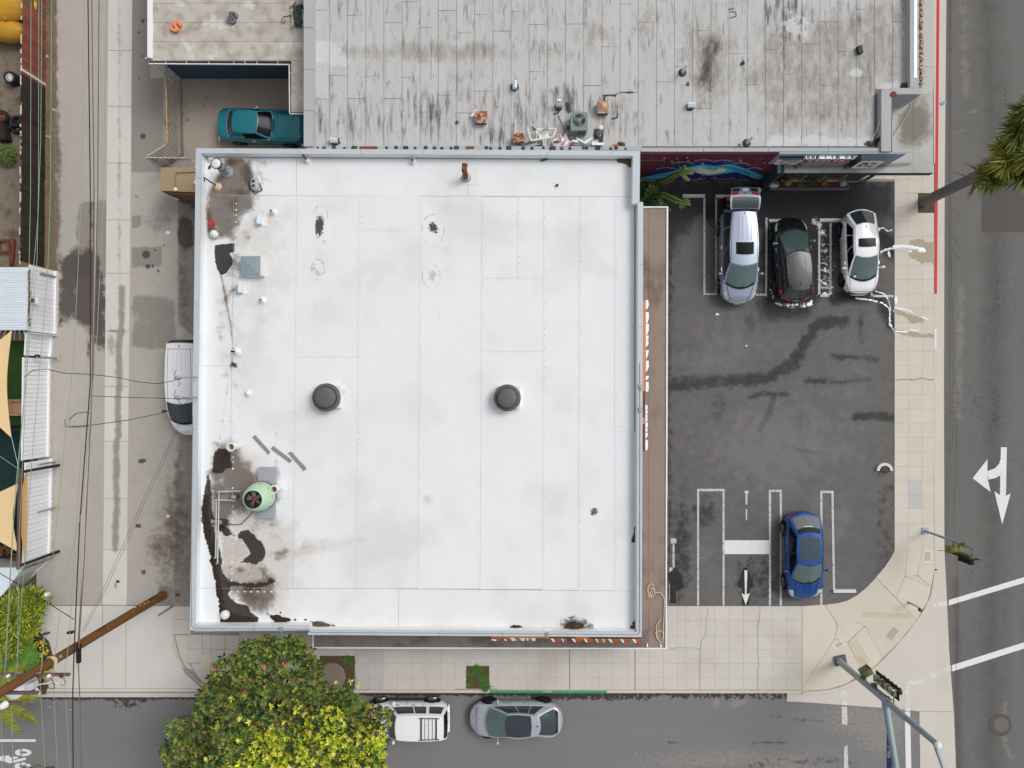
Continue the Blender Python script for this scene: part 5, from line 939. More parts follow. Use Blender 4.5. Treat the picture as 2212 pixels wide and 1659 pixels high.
# --- yellow truck over the fence
t = thing('truck', 'old yellow truck with rounded fender behind the timber fence at the top left corner', 'truck', W(20,25,0))
m_yel = M('faded_yellow_paint', (196,148,40),.5, coat=.2, var=((1.5,.12,5,(1,1,1)),(12,.06,3,(1,1,1))), mixn=((3,5,.6,.7,(120,92,50),(1,1,1),.7),))
def wp(x, y, z): return W(x, y, z)
a = wp(-30,10,1.2); hood = ell((a.x + .3, a.y + .1,0.95),2.2,.95,.55,26,9); hood.build('hood', m_yel, t, smooth=True)
a = wp(28,62,.9); f = ell((a.x - .35, a.y - .02,.62),1.05,.58,.55,26,9); f.build('fender', m_yel, t, smooth=True)
a = wp(-70,20,1.5); B().box((a.x, a.y, 1.2),(2.4,1.9,1.6)).build('cab', m_yel, t); a = wp(18,45,1); B().lathe((a.x, a.y, 1.16),[(.07,0),(.05,.1),(.005,.12)],8).build('parking_lamp', m_chrome, t, smooth=True)
a = wp(33,70,.45); B().lathe((a.x, a.y, .42),[(.44,0),(.46,.05),(.46,.2),(.4,.24),(.01,.24)],24,(Vector((1,0,0)), Vector((0,.45,.9)).normalized(), Vector((0,-.9,.45)).normalized())).build('wheel', M('grey_wheel', (128,126,128),.7), t, smooth=30)
# ================================================================ THINGS ON THE WHITE ROOF
m_galv = M('galvanised_steel', (158,166,170),.45, metal=.35, spec=.5, var=((6,.12,4,(1,1,1)),)); m_boot = M('white_pipe_boot', (226,226,224),.6, var=((12,.05,3,(1,1,1)),)); m_blackp = M('black_pipe', (32,30,32),.6); m_duct = M('pale_blue_duct', (206,220,228),.45, spec=.5)
m_rust = M('rusted_steel', (118,66,44),.85, var=((9,.35,5,(1,1,1)),), mixn=((5,4,.52,.62,(196,160,132),(1,1,1),.6),)); m_dome = M('grey_fan_hood', (96,94,92),.55, spec=.4, var=((4,.05,4,(1,1,1)),)); m_domed = M('dark_fan_groove', (58,56,55),.6)
z0 = ZR + .01
def domefan(lab, x, y, rim, px):
    p = W(x, y, z0); t = thing('roof_fan', lab, 'roof vent', p); 
    c = W(x, y, z0 + .5); B().box((p.x + .1, p.y + .02, z0 + .16),(1.0,1.05,.32)).build('curb', m_boot, t)
    c = Vector((p.x, p.y, 0)); r = rim
    B().lathe((p.x, p.y, z0 + .3),[(r * .7,0),(r * .7,.12),(r, .16),(r, .22),(r * .93,.27),(r * .78,.29)],40).build('hood_rim', m_dome, t, smooth=30)
    B().lathe((p.x, p.y, z0 + .56),[(r * .8,0),(r * .79,.04)],40).build('hood_groove', m_domed, t)
    B().lathe((p.x, p.y, z0 + .58),[(r * .72,0),(r * .72,.18),(r * .68,.25),(r * .55,.29),(r * .3,.31),(.01,.315)],40, cap=False).build('hood_cap', m_dome, t, smooth=25)
    for k in range(3): a = k * 2.1 + .4; B().lathe((p.x + r * .64 * math.cos(a), p.y + r * .64 * math.sin(a), z0 + .86),[(.02,0),(.015,.02)],6).build('bolt', m_domed, t)
domefan('dark grey domed exhaust fan on the white roof nearer the alley', 711,858,.66,0); domefan('dark grey domed exhaust fan on the white roof nearer the brown canopy', 1096,859,.63,0)
def ventpipe(lab, x, y, hgt=.5, r=.045, mat=None, boot=.14, lean=(0,0), name='vent_pipe'):
    p = W(x, y, z0); t = thing(name, lab, 'vent pipe', p)
    B().lathe(p, [(boot * 1.5,0),(boot * 1.4,.015),(boot, .03),(r * 1.5,.2),(r * 1.1,.22)],18).build('boot', m_boot, t, smooth=40)
    b = B(); q = Vector((p.x + lean[0], p.y + lean[1], z0 + hgt)); b.tube([p + Vector((0,0,.05)), q], r, 10, cap=False); b.build('pipe', mat or m_blackp, t, smooth=True); return t
ventpipe('black vent stub in a white boot beside the pale duct near the top left', 591,459,.42, mat=m_galv); ventpipe('thin vent stub in a white boot below the grey roof hatch', 567,649,.3); ventpipe('short black pipe stub in white boot at the end of the long crack', 512,760,.42, lean=(-.1,0)); ventpipe('white boot with tiny pipe beside the grey dome fan near the alley', 536,850,.24,.03)
ventpipe('rusty pipe stub near the top parapet opposite the teal car', 665,348,.55,.05, m_rust, lean=(-.08,.1)); ventpipe('black pipe stub in white boot below the top parapet', 893,350,.35,.05)
ventpipe('white capped boot standing in the brown mud corner', 458,345,.16,.05, m_rust, .15)
p = W(470,403, z0); t = thing('vent_pipe', 'bent thin black pipe rising from a rusty white boot in the puddle', 'vent pipe', p); B().lathe(p, [(.2,0),(.19,.02),(.1,.16),(.05,.2)],16).build('boot', M('rust_streaked_boot', (214,190,160),.7, var=((9,.15,4,(1,1,1)),)), t, smooth=40); B().tube([p, p + Vector((-.06,.04,1.1)), p + Vector((-.14,.1,1.16)), p + Vector((-.1,-.1,1.16))],.03,8).build('pipe', m_blackp, t)
def ductcap(lab, x, y, rz=0):
    p = W(x, y, z0); t = thing('duct_cap', lab, 'roof vent', p); B().box((p.x + .12, p.y, z0 + .01),(.46,.52,.02)).build('flashing', m_boot, t)
    b = B(); prof = [(-.11,0),(-.11,.26),(-.08,.33),(0,.36),(.08,.33),(.11,.26),(.11,0)]; b.hull2([Vector((p.x + a, p.y - .2, z0 + h)) for a, h in prof],[Vector((p.x + a, p.y + .2, z0 + h)) for a, h in prof]); b.build('hood', m_duct, t, smooth=40)
ductcap('pale blue curved duct cap above the grey roof hatch', 562,477); ductcap('pale blue curved duct cap below the grey roof hatch', 522,624)
p = W(547,577, z0); t = thing('roof_hatch', 'square grey hipped metal hatch on the white roof', 'roof hatch', p); B().box((p.x + .14, p.y - .04, z0 + .16),(.86,.84,.32)).build('curb', m_boot, t)
b = B(); s_ = .455; b.add([(p.x + sx_ * s_, p.y + sy_ * s_, z0 + h) for h in (.3,.36) for sx_, sy_ in ((-1,-1),(1,-1),(1,1),(-1,1))] + [(p.x, p.y, z0 + .43)],[(3,2,1,0),(0,1,5,4),(1,2,6,5),(2,3,7,6),(3,0,4,7),(4,5,8),(5,6,8),(6,7,8),(7,4,8)]); b.build('lid', M('grey_hatch_metal', (138,152,158),.45, spec=.5, var=((2,.05,4,(1,1,1)),)), t)
# tall insulated flue
p = W(491,371, z0); t = thing('flue', 'tall silver flue with white cap rising from the dark stain', 'chimney', p)
B().lathe(p, [(.29,0),(.27,.06),(.24,.09)],24).build('flashing_cone', m_galv, t, smooth=40); B().lathe(p + Vector((0,0,.08)),[(.17,0),(.17,.55)],24).build('lower_pipe', m_galv, t, smooth=40); B().lathe(p + Vector((0,0,.6)),[(.19,0),(.2,.03),(.19,.08)],24).build('band', M('dark_band', (86,92,96),.5), t, smooth=40); B().lathe(p + Vector((0,0,.68)),[(.17,0),(.17,.5)],24).build('upper_pipe', m_galv, t, smooth=40)
cp = B()
for k in range(10): a = k * math.pi / 5; cp.box((p.x + .23 * math.cos(a), p.y + .23 * math.sin(a), z0 + 1.22),(.03,.1,.1), a)
cp.build('cap_louvre', m_blackp, t); B().lathe(p + Vector((0,0,1.24)),[(.2,0),(.2,.04),(.12,.07),(.01,.08)],24, cap=False).build('cap', m_boot, t, smooth=40)
# backpack-like grey tool bag
p = W(552.5,400, z0); t = thing('tool_bag', 'grey and black backpack lying on the roof stain', 'bag', p, .05)
ORG[t.name] = Vector((0,0,0)); b = ell((0,0,.12),.23,.34,.2,14,8); 
for v in b.v: v.x = math.copysign(min(abs(v.x),.19), v.x); v.y = math.copysign(min(abs(v.y),.3), v.y)
b.build('body', M('grey_canvas', (170,174,176),.8, var=((20,.1,3,(1,1,1)),)), t, smooth=True); B().box((0,.1,.3),(.13,.12,.05)).box((0,-.1,.3),(.12,.1,.05)).build('pocket', M('dark_canvas', (56,62,66),.8), t)
B().tube([(-.2,.2,.1),(-.27,.1,.1),(-.27,-.1,.08),(-.2,-.22,.08),(0,-.42,.06),(.16,-.3,.06),(.3,-.26,.04),(.22,.05,.1)],.025,5).build('strap', m_blackp, t)
t = thing('dustpan', 'red plastic dustpan lying in the mud by the parapet', 'dustpan', W(457,482, z0)); P = [(444,477),(452,478.5),(461,479),(460,484),(456.5,487),(453.5,487),(451,483)]
P = [(451,477.5),(456,478),(463,479),(461,484),(457,487.5),(454,487),(451.5,483)]; B().prism(poly(P, z0 + .1), z0 + .02, z0 + .09).build('pan', M('red_plastic', (206,38,40),.4, spec=.5), t); B().tube([W(455.5,487, z0 + .08), W(454,494, z0 + .06)],.035,8).build('handle', M('red_plastic', (206,38,40)), t)
def ball(lab, x, y, r, mat, nm='ball', cat='ball', z=z0): tag(ell(tuple(W(x, y, z + r * .8)), r, r, r, 16,9).build(nm, mat, smooth=True), lab, cat)
ball('white globe lamp shade lying in the upper roof mud', 462.5,506,.2, M('globe_white', (222,222,216),.5, var=((6,.06,3,(1,1,1)),)), 'globe'); ball('white globe sitting in the mud at the bottom left roof corner', 486,1328,.22, M('globe_white', (222,222,216)), 'globe')
# open white pipes
for lab, x, y, hh, col in (('open white pipe showing olive inside, left of the tape strips', 514.5,962,.85,(122,104,34)),('open white pipe showing orange inside, right of the green cooling fan', 604,1052,.8,(150,84,22))):
    p = W(x, y, z0); t = thing('open_pipe', lab, 'vent pipe', p); B().lathe(p, [(.18,0),(.18, hh),(.2, hh),(.2, hh + .05),(.145, hh + .05),(.14, hh - .25)],24, cap=False).build('pipe', m_boot, t, smooth=40); B().lathe(p + Vector((0,0, hh - .22)),[(.142,0),(.01,.01)],20).build('inner_lining', M('lining_%d' % col[0], col, .8, var=((14,.2,3,(1,1,1)),)), t)
# torn grey tape strips
m_tape = M('weathered_tape', (138,140,140),.85, var=((14,.15,4,(1,1,1)),), mixn=((16,4,.62,.68,(70,70,72),(1,1,1),.8),))
for lab, P in (('grey patch strip, upper left one of three in a row', [(545,945),(551,939.5),(584,976),(580,983)]),('grey patch strip, middle one of three in a row', [(585,970),(590,963),(631,994),(626,1000.5)]),('grey patch strip, lower right one of three in a row', [(621,978),(630,976),(662.5,1012),(656,1018)])):
    tag(B().prism(poly(P, z0 + .012), z0, z0 + .014).build('patch_strip', m_tape), lab, 'patch', 'torn grey patch strips')
# green cooling fan on its plates
m_plate2 = M('bare_sheet_metal', (160,161,168),.5, spec=.4, var=((1.5,.04,4,(1,1,1)),)); m_mint = M('mint_fibreglass', (178,206,176),.55, spec=.4, var=((5,.05,4,(1,1,1)),(1.5,.05,4,(1,1,1))))
p = W(577,1068, z0); t = thing('cooling_fan', 'round mint green cooling fan housing on a grey metal plate', 'cooling tower', p)
pp = W(574,1065, z0 + .35); B().box((pp.x, pp.y, z0 + .17),(.76,2.36,.34),-.02).build('base_plate', m_plate2, t); 
cx, cy = p.x - .12, p.y
B().lathe((cx, cy, z0 + .3),[(.66,0),(.68,.04),(.68,.12)],36).build('dark_ring', m_blackp, t, smooth=40)
B().lathe((cx, cy, z0 + .38),[(.66,0),(.67,.25),(.65,.5),(.58,.85),(.5,1.05),(.45,1.12),(.41,1.13)],40, cap=False).build('shell', m_mint, t, smooth=60)
B().lathe((cx, cy, z0 + .38 + 1.0),[(.41,.1),(.39,-.25),(.01,-.26)],36, cap=False).build('throat', M('dark_throat', (44,44,44),.8), t, smooth=40)
b = B()
for k in range(5):
    a = k * 2 * math.pi / 5 + .5; d = Vector((math.cos(a), math.sin(a),0)); n_ = Vector((-d.y, d.x, 0)); o_ = Vector((cx, cy, z0 + 1.26)); b.add([o_ + d * .08 - n_ * .06, o_ + d * .34 - n_ * .13 + Vector((0,0,-.05)), o_ + d * .35 + n_ * .1 + Vector((0,0,.05)), o_ + d * .08 + n_ * .06 + Vector((0,0,.03))],[(0,1,2,3)])
b.build('fan_blade', M('fan_grey', (104,104,100),.6), t); B().lathe((cx, cy, z0 + 1.24),[(.1,0),(.1,.1),(.06,.14)],12).tube([(cx, cy, z0 + 1.36),(cx - .06, cy - .42, z0 + 1.5),(cx - .1, cy - .5, z0 + 1.2)],.02,6).build('motor', m_rust, t)
g_ = B()
for k in range(3): g_.lathe((cx, cy, z0 + 1.46),[(.13 + .1 * k, 0),(.135 + .1 * k, .006)],30, cap=False)
g_.build('fan_guard', M('guard_wire', (72,72,70),.6), t); B().tube([(cx + .45, cy + .02, z0 + 1.48),(cx + .58, cy + .04, z0 + 1.2),(cx + .66, cy + .05, z0 + .6)],.025,6).build('seam_rib', m_mint, t)
for k in range(9): a = k * .7; B().lathe((cx + .67 * math.cos(a), cy + .67 * math.sin(a), z0 + .9),[(.025,0),(.02,.02)],6).build('bolt', m_domed, t)
t = thing('pump', 'small red brown pump box with pale lid left of the green fan', 'pump', W(515,1070, z0)); q = W(514,1070, z0); B().box((q.x, q.y, z0 + .3),(.3,.16,.2)).build('body', M('red_brown_enamel', (96,40,34),.5), t); B().box((q.x - .02, q.y, z0 + .44),(.2,.14,.08)).build('lid', m_plate2, t); B().box((q.x, q.y + .25, z0 + .3),(.45,.08,.1)).build('control_tube', m_plate2, t)
t = thing('roof_pipework', 'pair of long thin galvanised water pipes running down from the green fan', 'pipes', W(478,1100, z0 + .2))
for P in ([(517,1062),(471,1062),(473,1066),(470,1215)],[(508,1081),(464.5,1080),(467,1084),(466,1204)]): B().tube([W(x, y, z0 + .3) for x, y in P],.035,8).build('pipe', M('pale_pipe', (196,200,198),.5, metal=.2), t, smooth=True)
for x, y in ((471,1062),(464.5,1080),(470,1216),(466,1204)): B().lathe(W(x, y, z0 + .25),[(.05,0),(.05,.12)],8).build('elbow', m_galv, t)
t = thing('paving_block', 'dark concrete block propping the thin roof pipes', 'block', W(474,1126, z0)); q = W(474,1126, z0); B().box((q.x, q.y, z0 + .1),(.8,.26,.2),-.1).build('block', M('dark_block', (62,58,56),.9), t); B().box((q.x - .05, q.y + .02, z0 + .22),(.5,.16,.06),-.1).build('pad', M('pale_block', (150,150,142),.9), t)
tag(B().tube([W(557,1090, z0 + .3), W(545,1108, z0 + .05), W(520,1133, z0 + .03), W(505,1134, z0 + .03), W(490,1131, z0 + .03), W(478,1141, z0 + .03)],.018,6).build('cable', m_blackp, smooth=True), 'dark cable curling from the green fan across the stain', 'cable')
# rusty elbow flue
p = W(1007,384, z0); t = thing('elbow_flue', 'rusty elbowed flue in a grey collar by the top parapet', 'chimney', p); sheet('patch', [(987,362),(1031,363),(1031,398),(987,397)], z0 + .006, m_boot, 30, parent=t)
B().lathe(p, [(.24,0),(.22,.05),(.19,.14),(.16,.16)],22).build('collar', m_galv, t, smooth=40); B().tube([p + Vector((0,0,.1)), p + Vector((0,0,.6)), p + Vector((-.03,.06,.95)), p + Vector((.0,.2,1.15)), p + Vector((.02,.3,1.15))],.125,14).build('elbow', m_rust, t, smooth=50)
tag(B().add([W(x, y, z0 + h) for x, y, h in ((1165,345,.03),(1170,349,.02),(1184,345,.05),(1184.5,340,.02),(1176,342,.07),(1166,346.5,.06))],[(0,1,5),(1,2,4,5),(2,3,4)]).build('rag', M('green_rag', (24,110,84),.9)), 'crumpled green rag near the top parapet', 'rag')
ball('small brown lump on the clean part of the roof', 1203.5,400,.07, M('brown_lump', (92,60,48),.9), 'lump', 'debris')
for lab, x, y in (('small camera clipped on the right coping higher up', 1383.5,835),('small camera clipped on the right coping with a wire down', 1383,884),('small white box clipped on the bottom coping left of the brown letters', 1183,1370),('small grey box clipped on the short lower left coping', 608,1358),('tiny grey box on a wire by the twig nest', 1278,1352)):
    p = W(x, y, ZC if x != 1278 else z0); t = thing('clip_box', lab, 'camera', p); B().box((p.x, p.y, p.z + .06),(.14,.18,.1)).build('housing', m_galv, t); B().tube([p + Vector((0,0,.06)), p + Vector((.0,-.2,.04))],.02,6).build('bracket', m_galv, t)
tag(B().box(tuple(W(1182,1363, ZC - .2)),(.3,.2,.06)).build('tray', m_boot), 'white tray on mud beside the bottom coping', 'tray')
# mud heaps, leaf piles and twig nest with real relief
m_mud = M('leaf_mud', (52,41,35),.95, var=((30,.35,3,(1,1,1)),(7,.25,4,(1,1,1))), mixn=((26,3,.68,.72,(120,96,64),(1,1,1),.8),)); m_leafl = M('dry_leaf_litter', (96,76,56),.95, var=((34,.45,3,(1,1,1)),), mixn=((22,3,.62,.68,(150,128,96),(1,1,1),.8),))
def heap(lab, shapes, mat, z=z0, h=.06, res=1.3, ns=.2, na=.5, nm='leaf_pile', cat='debris', seed=3, jit=.02): o = blob(nm, shapes, z, mat, res, h, ns, na, seed, .5, jit=jit); tag(o, lab, cat); return o
heap('dark strip of leaf mud along the left parapet below the pipes', [('l', [(446,1075),(444,1110),(448,1150),(456,1185),(468,1245),(478,1300),(482,1335)],10,5),('p', [(476,1330),(500,1325),(530,1332),(556,1337),(548,1345),(477,1345)],3)], m_mud, h=.05)
heap('broken leaf heap left of the step in the bottom parapet', [('p', [(583,1331),(600,1329),(610,1334),(632,1337),(620,1343),(596,1344)],2)], m_mud, seed=5); heap('leaf pile at the step in the bottom parapet', [('e', 695,1350,20,6,5,3)], m_leafl, seed=6); heap('small leaf pile along the bottom parapet in the middle', [('e', 1112,1356,12,5,0,3)], m_mud, seed=7); heap('grass tuft debris in the top right roof corner', [('p', [(1332,340),(1364,341),(1364,360),(1352,354),(1336,350)],2)], m_leafl, seed=8); heap('litter heap in the bottom right roof corner', [('p', [(1373,1340),(1373,1364),(1320,1364),(1335,1358),(1362,1358)],3)], m_leafl, seed=9)
b = B()
for k in range(260):
    a = random.uniform(0,6.3); r_ = abs(random.gauss(0,.28)); q = W(1240,1350, z0); c0 = q + Vector((r_ * math.cos(a) * 1.1, r_ * math.sin(a) * .75 - .05,.04 + max(0,.22 - r_ * .4) * random.random())); a2 = random.uniform(0,6.3); d = Vector((math.cos(a2), math.sin(a2), random.uniform(-.2,.3))) * random.uniform(.08,.22); b.tube([c0 - d, c0 + d], random.uniform(.006,.014),3, cap=False)
o = b.build('twig_nest', M('dry_twigs', (96,80,62),.9, rnd=0, var=((30,.4,2,(1,1,1)),))); tag(o, 'pile of twigs like a nest against the bottom parapet', 'twigs', kind='stuff'); heap('dark leaf bed under the twig pile', [('e', 1240,1354,20,10,0,4),('e', 1272,1360,14,4,0,3)], m_mud, seed=12)

# ---------------------------------------------------------------- raised letter signs on the canopies
m_or = M('orange_sign_back', (196,122,76),.5, spec=.5, var=((2,.06,3,(1,1,1)),)); m_dr = M('dark_red_sign_back', (104,42,28),.45, spec=.5, var=((2,.08,3,(1,1,1)),)); m_let = M('white_letter_can', (238,238,240),.45, spec=.5); m_letf = M('orange_letter_face', (166,84,30),.3, spec=.6, var=((5,.25,3,(1,1,1)),))
def letterE(t, y0, y1, x0, dep, shape, zt):
    """a raised letter can standing against the sign back: plan outline traced, 0.9 m tall"""
    pts = [(x0, y0),(x0 + dep * shape[0], y0),(x0 + dep * shape[1], y0 + (y1 - y0) * .55),(x0 + dep * shape[2], y1 - (y1 - y0) * .06),(x0, y1)]
    o = B().prism(poly(pts, zt), zt - .75, zt).build('letter', m_let, t); B().prism(poly(shrink(pts, -.35), zt - .1), zt - .78, zt - .7).build('letter_edge', m_blackp, o)
zt = 4.75
t = thing('letter_sign', 'long sign with white raised letters on orange backing above the right canopy', 'sign', W(1391,750, zt)); B().prism(poly([(1385.5,650),(1394.5,650),(1394,845),(1385.5,845)], zt), zt - .6, zt).build('backing', m_or, t)
for (a, c, s_) in ((648,668,(.8,1,.6)),(674,699,(1,1,.6)),(699.5,724,(1,1,.5)),(724.5,734,(.9,.9,.8)),(734.5,751,(.8,.9,.1)),(756,778,(1,.7,.05)),(779,804,(1,1,.3)),(812,822,(1,.9,.2)),(825,847,(.9,1,.8))): letterE(t, a, c, 1395,6.6, s_, zt)
t = thing('letter_sign', 'shorter sign with smaller white letters on dark red backing above the right canopy', 'sign', W(1391,910, zt)); B().prism(poly([(1385.5,846),(1393.5,846),(1393.3,974),(1385.5,974)], zt - .03), zt - .6, zt - .03).build('backing', m_dr, t); B().prism(poly([(1386,902),(1393,902),(1393,916),(1386,916)], zt - .02), zt - .5, zt - .018).build('panel', m_or, t)
for (a, c, s_) in ((875,886,(.8,.9,.8)),(887,894,(.9,.9,.8)),(895,903,(.8,.8,.8)),(903.5,912,(.8,.8,.4)),(913,923,(1,1,.9)),(924,933,(.8,.8,.8)),(935,947,(1,.9,.3)),(951,973,(1,1,.85))): letterE(t, a, c, 1394,5.8, s_, zt - .05)
zt = 4.6
t = thing('letter_sign', 'sign with orange faced letters on dark red backing above the bottom canopy', 'sign', W(1287,1378, zt)); B().prism(poly([(1188,1372),(1386,1374),(1386,1381),(1188,1379)], zt), zt - .6, zt).build('backing', m_dr, t); B().prism(poly([(1243.5,1375),(1273,1375.5),(1273,1380),(1243.5,1379.5)], zt + .01), zt - .5, zt + .012).build('panel', m_or, t)
for (a, c) in ((1189,1212),(1213,1225),(1234,1258),(1260,1281),(1286,1301),(1301.5,1312),(1313,1337),(1339,1362),(1366,1387)):
    y = 1379.3 + (a - 1188) * .01; P = [(a, y),(c, y),(c, y + 7.5),(a + (c - a) * .35, y + 7.5),(a + (c - a) * .1, y + 3)]; o = B().prism(poly(P, zt), zt - .7, zt).build('letter', m_letf, t); B().prism(poly([(a - .5, y - .2),(a + (c - a) * .3, y - .2),(a + (c - a) * .42, y + 7.6),(a + (c - a) * .3, y + 7.6)], zt + .02), zt - .7, zt + .03).build('letter_return', m_let, o); B().prism(poly([(a + (c - a) * .4, y - .1),(c, y - .1),(c, y + .9),(a + (c - a) * .4, y + .9)], zt + .02), zt - .2, zt + .028).build('letter_glint', M('gold_edge', (214,160,60),.3, metal=.5), o)  # last strip is a gold coloured edge on each letter top
t = thing('letter_sign', 'smaller sign with orange letters on light orange backing above the bottom canopy', 'sign', W(1124,1377, zt)); B().prism(poly([(1061,1372),(1187.5,1373),(1187.5,1379),(1061,1377.5)], zt - .02), zt - .6, zt - .02).build('backing', m_or, t)
for (a, c) in ((1062,1083),(1089,1100),(1101,1112),(1113,1119),(1121,1134),(1136,1142),(1144,1157)):
    y = 1378; P = [(a, y),(c, y),(c - (c - a) * .05, y + 6),(a + (c - a) * .25, y + 7),(a, y + 4)]; o = B().prism(poly(P, zt - .05), zt - .6, zt - .05).build('letter', m_letf if a in (1062,1089,1113) else m_let, t); B().prism(poly([(a, y + 2),(a + (c - a) * .5, y + 4),(a + (c - a) * .45, y + 7),(a, y + 5)], zt - .03), zt - .5, zt - .025).build('letter_return', m_let if a in (1062,1089,1113) else m_letf, o)
# rope on the right canopy
zr = ZK + .03; rp = [(1401,1275)]
P = [(1398,1270),(1404,1260),(1411,1264),(1405,1280),(1399,1290),(1404,1291),(1414,1272),(1410,1262),(1400,1266),(1398,1276),(1408,1288),(1415,1283),(1412,1273),(1402,1270),(1399,1284),(1408,1291),(1416,1280),(1426,1280),(1434,1290),(1435,1300),(1434,1330),(1432,1365),(1433,1384),(1427,1387),(1419,1378),(1416,1367),(1424,1362),(1433,1366),(1433,1376),(1424,1385),(1418,1372),(1417,1352),(1421,1346),(1426,1337)]
tag(B().tube([W(x, y, zr + random.uniform(0,.03)) for x, y in P],.028,6).build('rope', M('pale_rope', (206,190,168),.9), smooth=True), 'pale rope lying in loops on the right brown canopy', 'rope')

# ================================================================ THINGS ON THE GREY ROOF
zg = ZG + .012
def gvent(lab, x, y, kind):
    p = W(x, y, zg); t = thing('roof_vent', lab, 'vent pipe', p)
    if kind == 'tall': B().lathe(p, [(.2,0),(.17,.05),(.08,.07)],16).build('tar_collar', M('tar', (70,68,70)), t); B().lathe(p, [(.065,.04),(.065,.95),(.05,.95),(.05,.9)],14).build('pipe', M('white_pipe', (232,232,232),.5), t, smooth=40)
    elif kind == 'cap': B().lathe(p, [(.21,0),(.17,.06)],16).build('tar_collar', M('tar', (70,68,70)), t); B().hull2([p + Vector((-.17, a, h)) for a, h in ((-.11,.08),(-.11,.25),(0,.32),(.11,.25),(.11,.08))],[p + Vector((.17, a, h)) for a, h in ((-.11,.08),(-.11,.25),(0,.32),(.11,.25),(.11,.08))]).build('hood', m_duct, t, smooth=50)
    return t
gvent('tall white vent pipe beside the burn mark on the grey roof', 1474,157, 'tall'); gvent('tall white vent pipe near the mural end of the grey roof edge', 1613,309, 'tall'); gvent('pale curved vent hood below the burn mark on the grey roof', 1491.5,230, 'cap'); gvent('pale curved vent hood by the lower left corner of the grey roof', 723,306, 'cap')
p = W(1112,188, zg); t = thing('roof_vent', 'pale upright vent hood in the middle of the grey roof', 'vent pipe', p); B().lathe(p, [(.2,0),(.16,.06)],16).build('tar_collar', M('tar', (70,68,70)), t); B().hull2([p + Vector((a, -.16, h)) for a, h in ((-.11,.08),(-.11,.3),(0,.38),(.11,.3),(.11,.08))],[p + Vector((a, .18, h)) for a, h in ((-.11,.08),(-.11,.3),(0,.38),(.11,.3),(.11,.08))]).build('hood', m_duct, t, smooth=50)
p = W(1293,292, zg); t = thing('roof_vent', 'grey vent pipe with white cap in a square of tar', 'vent pipe', p); B().box((p.x, p.y, zg + .01),(.44,.6,.02)).build('tar_patch', M('tar', (70,68,70)), t); B().lathe(p, [(.1,0),(.1,.1),(.07,.12),(.07,1.0)],14).build('pipe', m_galv, t, smooth=40); B().lathe(p + Vector((0,0,1.0)),[(.1,0),(.1,.05),(.02,.07)],16).build('cap', m_boot, t)
def hipcap(lab, x, y, pale):
    p = W(x, y, zg); t = thing('square_ventilator', lab, 'roof vent', p); B().box((p.x, p.y, zg + .13),(.5,.5,.26)).build('curb', M('tar', (70,68,70)), t)
    b = B(); s_ = .29; b.add([(p.x + a * s_, p.y + c * s_, zg + h) for h in (.28,.32) for a, c in ((-1,-1),(1,-1),(1,1),(-1,1))] + [(p.x, p.y, zg + .5)],[(3,2,1,0),(0,1,5,4),(1,2,6,5),(2,3,7,6),(3,0,4,7),(4,5,8),(5,6,8),(6,7,8),(7,4,8)])
    b.build('hood', M('rust_hood_%d' % pale, (150,92,62) if not pale else (178,140,112),.8, var=((5,.3,5,(1,1,1)),), mixn=((3,4,.48,.6,(222,200,180),(1,1,1),.8),)), t); return t
hipcap('rusty square hipped vent cap with a white scrap beside it', 1040,258,0); hipcap('pale rusty square vent cap right of the air conditioner', 1301,237,1)
tag(B().add([W(x, y, zg + h) for x, y, h in ((1016,251,.25),(1028,235,.3),(1038,246,.2),(1030,253,.12))],[(0,1,2,3)]).build('paper_scrap', m_let), 'white paper scrap caught on the rusty vent cap', 'scrap')
# air conditioner
p = W(1248,274, zg); t = thing('air_conditioner', 'grey rooftop air conditioner with round fan grille', 'air conditioner', p); mg = M('grey_green_enamel', (122,134,132),.5, spec=.4, var=((3,.05,4,(1,1,1)),)); hh = .75
b = B(); P = [(-.36,-.44),(.36,-.44),(.4,-.4),(.4,.36),(.34,.42),(-.34,.42),(-.4,.36),(-.4,-.4)]; b.prism([(p.x + a, p.y + c) for a, c in P], zg + .05, zg + hh); b.build('case', mg, t); B().lathe((p.x, p.y + .04, zg + hh),[(.31,.001),(.31,.02),(.29,.02),(.29,.004)],32, cap=False).build('grille_ring', mg, t); B().lathe((p.x, p.y + .04, zg + hh),[(.29,.002),(.01,.003)],32).build('fan_well', M('fan_well', (44,48,48),.8), t)
for k in range(3):
    a = k * 2.1 + .8; d = Vector((math.cos(a), math.sin(a),0)); n_ = Vector((-d.y, d.x, 0)); o_ = Vector((p.x, p.y + .04, zg + hh + .01)); B().add([o_ + d * .05 - n_ * .05, o_ + d * .26 - n_ * .13, o_ + d * .27 + n_ * .1, o_ + d * .05 + n_ * .05],[(0,1,2,3)]).build('fan_blade', M('blade_grey', (98,104,102),.5), t)
B().lathe((p.x, p.y + .04, zg + hh + .012),[(.1,0),(.1,.02),(.01,.03)],20).build('hub', mg, t); b = B()
for k in range(5): b.lathe((p.x, p.y + .04, zg + hh + .03),[(.08 + .05 * k, 0),(.086 + .05 * k, .004)],28, cap=False)
b.tube([(p.x, p.y + .04, zg + hh + .035),(p.x - .2, p.y - .17, zg + hh + .035)],.01,4); b.build('wire_guard', mg, t); b = B()
for k in range(8): b.box((p.x - .04 + k * .05, p.y - .445, zg + .45),(.025,.02,.4))
b.build('side_louvre', M('louvre_dark', (60,68,70),.6), t); B().box((p.x - .5, p.y - .15, zg + .3),(.16,.16,.12)).build('junction_box', M('olive_box', (84,80,66),.7), t)
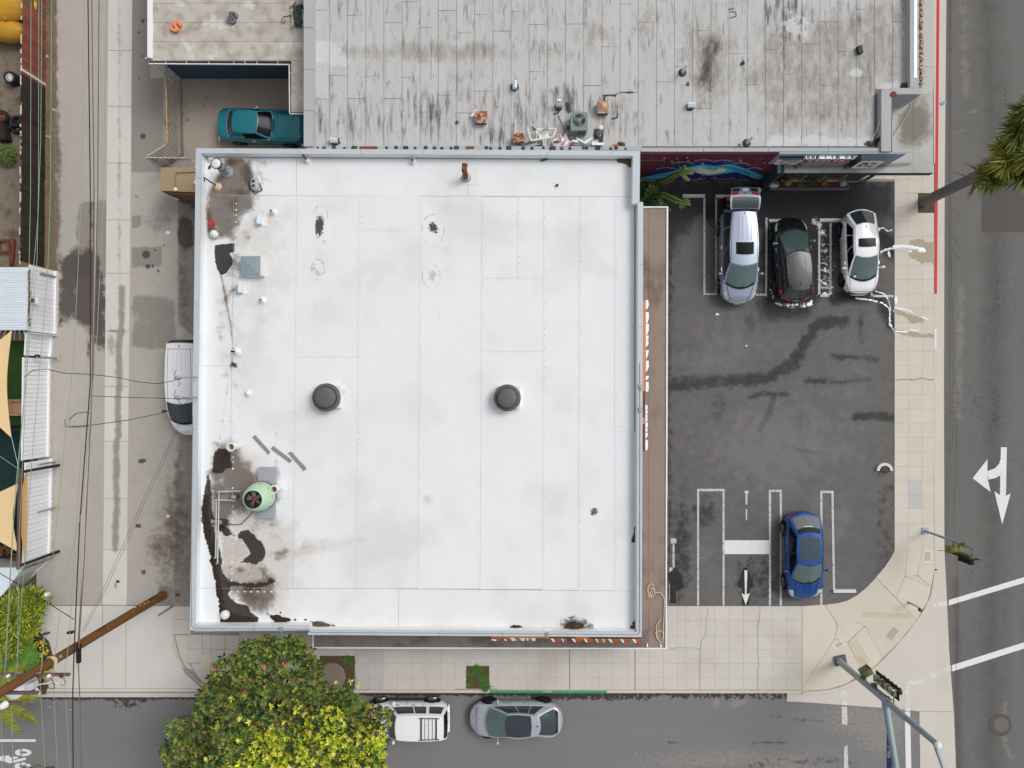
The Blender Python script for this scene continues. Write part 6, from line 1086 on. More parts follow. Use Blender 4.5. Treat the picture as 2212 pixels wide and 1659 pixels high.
tag(B().tube([W(1206,248, zg + .03), W(1212,262, zg + .03), W(1222,288, zg + .03), W(1233,300, zg + .06)],.02,5).build('conduit', M('grey_cable', (120,134,142))), 'thin conduit running from the small antenna box to the air conditioner', 'conduit')
p = W(1207,231, zg); t = thing('antenna_box', 'small metal junction rack standing in black tar above the air conditioner', 'junction box', p); B().box((p.x, p.y, zg + .25),(.3,.2,.2)).build('rack', m_galv, t); B().box((p.x, p.y + .16, zg + .42),(.2,.1,.05)).build('lid', m_boot, t); B().box((p.x, p.y - .02, zg + .36),(.3,.04,.04)).tube([(p.x - .14, p.y - .1, zg),(p.x - .14, p.y - .1, zg + .4)],.02,5).tube([(p.x + .14, p.y - .1, zg),(p.x + .14, p.y - .1, zg + .4)],.02,5).build('frame', m_galv, t)
# dismantled sign parts along the parapet
t = thing('dismantled_sign', 'dismantled white sign frame lying against the grey roof parapet', 'sign frame', W(1175,290, zg)); mf_ = M('cream_metal', (232,228,214),.5, var=((8,.08,3,(1,1,1)),)); b = B()
fr = [(1140,280),(1201,278),(1195,296),(1147,304)]
for i in range(4): b.tube([W(*fr[i], zg + .35), W(*fr[(i + 1) % 4], zg + .35)],.045,6)
for a, c in (((1158,281),(1160,301)),((1158,281),(1168,300)),((1180,280),(1179,299)),((1150,282),(1198,280)),((1179,298),(1178,316)),((1174,300),(1175,316))): b.tube([W(*a, zg + .38), W(*c, zg + .3)],.025,5)
b.build('frame', mf_, t); B().prism(poly([(1160,285),(1186,284),(1186,296),(1165,299)], zg + .15), zg + .12, zg + .15).build('white_panel', m_let, t)
for P in ([(1147,271),(1160,279),(1153,281)],[(1183,266),(1185,279),(1174,280)],[(1147,271),(1150,280),(1158,280)]): B().prism(poly(P, zg + .5), zg + .42, zg + .5).build('star_point', M('grey_sign_metal', (150,158,162),.5, metal=.2), t)
t = thing('sign_letter', 'dark wavy sign letter lying on its side by the parapet', 'sign letter', W(1155,310, zg)); P = [(1124,312),(1128,307),(1136,309),(1141,306),(1150,303),(1158,306),(1164,303),(1172,306),(1172,311),(1160,312),(1146,316),(1128,317)]; B().prism(poly(P, zg + .3), zg + .02, zg + .3).build('letter_can', M('dark_grey_can', (74,84,88),.5), t); B().prism(poly([(1130,316),(1146,312),(1162,307),(1160,311),(1172,311),(1150,316)], zg + .32), zg + .3, zg + .325).build('face', M('grey_sign_metal', (150,158,162)), t)
t = thing('rust_box', 'rusty tan box with a metal bracket against the parapet', 'box', W(1120,303, zg)); q = W(1120,304, zg); B().box((q.x, q.y, zg + .2),(.5,.34,.4),.1).build('box', M('tan_box', (178,160,130),.8), t); B().box((q.x, q.y + .06, zg + .42),(.5,.26,.03),.1).build('rust_top', m_rust, t); B().prism(poly([(1115,298),(1124,298),(1124,303),(1120,308),(1115,302)], zg + .5), zg + .46, zg + .5).box(tuple(W(1119,291, zg + .4)),(.12,.16,.2)).build('bracket', M('orange_rust', (196,122,70),.8, var=((14,.3,3,(1,1,1)),)), t)
t = thing('star_banner', 'star shaped white banner with red lettering and blue band among the sign scraps', 'banner', W(1212,305, zg)); P = [(1196,301),(1206,296),(1209,288),(1212,293),(1216,297),(1223,285),(1229,304),(1245,306),(1228,315),(1195,316),(1193,307)]
b = B(); b.add([W(x, y, zg + .12 + random.uniform(0,.15)) for x, y in P] + [W(1213,305, zg + .34)],[(i, (i + 1) % len(P), len(P)) for i in range(len(P))]); b.build('cloth', m_let, t); 
def lay(txt, a, c, d, zz, mat, par, nm='lettering'):
    vs, fs = textmesh(txt, 1,0,.02); A, Bb, D_ = W(*a, zz), W(*c, zz), W(*d, zz); return B().add([A + (Bb - A) * v.x + (D_ - A) * v.y for v in vs], fs).build(nm, mat, par)
m_rl = M('red_print', (178,40,60),.7); m_bl = M('blue_print', (34,66,140),.7)
lay('ica', (1203,310),(1214,306),(1202,304), zg + .38, m_rl, t); lay('RES', (1217,314),(1226,301),(1212,312), zg + .4, m_rl, t); lay('rel', (1204,303),(1213,301),(1203,297), zg + .38, m_rl, t)
B().prism(poly([(1194,306),(1203,304),(1212,306),(1196,309)], zg + .36), zg + .345, zg + .35).build('blue_band', m_bl, t)
for k in range(4): B().prism(poly([(1229 + k * 4,306 + k * .3),(1230.2 + k * 4,306.3 + k * .3),(1228 + k * 2.5,314),(1227 + k * 2.5,314)], zg + .36), zg + .33, zg + .35).build('stripe', m_rl, t)
t = thing('sign_bracket', 'white angled metal channels with a long grey can against the parapet', 'sign part', W(1270,305, zg)); q0, q1 = W(1237,309, zg + .15), W(1292,310, zg + .15); B().tube([q0, q1],.17,10).build('grey_can', M('pale_can', (182,188,192),.5, var=((6,.1,3,(1,1,1)),)), t); b = B()
for a, c in (((1253,298),(1286,311)),((1285,305),(1318,296))): pass
for P in ([(1251,297),(1254,301),(1288 - 2,312 - 1),(1282,306)],[(1284,305.5),(1316 - 2,295),(1317,299),(1287,311)],[(1236,302),(1259,304),(1259,308),(1236,306)],[(1312,307),(1359,309),(1359,313.5),(1312,313)]): 
    P = [(1106 + (x - 1106) * 1.0, y) for x, y in P]; P = [(1236 + (x - 1236) * .56, y) if x >= 1236 else (x, y) for x, y in P]; b.prism(poly(P, zg + .42), zg + .36, zg + .44)
b.build('channel', m_let, t)
tag(B().hull2([W(1321,316, zg + h) for h in (0,.1)] + [W(1321,313.5, zg + .1)],[W(1333,316, zg + h) for h in (0,.12)] + [W(1333,311, zg + .1)]).build('red_scrap', M('red_scrap', (200,60,46),.6)), 'small orange red scrap at the foot of the grey parapet', 'scrap')
tag(B().box(tuple(W(1857,108, zg + .1)),(.2,.36,.2),.2).build('dark_box', M('dark_green_box', (40,52,54),.6)), 'small dark box lying alone on the brown part of the grey roof', 'box')
tag(B().tube([W(1573,20, zg + .02), W(1585,18, zg + .02), W(1577,26, zg + .02), W(1589,25, zg + .02), W(1591,34, zg + .02), W(1577,39, zg + .02)],.015,5).build('wire_loop', m_blackp), 'thin curled wire on the grey roof near the top edge', 'wire')
ball('tiny dark knob on the grey roof right of the burn mark', 1605,136,.09, M('tar', (70,68,70)), 'knob', 'debris', zg)
t = thing('scrap_bundle', 'torn dark foil and timber scrap in the corner beside the carport parapet', 'scrap', W(645,38, ZL)); o = blob('foil', [('p', [(636,18),(655,12),(658,58),(640,58),(633,34)],2)], ZL + .02, M('dark_teal_foil', (56,78,76),.4, spec=.5, var=((12,.4,4,(1,1,1)),)),1.2,.25,.35,.3,4,.45, parent=None); o.parent = t; o.matrix_parent_inverse = Matrix.Translation(-ORG[t.name]); del o['kind']
for P in ([(645,22),(654,20),(657,52),(653,58)],[(625,10),(634,0),(638,3),(630,13)],[(630,20),(635,20),(634,52),(631,60)]): B().prism(poly(P, ZL + .2), ZL + .1, ZL + .22).build('board', M('bleached_board', (196,190,176),.9), t)
tag(B().tube([W(637,32, ZL + .05), W(612,36, ZL + .04), W(607,48, ZL + .04), W(613,50, ZL + .04), W(616,44, ZL + .04)],.018,5).build('wire_loop', M('brown_wire', (76,62,52),.8)), 'bent brown wire beside the foil scrap on the carport roof', 'wire')
m_can2 = {}
for lab, x, y, col, rz in (('orange S shaped sign letter lying on the carport roof', 383,60,(232,140,100),-.5),('grey S shaped sign letter lying on the carport roof', 504,41,(120,122,122),-.35)):
    p = W(x, y, ZL); t = thing('sign_letter', lab, 'sign letter', p); vs, fs = textmesh('S', 1,.1,.05); R_ = Matrix.Rotation(rz, 3, 'Z'); B().add([p + R_ @ Vector(((v.x - .5) * .44,(v.y - .5) * .56, v.z + .1)) for v in vs], fs).build('letter_can', M('letter_%d' % col[0], col, .6), t)
    if col[0] < 200: vs, fs = textmesh('S', 1,0,-.02); B().add([p + R_ @ Vector(((v.x - .5) * .3,(v.y - .5) * .44,.215)) for v in vs], fs).build('letter_well', M('dark_well', (60,62,62),.8), t)
# ---------------------------------------------------------------- shop signs on the front wall
YS = YW - .09
def wtext(txt, a, c, d, Y, mat, par, nm='lettering', bold=.02):
    vs, fs = textmesh(txt, 1,0, bold); A, Bb, D_ = onY(*a, Y), onY(*c, Y), onY(*d, Y); return B().add([A + (Bb - A) * v.x + (D_ - A) * v.y for v in vs], fs).build(nm, mat, par)
def board(x0, x1, ztop, zbot, Y, dep):
    return B().box(((x0 + x1) / 2, Y + dep / 2,(ztop + zbot) / 2),(x1 - x0, dep, ztop - zbot))
a0 = onY(1697,335, YS - .15); xA = a0.x - .02; t = thing('wall_sign', 'white board reading AMERICAN MATTRESS FAMILY on the shop wall', 'sign', (xA, YS, 4)); xB = xA + 1.1
board(xA, xB, 4.2,3.45, YS - .15,.14).build('panel', m_let, t); board(xA - .02, xB + .02,4.24,4.2, YS - .16,.2).build('top_cap', m_navy, t)
def flat(txt, x0, x1, zb_, zt_, Y, mat, par, bold=.02, nm='lettering'):
    vs, fs = textmesh(txt, 1,0, bold); return B().add([Vector((x0 + (x1 - x0) * v.x, Y, zb_ + (zt_ - zb_) * v.y)) for v in vs], fs).build(nm, mat, par)
flat('AMERICAN', xA + .12, xB - .1,3.99,4.15, YS - .155, m_bl, t, .03); flat('MATTRESS', xA + .06, xB - .06,3.72,3.94, YS - .155, m_rl, t, .04); flat('FAMILY', xA + .25, xB - .3,3.5,3.66, YS - .155, m_bl, t, .03)
t = thing('letter_sign', 'raised white sided letters with crimson faces spelling MATTRESS', 'sign', (15, YS, 4)); xs0 = onY(1756,330, YS - .15).x; xs1 = onY(1876,330, YS - .15).x; m_crim = M('crimson_face', (176,44,62),.5)
for i, ch in enumerate('MATTRESS'):
    w_ = (xs1 - xs0) / 8; x = xs0 + i * w_ + .02; vs, fs = textmesh(ch, 1,.5,.03); V = [Vector((x + v.x * (w_ - .06), YS - .08 - v.z * .18,3.72 + v.y * .66)) for v in vs]; o = B().add(V, fs).build('letter', m_let, t); flat(ch, x, x + w_ - .06,3.72,4.38, YS - .174, m_crim, o, .03, 'letter_face')
t = thing('wall_sign', 'white box sign with a printed crowd picture and dark frame at the shop corner', 'sign', (17, YS, 4.4)); xC = onY(1888,330, YS - .45).x; xD = onY(1944.5,330, YS - .45).x
board(xC, xD, 4.98,3.75, YS - .44,.32).build('case', m_navy, t); board(xC + .03, xD - .03,4.94,3.79, YS - .446,.01).build('face', m_let, t); rr = random.Random(5)
for k in range(34):   # a generic cluster of printed blobs
    x = xC + .2 + rr.uniform(.05,.85) * (xD - xC - .3); z = 4.05 + rr.uniform(0,.75) * (1 - abs((x - (xC + xD) / 2) / (xD - xC)) * .9); r_ = rr.uniform(.04,.1); B().lathe((x, YS - .448 - k * .0004, z),[(r_, 0),(.001,.0002)],9,(Vector((1,0,0)), Vector((0,0,1)), Vector((0,-1,0)))).build('printed_patch', M('print_%d' % (k % 5),[(150,50,50),(214,170,140),(60,50,60),(120,30,40),(220,200,180)][k % 5],.6), t)
for lab, x in (('left olive floodlight on a curved arm over the shop canopy', 1723, ),('right olive floodlight on a curved arm over the shop canopy', 1831)):
    q = W(x, 358, ZQ + .3); t = thing('floodlight', lab, 'floodlight', (q.x, YW - .1, ZQ)); B().tube([(q.x + .12, YW - .08,3.5),(q.x + .16, YW - .2,3.62),(q.x + .1, q.y + .1,3.45)],.018,6).build('arm', m_galv, t); B().box((q.x, q.y, 3.42),(.4,.16,.12),.45,.5).build('lamp_head', M('olive_metal', (84,80,50),.5), t); B().box((q.x, q.y + .06,3.46),(.38,.06,.1),.45,.5).build('lens', M('dark_lens', (40,42,44),.2), t)
tag(B().tube([(xB + .2, YW - .12,3.55),(xB + .6, YW - .12,3.36),(xs1 - 1.2, YW - .12,3.32),(xs1 - .2, YW - .12,3.4)],.014,5).build('sign_cable', m_galv), 'thin cable looping along the front sign wall', 'cable')
tag(B().tube([W(1986,210, ZQ + .03), W(1979,216, ZQ + .03), W(1968,222, ZQ + .03), W(1966,236, ZQ + .03), W(1950,262, ZQ + .03), W(1930,292, ZQ + .03)],.025,6).build('hose', M('grey_hose', (176,176,168),.7)), 'grey hose lying on the street canopy by the brown stain', 'hose')
tag(B().tube([W(1900,262, ZP), W(1893,285, zg + .05), W(1884,300, zg + .05), W(1882,313, zg + .05)],.02,5).build('coax_cable', m_let), 'white cable along the inner grey parapet near the street', 'cable')
t = thing('satellite_mount', 'dark box and tangled wires in the corner of the grey roof above the sign', 'junction box', W(1897,306, zg)); q = W(1897,305, zg); B().lathe((q.x - .15, q.y, zg + .15),[(.12,0),(.12,.34)],12,(Vector((0,1,0)), Vector((0,0,1)), Vector((1,.4,0)).normalized())).build('housing', m_blackp, t); B().tube([q, q + Vector((-.2,.1,.2)), q + Vector((.1,.3,.05))],.015,4).build('wire', m_let, t)
heap('brown leaf litter in the corner of the grey roof above the box sign', [('e', 1884,309,14,6,0,3)], m_leafl, zg, seed=15); heap('dry weeds heaped at the inner corner of the street parapet', [('e', 1954,186,9,6,0,3)], m_leafl, zg, .14, seed=17); heap('small leaf heap on the grey roof near the parapet end', [('e', 1341,311,9,4,0,3),('l', [(1300,318),(1345,318)],2,2)], m_leafl, zg, seed=18)
tag(B().lathe(W(1930,204, ZP + .12),[(.14,0),(.14,.03),(.05,.035)],14).build('rust_disc', m_rust), 'small rusty disc on the parapet step by the street canopy', 'disc')
# ================================================================ FENCES AND YARDS ON THE LEFT
m_redb = M('red_brown_board', (132,76,60),.9, var=((3,.2,4,(1,1,.15)),(24,.12,3,(1,1,.2))), rnd=.22); m_blkb = M('blackened_board', (50,40,34),.92, var=((3,.3,4,(1,1,.15)),(24,.2,3,(1,1,.2))), rnd=.25); m_tanb = M('bare_timber', (150,112,72),.9, var=((5,.25,4,(1,1,.2)),))
fn_ = thing('timber_fence', 'tall plank fence, red brown above and blackened below, along the dirt edge of the alley', 'fence', W(99,260,.03))
y = -62; pa, pb = W(101,-62,.03), W(97,577,.03); nb = 68
for k in range(nb):
    t_ = (k + .5) / nb; q = pa.lerp(pb, t_); yd = -62 + t_ * 639; h_ = 1.86 + random.uniform(-.05,.06) + (.06 if yd > 185 else 0)
    if yd < 170: mm = m_redb if not (20 < yd < 48 and random.random() < .6) else M('olive_brown_board', (104,86,52),.9, var=((3,.25,4,(1,1,.15)),), rnd=.15)
    elif yd < 190: mm = m_redb
    else: mm = m_blkb
    piece('fence_board', mm, fn_, (q.x + random.uniform(-.012,.012), q.y, h_ / 2 + .03),(.024,.222, h_), random.uniform(-.02,.02))
for z in (.5,1.5): B().tube([pa + Vector((-.05,0, z)), pb + Vector((-.05,0, z))],.04,4).build('rail', m_blkb, fn_)
q = W(97.5,184,.03); B().box((q.x + .03, q.y, .97),(.1,.12,1.94)).build('white_post', M('chipped_white_paint', (206,200,190),.8, var=((9,.15,4,(1,1,1)),)), fn_)
b = B()
for k in range(40):
    q = pa.lerp(pb, random.random()); b.box((q.x - .02, q.y, 1.93 + random.uniform(0,.05)),(.05, random.uniform(.15,.5),.03))
o = b.build('flaking_top_edge', M('chipped_white_paint', (206,200,190)), fn_); o['kind'] = 'stuff'
q0, q1 = W(96,572,.8), W(96,588,.8); o = B().box((W(96,581,0).x, W(96,581,0).y, .95),(.06,.34,1.9)).build('end_board', m_tanb, fn_)
# dirt strip with weeds between fence and alley paving
struct(sheet('dirt_strip', [(93,-80),(122,-80),(126,590),(90,590)],.058, m_dirt, 3, zf=lambda X, Y: fbm(X, Y, .15,4) * .05 - np.clip((X - 112 - fbm(X, Y, .05,3) * 18) * .02,0,.12)))
b = B()
for k in range(900):
    x = 100 + abs(random.gauss(0,7)); y = random.choice((random.uniform(-40,30), random.uniform(90,260), random.uniform(250,420), random.uniform(360,560))); q = W(x, y, .06); a = random.uniform(0,6.3); L_ = random.uniform(.04,.13); d = Vector((math.cos(a), math.sin(a), random.uniform(.3,.9))) * L_; n_ = Vector((-d.y, d.x, 0)).normalized() * L_ * .25
    if fbm(np.array([x]), np.array([y]),.06,3,5)[0] < .48: continue
    b.add([q - n_, q + n_, q + d],[(0,1,2)])
tag(b.build('weed_tufts', m_weed), 'weeds growing at the foot of the timber fence', 'weeds', kind='stuff')
def litter(lab, x, y, s, col, z=.06): p = W(x, y, z); tag(B().add([p + Vector((-s, -s * .6,.01)), p + Vector((s, -s * .5,.04)), p + Vector((s * .8, s * .6,.02)), p + Vector((-s * .7, s * .7,.05))],[(0,1,2,3)]).build('litter', M('litter_%02x%02x%02x' % col, col, .8)), lab, 'litter')
litter('white and black scrap by the dirt strip near the red boards', 100,122,.14,(222,214,196)); litter('pale blue wrapper near the fence foot', 104.5,296,.1,(190,220,230)); litter('white scrap on the dirt strip opposite the fan roof', 117,238,.08,(236,232,222)); litter('pair of white papers on the right side of the alley', 363,503,.13,(238,238,236)); litter('blue wrapper by the small shed wall', 418,448,.14,(40,100,190)); litter('white crumpled paper on the brown alley stain', 363,1115,.12,(226,222,214)); litter('light blue can lying on the red kerb gutter', 2039,222,.12,(110,180,220),.1); litter('brown leaf strip on the lower alley', 299,1136,.16,(120,74,48)); litter('black stick on the alley gutter slabs', 255,1256,.1,(44,42,42),.09); litter('dark plank chip by the utility pole foot', 384,1285,.14,(96,78,60))
litter('curved white shaving in the lot below the minivan', 1549,679,.1,(226,226,220),.12); litter('tiny white scrap in the middle of the lot', 1612,747,.06,(236,236,232),.12); litter('orange leaf on the street by the letter O', 109,1526,.07,(216,170,110),.02); litter('second orange leaf on the street left of the wires', 152,1533,.07,(222,150,120),.02)
# yard things
def tyre(lab, x, y, r, z, rimcol, tilt=0, hub=True, z0_=.05):
    p = W(x, y, z0_ + z); t = thing('tyre', lab, 'tyre', p); ax = (Vector((1,0,0)), Vector((0, math.cos(tilt), math.sin(tilt))), Vector((0,-math.sin(tilt), math.cos(tilt))))
    B().lathe(p, [(r * .62,0),(r * .95,0),(r, .04),(r, .2),(r * .94,.25),(r * .62,.24),(r * .6,.1)],28, ax, cap=False).build('rubber', M('old_rubber', (44,43,43),.85, var=((14,.2,3,(1,1,1)),)), t, smooth=40)
    if rimcol:
        m_ = M('wheel_%d_%d' % rimcol[:2], rimcol, .45, metal=.3, spec=.5, var=((12,.15,3,(1,1,1)),)); b = B(); b.lathe(p + ax[2] * .2,[(r * .63,0),(r * .63,.02),(r * .54,.02),(r * .54,-.03)],28, ax, cap=False); b.lathe(p + ax[2] * .19,[(r * .18,0),(r * .18,.03),(.01,.035)],14, ax)
        if rimcol[0] > 200:
            for k in range(10): a = k * math.pi / 5; d = ax[0] * math.cos(a) + ax[1] * math.sin(a); b.tube([p + ax[2] * .21 + d * r * .12, p + ax[2] * .21 + d * r * .58],.028,5)
        else: b.lathe(p + ax[2] * .14,[(r * .55,0),(r * .4,.03),(r * .36,-.02),(.01,-.02)],24, ax, cap=False)
        b.build('wheel_disc', m_, t)
        B().lathe(p + ax[2] * .08,[(r * .6,0),(.01,.001)],20, ax).build('wheel_back', m_arch, t)
    return t
tyre('wheel with bright ten spoke rim lying on top of another tyre behind the fence', 27,170,.33,.24,(226,228,232),.1); tyre('bare tyre lying under the bright rimmed wheel', 34,175,.33,0, None)
tyre('tyre with rusty steel disc lying in the yard', 8,255,.36,.2,(136,84,52)); tyre('bare black tyre leaning at the fence in the yard', 40,266,.34,.2, None, -.25); tyre('black tyre lying between the rusty disc tyre and the fence', 24,268,.36,0, None)
tyre('black tyre under the leaning one at the fence', 42,277,.33,0, None)
tag(B().box(tuple(W(6,285,.35)),(.5,1.0,.5),.2).build('scrap_crate', m_blkb), 'dark scrap crate below the yard tyres', 'crate')
t = thing('rusty_frame', 'red brown welded steel frame lying in the yard above the blue metal roof', 'frame', W(15,540,.1)); m_rf = M('red_rust_steel', (128,62,42),.8, var=((6,.2,4,(1,1,1)),)); b = B()
for P in ([(-10,519),(18,519)],[(-10,545),(20,543)],[(18,517),(26,580)],[(30,517),(42,578)][:1] + [(26,580)],[(-2,519),(-2,543)]): 
    for a, c in zip(P[:-1], P[1:]): q0, q1 = W(*a, .25), W(*c, .25); d = q1 - q0; b.box(tuple((q0 + q1) / 2),(d.length, .1,.12), math.atan2(d.y, d.x))
b.build('steel_tube', m_rf, t)
tag(B().box(tuple(W(48,312,.15)),(.12,1.1,.06),.1).build('loose_plank', m_tanb), 'short pale plank leaning at the fence foot in the yard', 'plank')
def leafmass(name, mat, lobes, n, size, cols, label=None, cat=None, parent=None, kind=None, droop=0, elong=2.6, shell=.55, up=.4, clump=1, seed=1, spread=.25):
    """leaf sized faces spread through the outer volume of ellipsoids; own tint per leaf"""
    r = np.random.default_rng(seed); vs = []; fs = []; cs = []; vol = np.array([l[3] * l[4] for l in lobes]); vol = vol / vol.sum()
    for k in range(n):
        l = lobes[r.choice(len(lobes), p=vol)]; d = r.normal(size=3); d[2] = abs(d[2]) * 1.0 - (.25 if r.random() < .25 else 0); d /= np.linalg.norm(d); rad = shell + (1 - shell) * r.random() ** .5; c0 = Vector((l[0] + d[0] * l[3] * rad, l[1] + d[1] * l[4] * rad, l[2] + d[2] * l[5] * rad)); col0 = cols[min(int(r.random() ** 1.15 * len(cols)), len(cols) - 1)] if len(l) < 7 else l[6][int(r.random() * len(l[6]))]
        hue = r.uniform(.75,1.25)
        for q in range(clump):
            a = 2 * math.pi * (q + r.random() * .6) / clump; el = r.uniform(.0,.7) if clump > 1 else r.uniform(-.3,.6); dr = Vector((math.cos(a) * math.cos(el), math.sin(a) * math.cos(el), math.sin(el) - droop)); dr = (dr + Vector(d) * up).normalized(); L_ = size * r.uniform(.7,1.3); sd_ = dr.cross(Vector((0,0,1))); sd_ = (sd_.normalized() if sd_.length > .01 else Vector((1,0,0))) * L_ / elong * .5
            off_ = Vector(r.normal(size=3) * size * spread) if clump == 1 else Vector((0,0,0)); m_ = len(vs); c1 = c0 + off_; bend = Vector((0,0,-L_ * .12)); vs += [c1, c1 + dr * L_ * .5 + sd_, c1 + dr * L_ + bend, c1 + dr * L_ * .5 - sd_]; fs += [(m_, m_ + 1, m_ + 2, m_ + 3)]; v_ = r.uniform(.8,1.2) * hue; cs += [tuple(min(1, x * v_) for x in lin(col0))] * 4
    me = bpy.data.meshes.new(name); o0 = ORG.get(parent.name, Vector((0,0,0))) if parent else Vector((0,0,0)); me.from_pydata([tuple(v - o0) for v in vs],[], fs); me.materials.append(mat)
    ca = me.color_attributes.new('tint', 'FLOAT_COLOR', 'POINT'); ca.data.foreach_set('color', np.array([(*c, 1) for c in cs], np.float32).ravel())
    o = bpy.data.objects.new(name, me); C.objects.link(o)
    if parent: o.parent = parent; ORG[o.name] = o0
    return tag(o, label, cat, kind=kind)
m_leaf = M('leaf', (80,110,50),.55, vcol=True, spec=.35)
def lobe(x, y, z, rp, rz=None, cols=None):
    q = W(x, y, z); r = rp * (H - z) / F; l = [q.x, q.y, q.z, r, r, rz or r * .8]; return l + ([cols] if cols else [])
G_ = [(88,116,52),(70,100,44),(110,132,60)]
t = thing('shrub', 'small green shrub growing in the yard beside the blackened planks', 'shrub', W(16,334,.04)); leafmass('foliage', m_leaf, [lobe(14,335,.3,22,.5), lobe(22,345,.3,12,.4)],700,.13, G_, parent=t, seed=2); B().tube([W(16,336,.04), W(15,335,.5)],.03,5).build('stem', m_tanb, t)
# white metal fence, sheet by sheet
m_wmet = M('white_sheet_metal', (240,241,244),.5, spec=.5, var=((.8,.05,4,(1,1,1)),), rnd=.03, mixn=((14,5,.7,.78,(150,140,136),(1,1,1),.5),)); m_greym = M('greying_sheet_metal', (204,206,210),.6, var=((2,.1,5,(1,1,1)),), rnd=.05)
wf = thing('metal_fence', 'tall white sheet metal fence running down the left side of the alley', 'fence', W(110,900,.05))
secs = [((121.5,586),(119.5,722),2.05, m_wmet),((111.5,726),(109,771),1.95, m_wmet),((107,775),(104.5,986),2.0, m_wmet),((111.5,990),(106.5,1203),2.0, m_wmet),((102,1212),(4,1302),1.95, m_greym)]
for a, c, h_, mm in secs:
    p0, p1 = W(*a, .05), W(*c, .05); L_ = (p1 - p0).length; n = int(L_ / .225); an = math.atan2(p1.y - p0.y, p1.x - p0.x)
    for k in range(n):
        q = p0.lerp(p1,(k + .5) / n); nn = Vector((math.sin(an),-math.cos(an),0)) * (.012 if k % 2 else 0); piece('metal_sheet', mm, wf, (q.x + nn.x, q.y + nn.y, h_ / 2 + .1 + random.uniform(-.01,.01)),(L_ / n - .014,.018, h_), an)
    m_ = (p0 + p1) / 2; B().box((m_.x, m_.y, h_ + .11),(L_, .09,.05), an).build('top_cap', mm, wf); o_ = Vector((-math.sin(an), math.cos(an),0)) * .06; B().box((m_.x + o_.x, m_.y + o_.y, .14),(L_, .1,.16), an).build('base_flashing', mm, wf)
B().box(tuple((W(109,770,.05) + W(121,724,.05)) / 2 + Vector((0,.55,1.0))),(.5,.04,2.0)).build('return_panel', m_wmet, wf)
o = blob('base_rubble', [('l', [(112,800),(110,985)],6,4),('l', [(115,1000),(111,1200)],6,4),('l', [(125,590),(122,720)],5,4)],.055, M('lime_rubble', (176,168,158),.95, var=((20,.2,3,(1,1,1)),)),1.3,.06,.3,.5,4); o.parent = wf; o.matrix_parent_inverse = Matrix.Translation(-ORG[wf.name])
for lab, a, c in (('upper', (124,599),(87,590)),('second', (124,774),(80,770)),('third', (122,997),(84,999)),('fourth', (121,1096),(82,1104)),('lowest', (119,1201),(80,1212))):
    p = W(*a, .05); t = thing('steel_post', {'upper': 'grey steel post at the wide white fence panel beside the blue roof', 'second': 'grey steel post near the step of the white fence with a dark lamp', 'third': 'grey steel post where the white fence steps out by the sail pole', 'fourth': 'grey steel post against the middle of the lower white fence run', 'lowest': 'grey steel post at the bend of the fence where sheets turn grey'}[lab], 'post', p, group='steel posts along the white fence')
    r0 = math.hypot(a[0] - 1106, a[1] - 829.5); r1 = math.hypot(c[0] - 1106, c[1] - 829.5); h_ = (H - .05) * (1 - r0 / r1)
    B().tube([p, p + Vector((0,0, h_))],.05,10).build('pole', m_galv, t, smooth=True); B().box((p.x, p.y, .08),(.34,.3,.07),.2).build('footing', M('footing_concrete', (184,172,150),.9), t)
t = thing('floodlight', 'small dark floodlight on the white fence beside the blue roof', 'floodlight', W(72,649,2.1)); q = W(72,649,2.2); B().box(tuple(q),(.12,.2,.16)).build('head', m_blackp, t); B().box((q.x + .14, q.y, q.z - .05),(.2,.3,.06)).build('bracket', M('cream_metal', (232,228,214)), t)
t = thing('floodlight', 'dark lamp tip on the second steel post of the white fence', 'floodlight', W(81,769,1.6)); q = W(81,769,1.6); B().box(tuple(q),(.22,.14,.14)).build('head', m_blackp, t)
# blue corrugated roof and its trusses
m_corr = M('pale_blue_corrugated', (220,228,234),.45, spec=.5, var=((1.2,.06,4,(1,1,1)),), mixn=((10,4,.68,.75,(150,120,100),(1,1,1),.5),))
t = thing('yard_shed', 'shed with pale blue corrugated roof at the left edge', 'shed', W(30,640,0)); zz = 2.35
corr = lambda X, Y: np.sin(Y / 3.6 * 2 * np.pi) * .02
sheet('corrugated_roof', [(-120,577),(66,577),(64,713),(-120,713)], zz, m_corr, .95, parent=t, thick=.03, zf=corr)
B().prism(poly([(-120,580),(62,580),(60,708),(-120,708)],2.2),.05,2.2).build('wall', m_wall, t); b = B()
for k in range(90): q = W(63 + random.uniform(-1.5,1.5),584 + k * 1.35, zz + .03); b.box(tuple(q),(random.uniform(.03,.12),.05,.03), random.uniform(-.5,.5))
o = b.build('rust_seam', m_rust, t); o['kind'] = 'stuff'
for k in range(6): a, c = W(2 + k * 10,714,2.2), W(-8 + k * 13,734,.8); B().tube([a, c],.03,5).build('bracket_strut', m_wmet, t)
t = thing('yard_shed', 'shed with grey corrugated roof in the corner behind the bent fence', 'shed', W(10,1260,0)); sheet('corrugated_roof', [(-160,1226),(50,1226),(8,1282),(-160,1440)],2.2, m_corr, .95, parent=t, thick=.03, zf=corr); B().prism(poly([(-160,1228),(44,1228),(4,1280),(-160,1420)],2.1),.05,2.1).build('wall', m_wall, t)
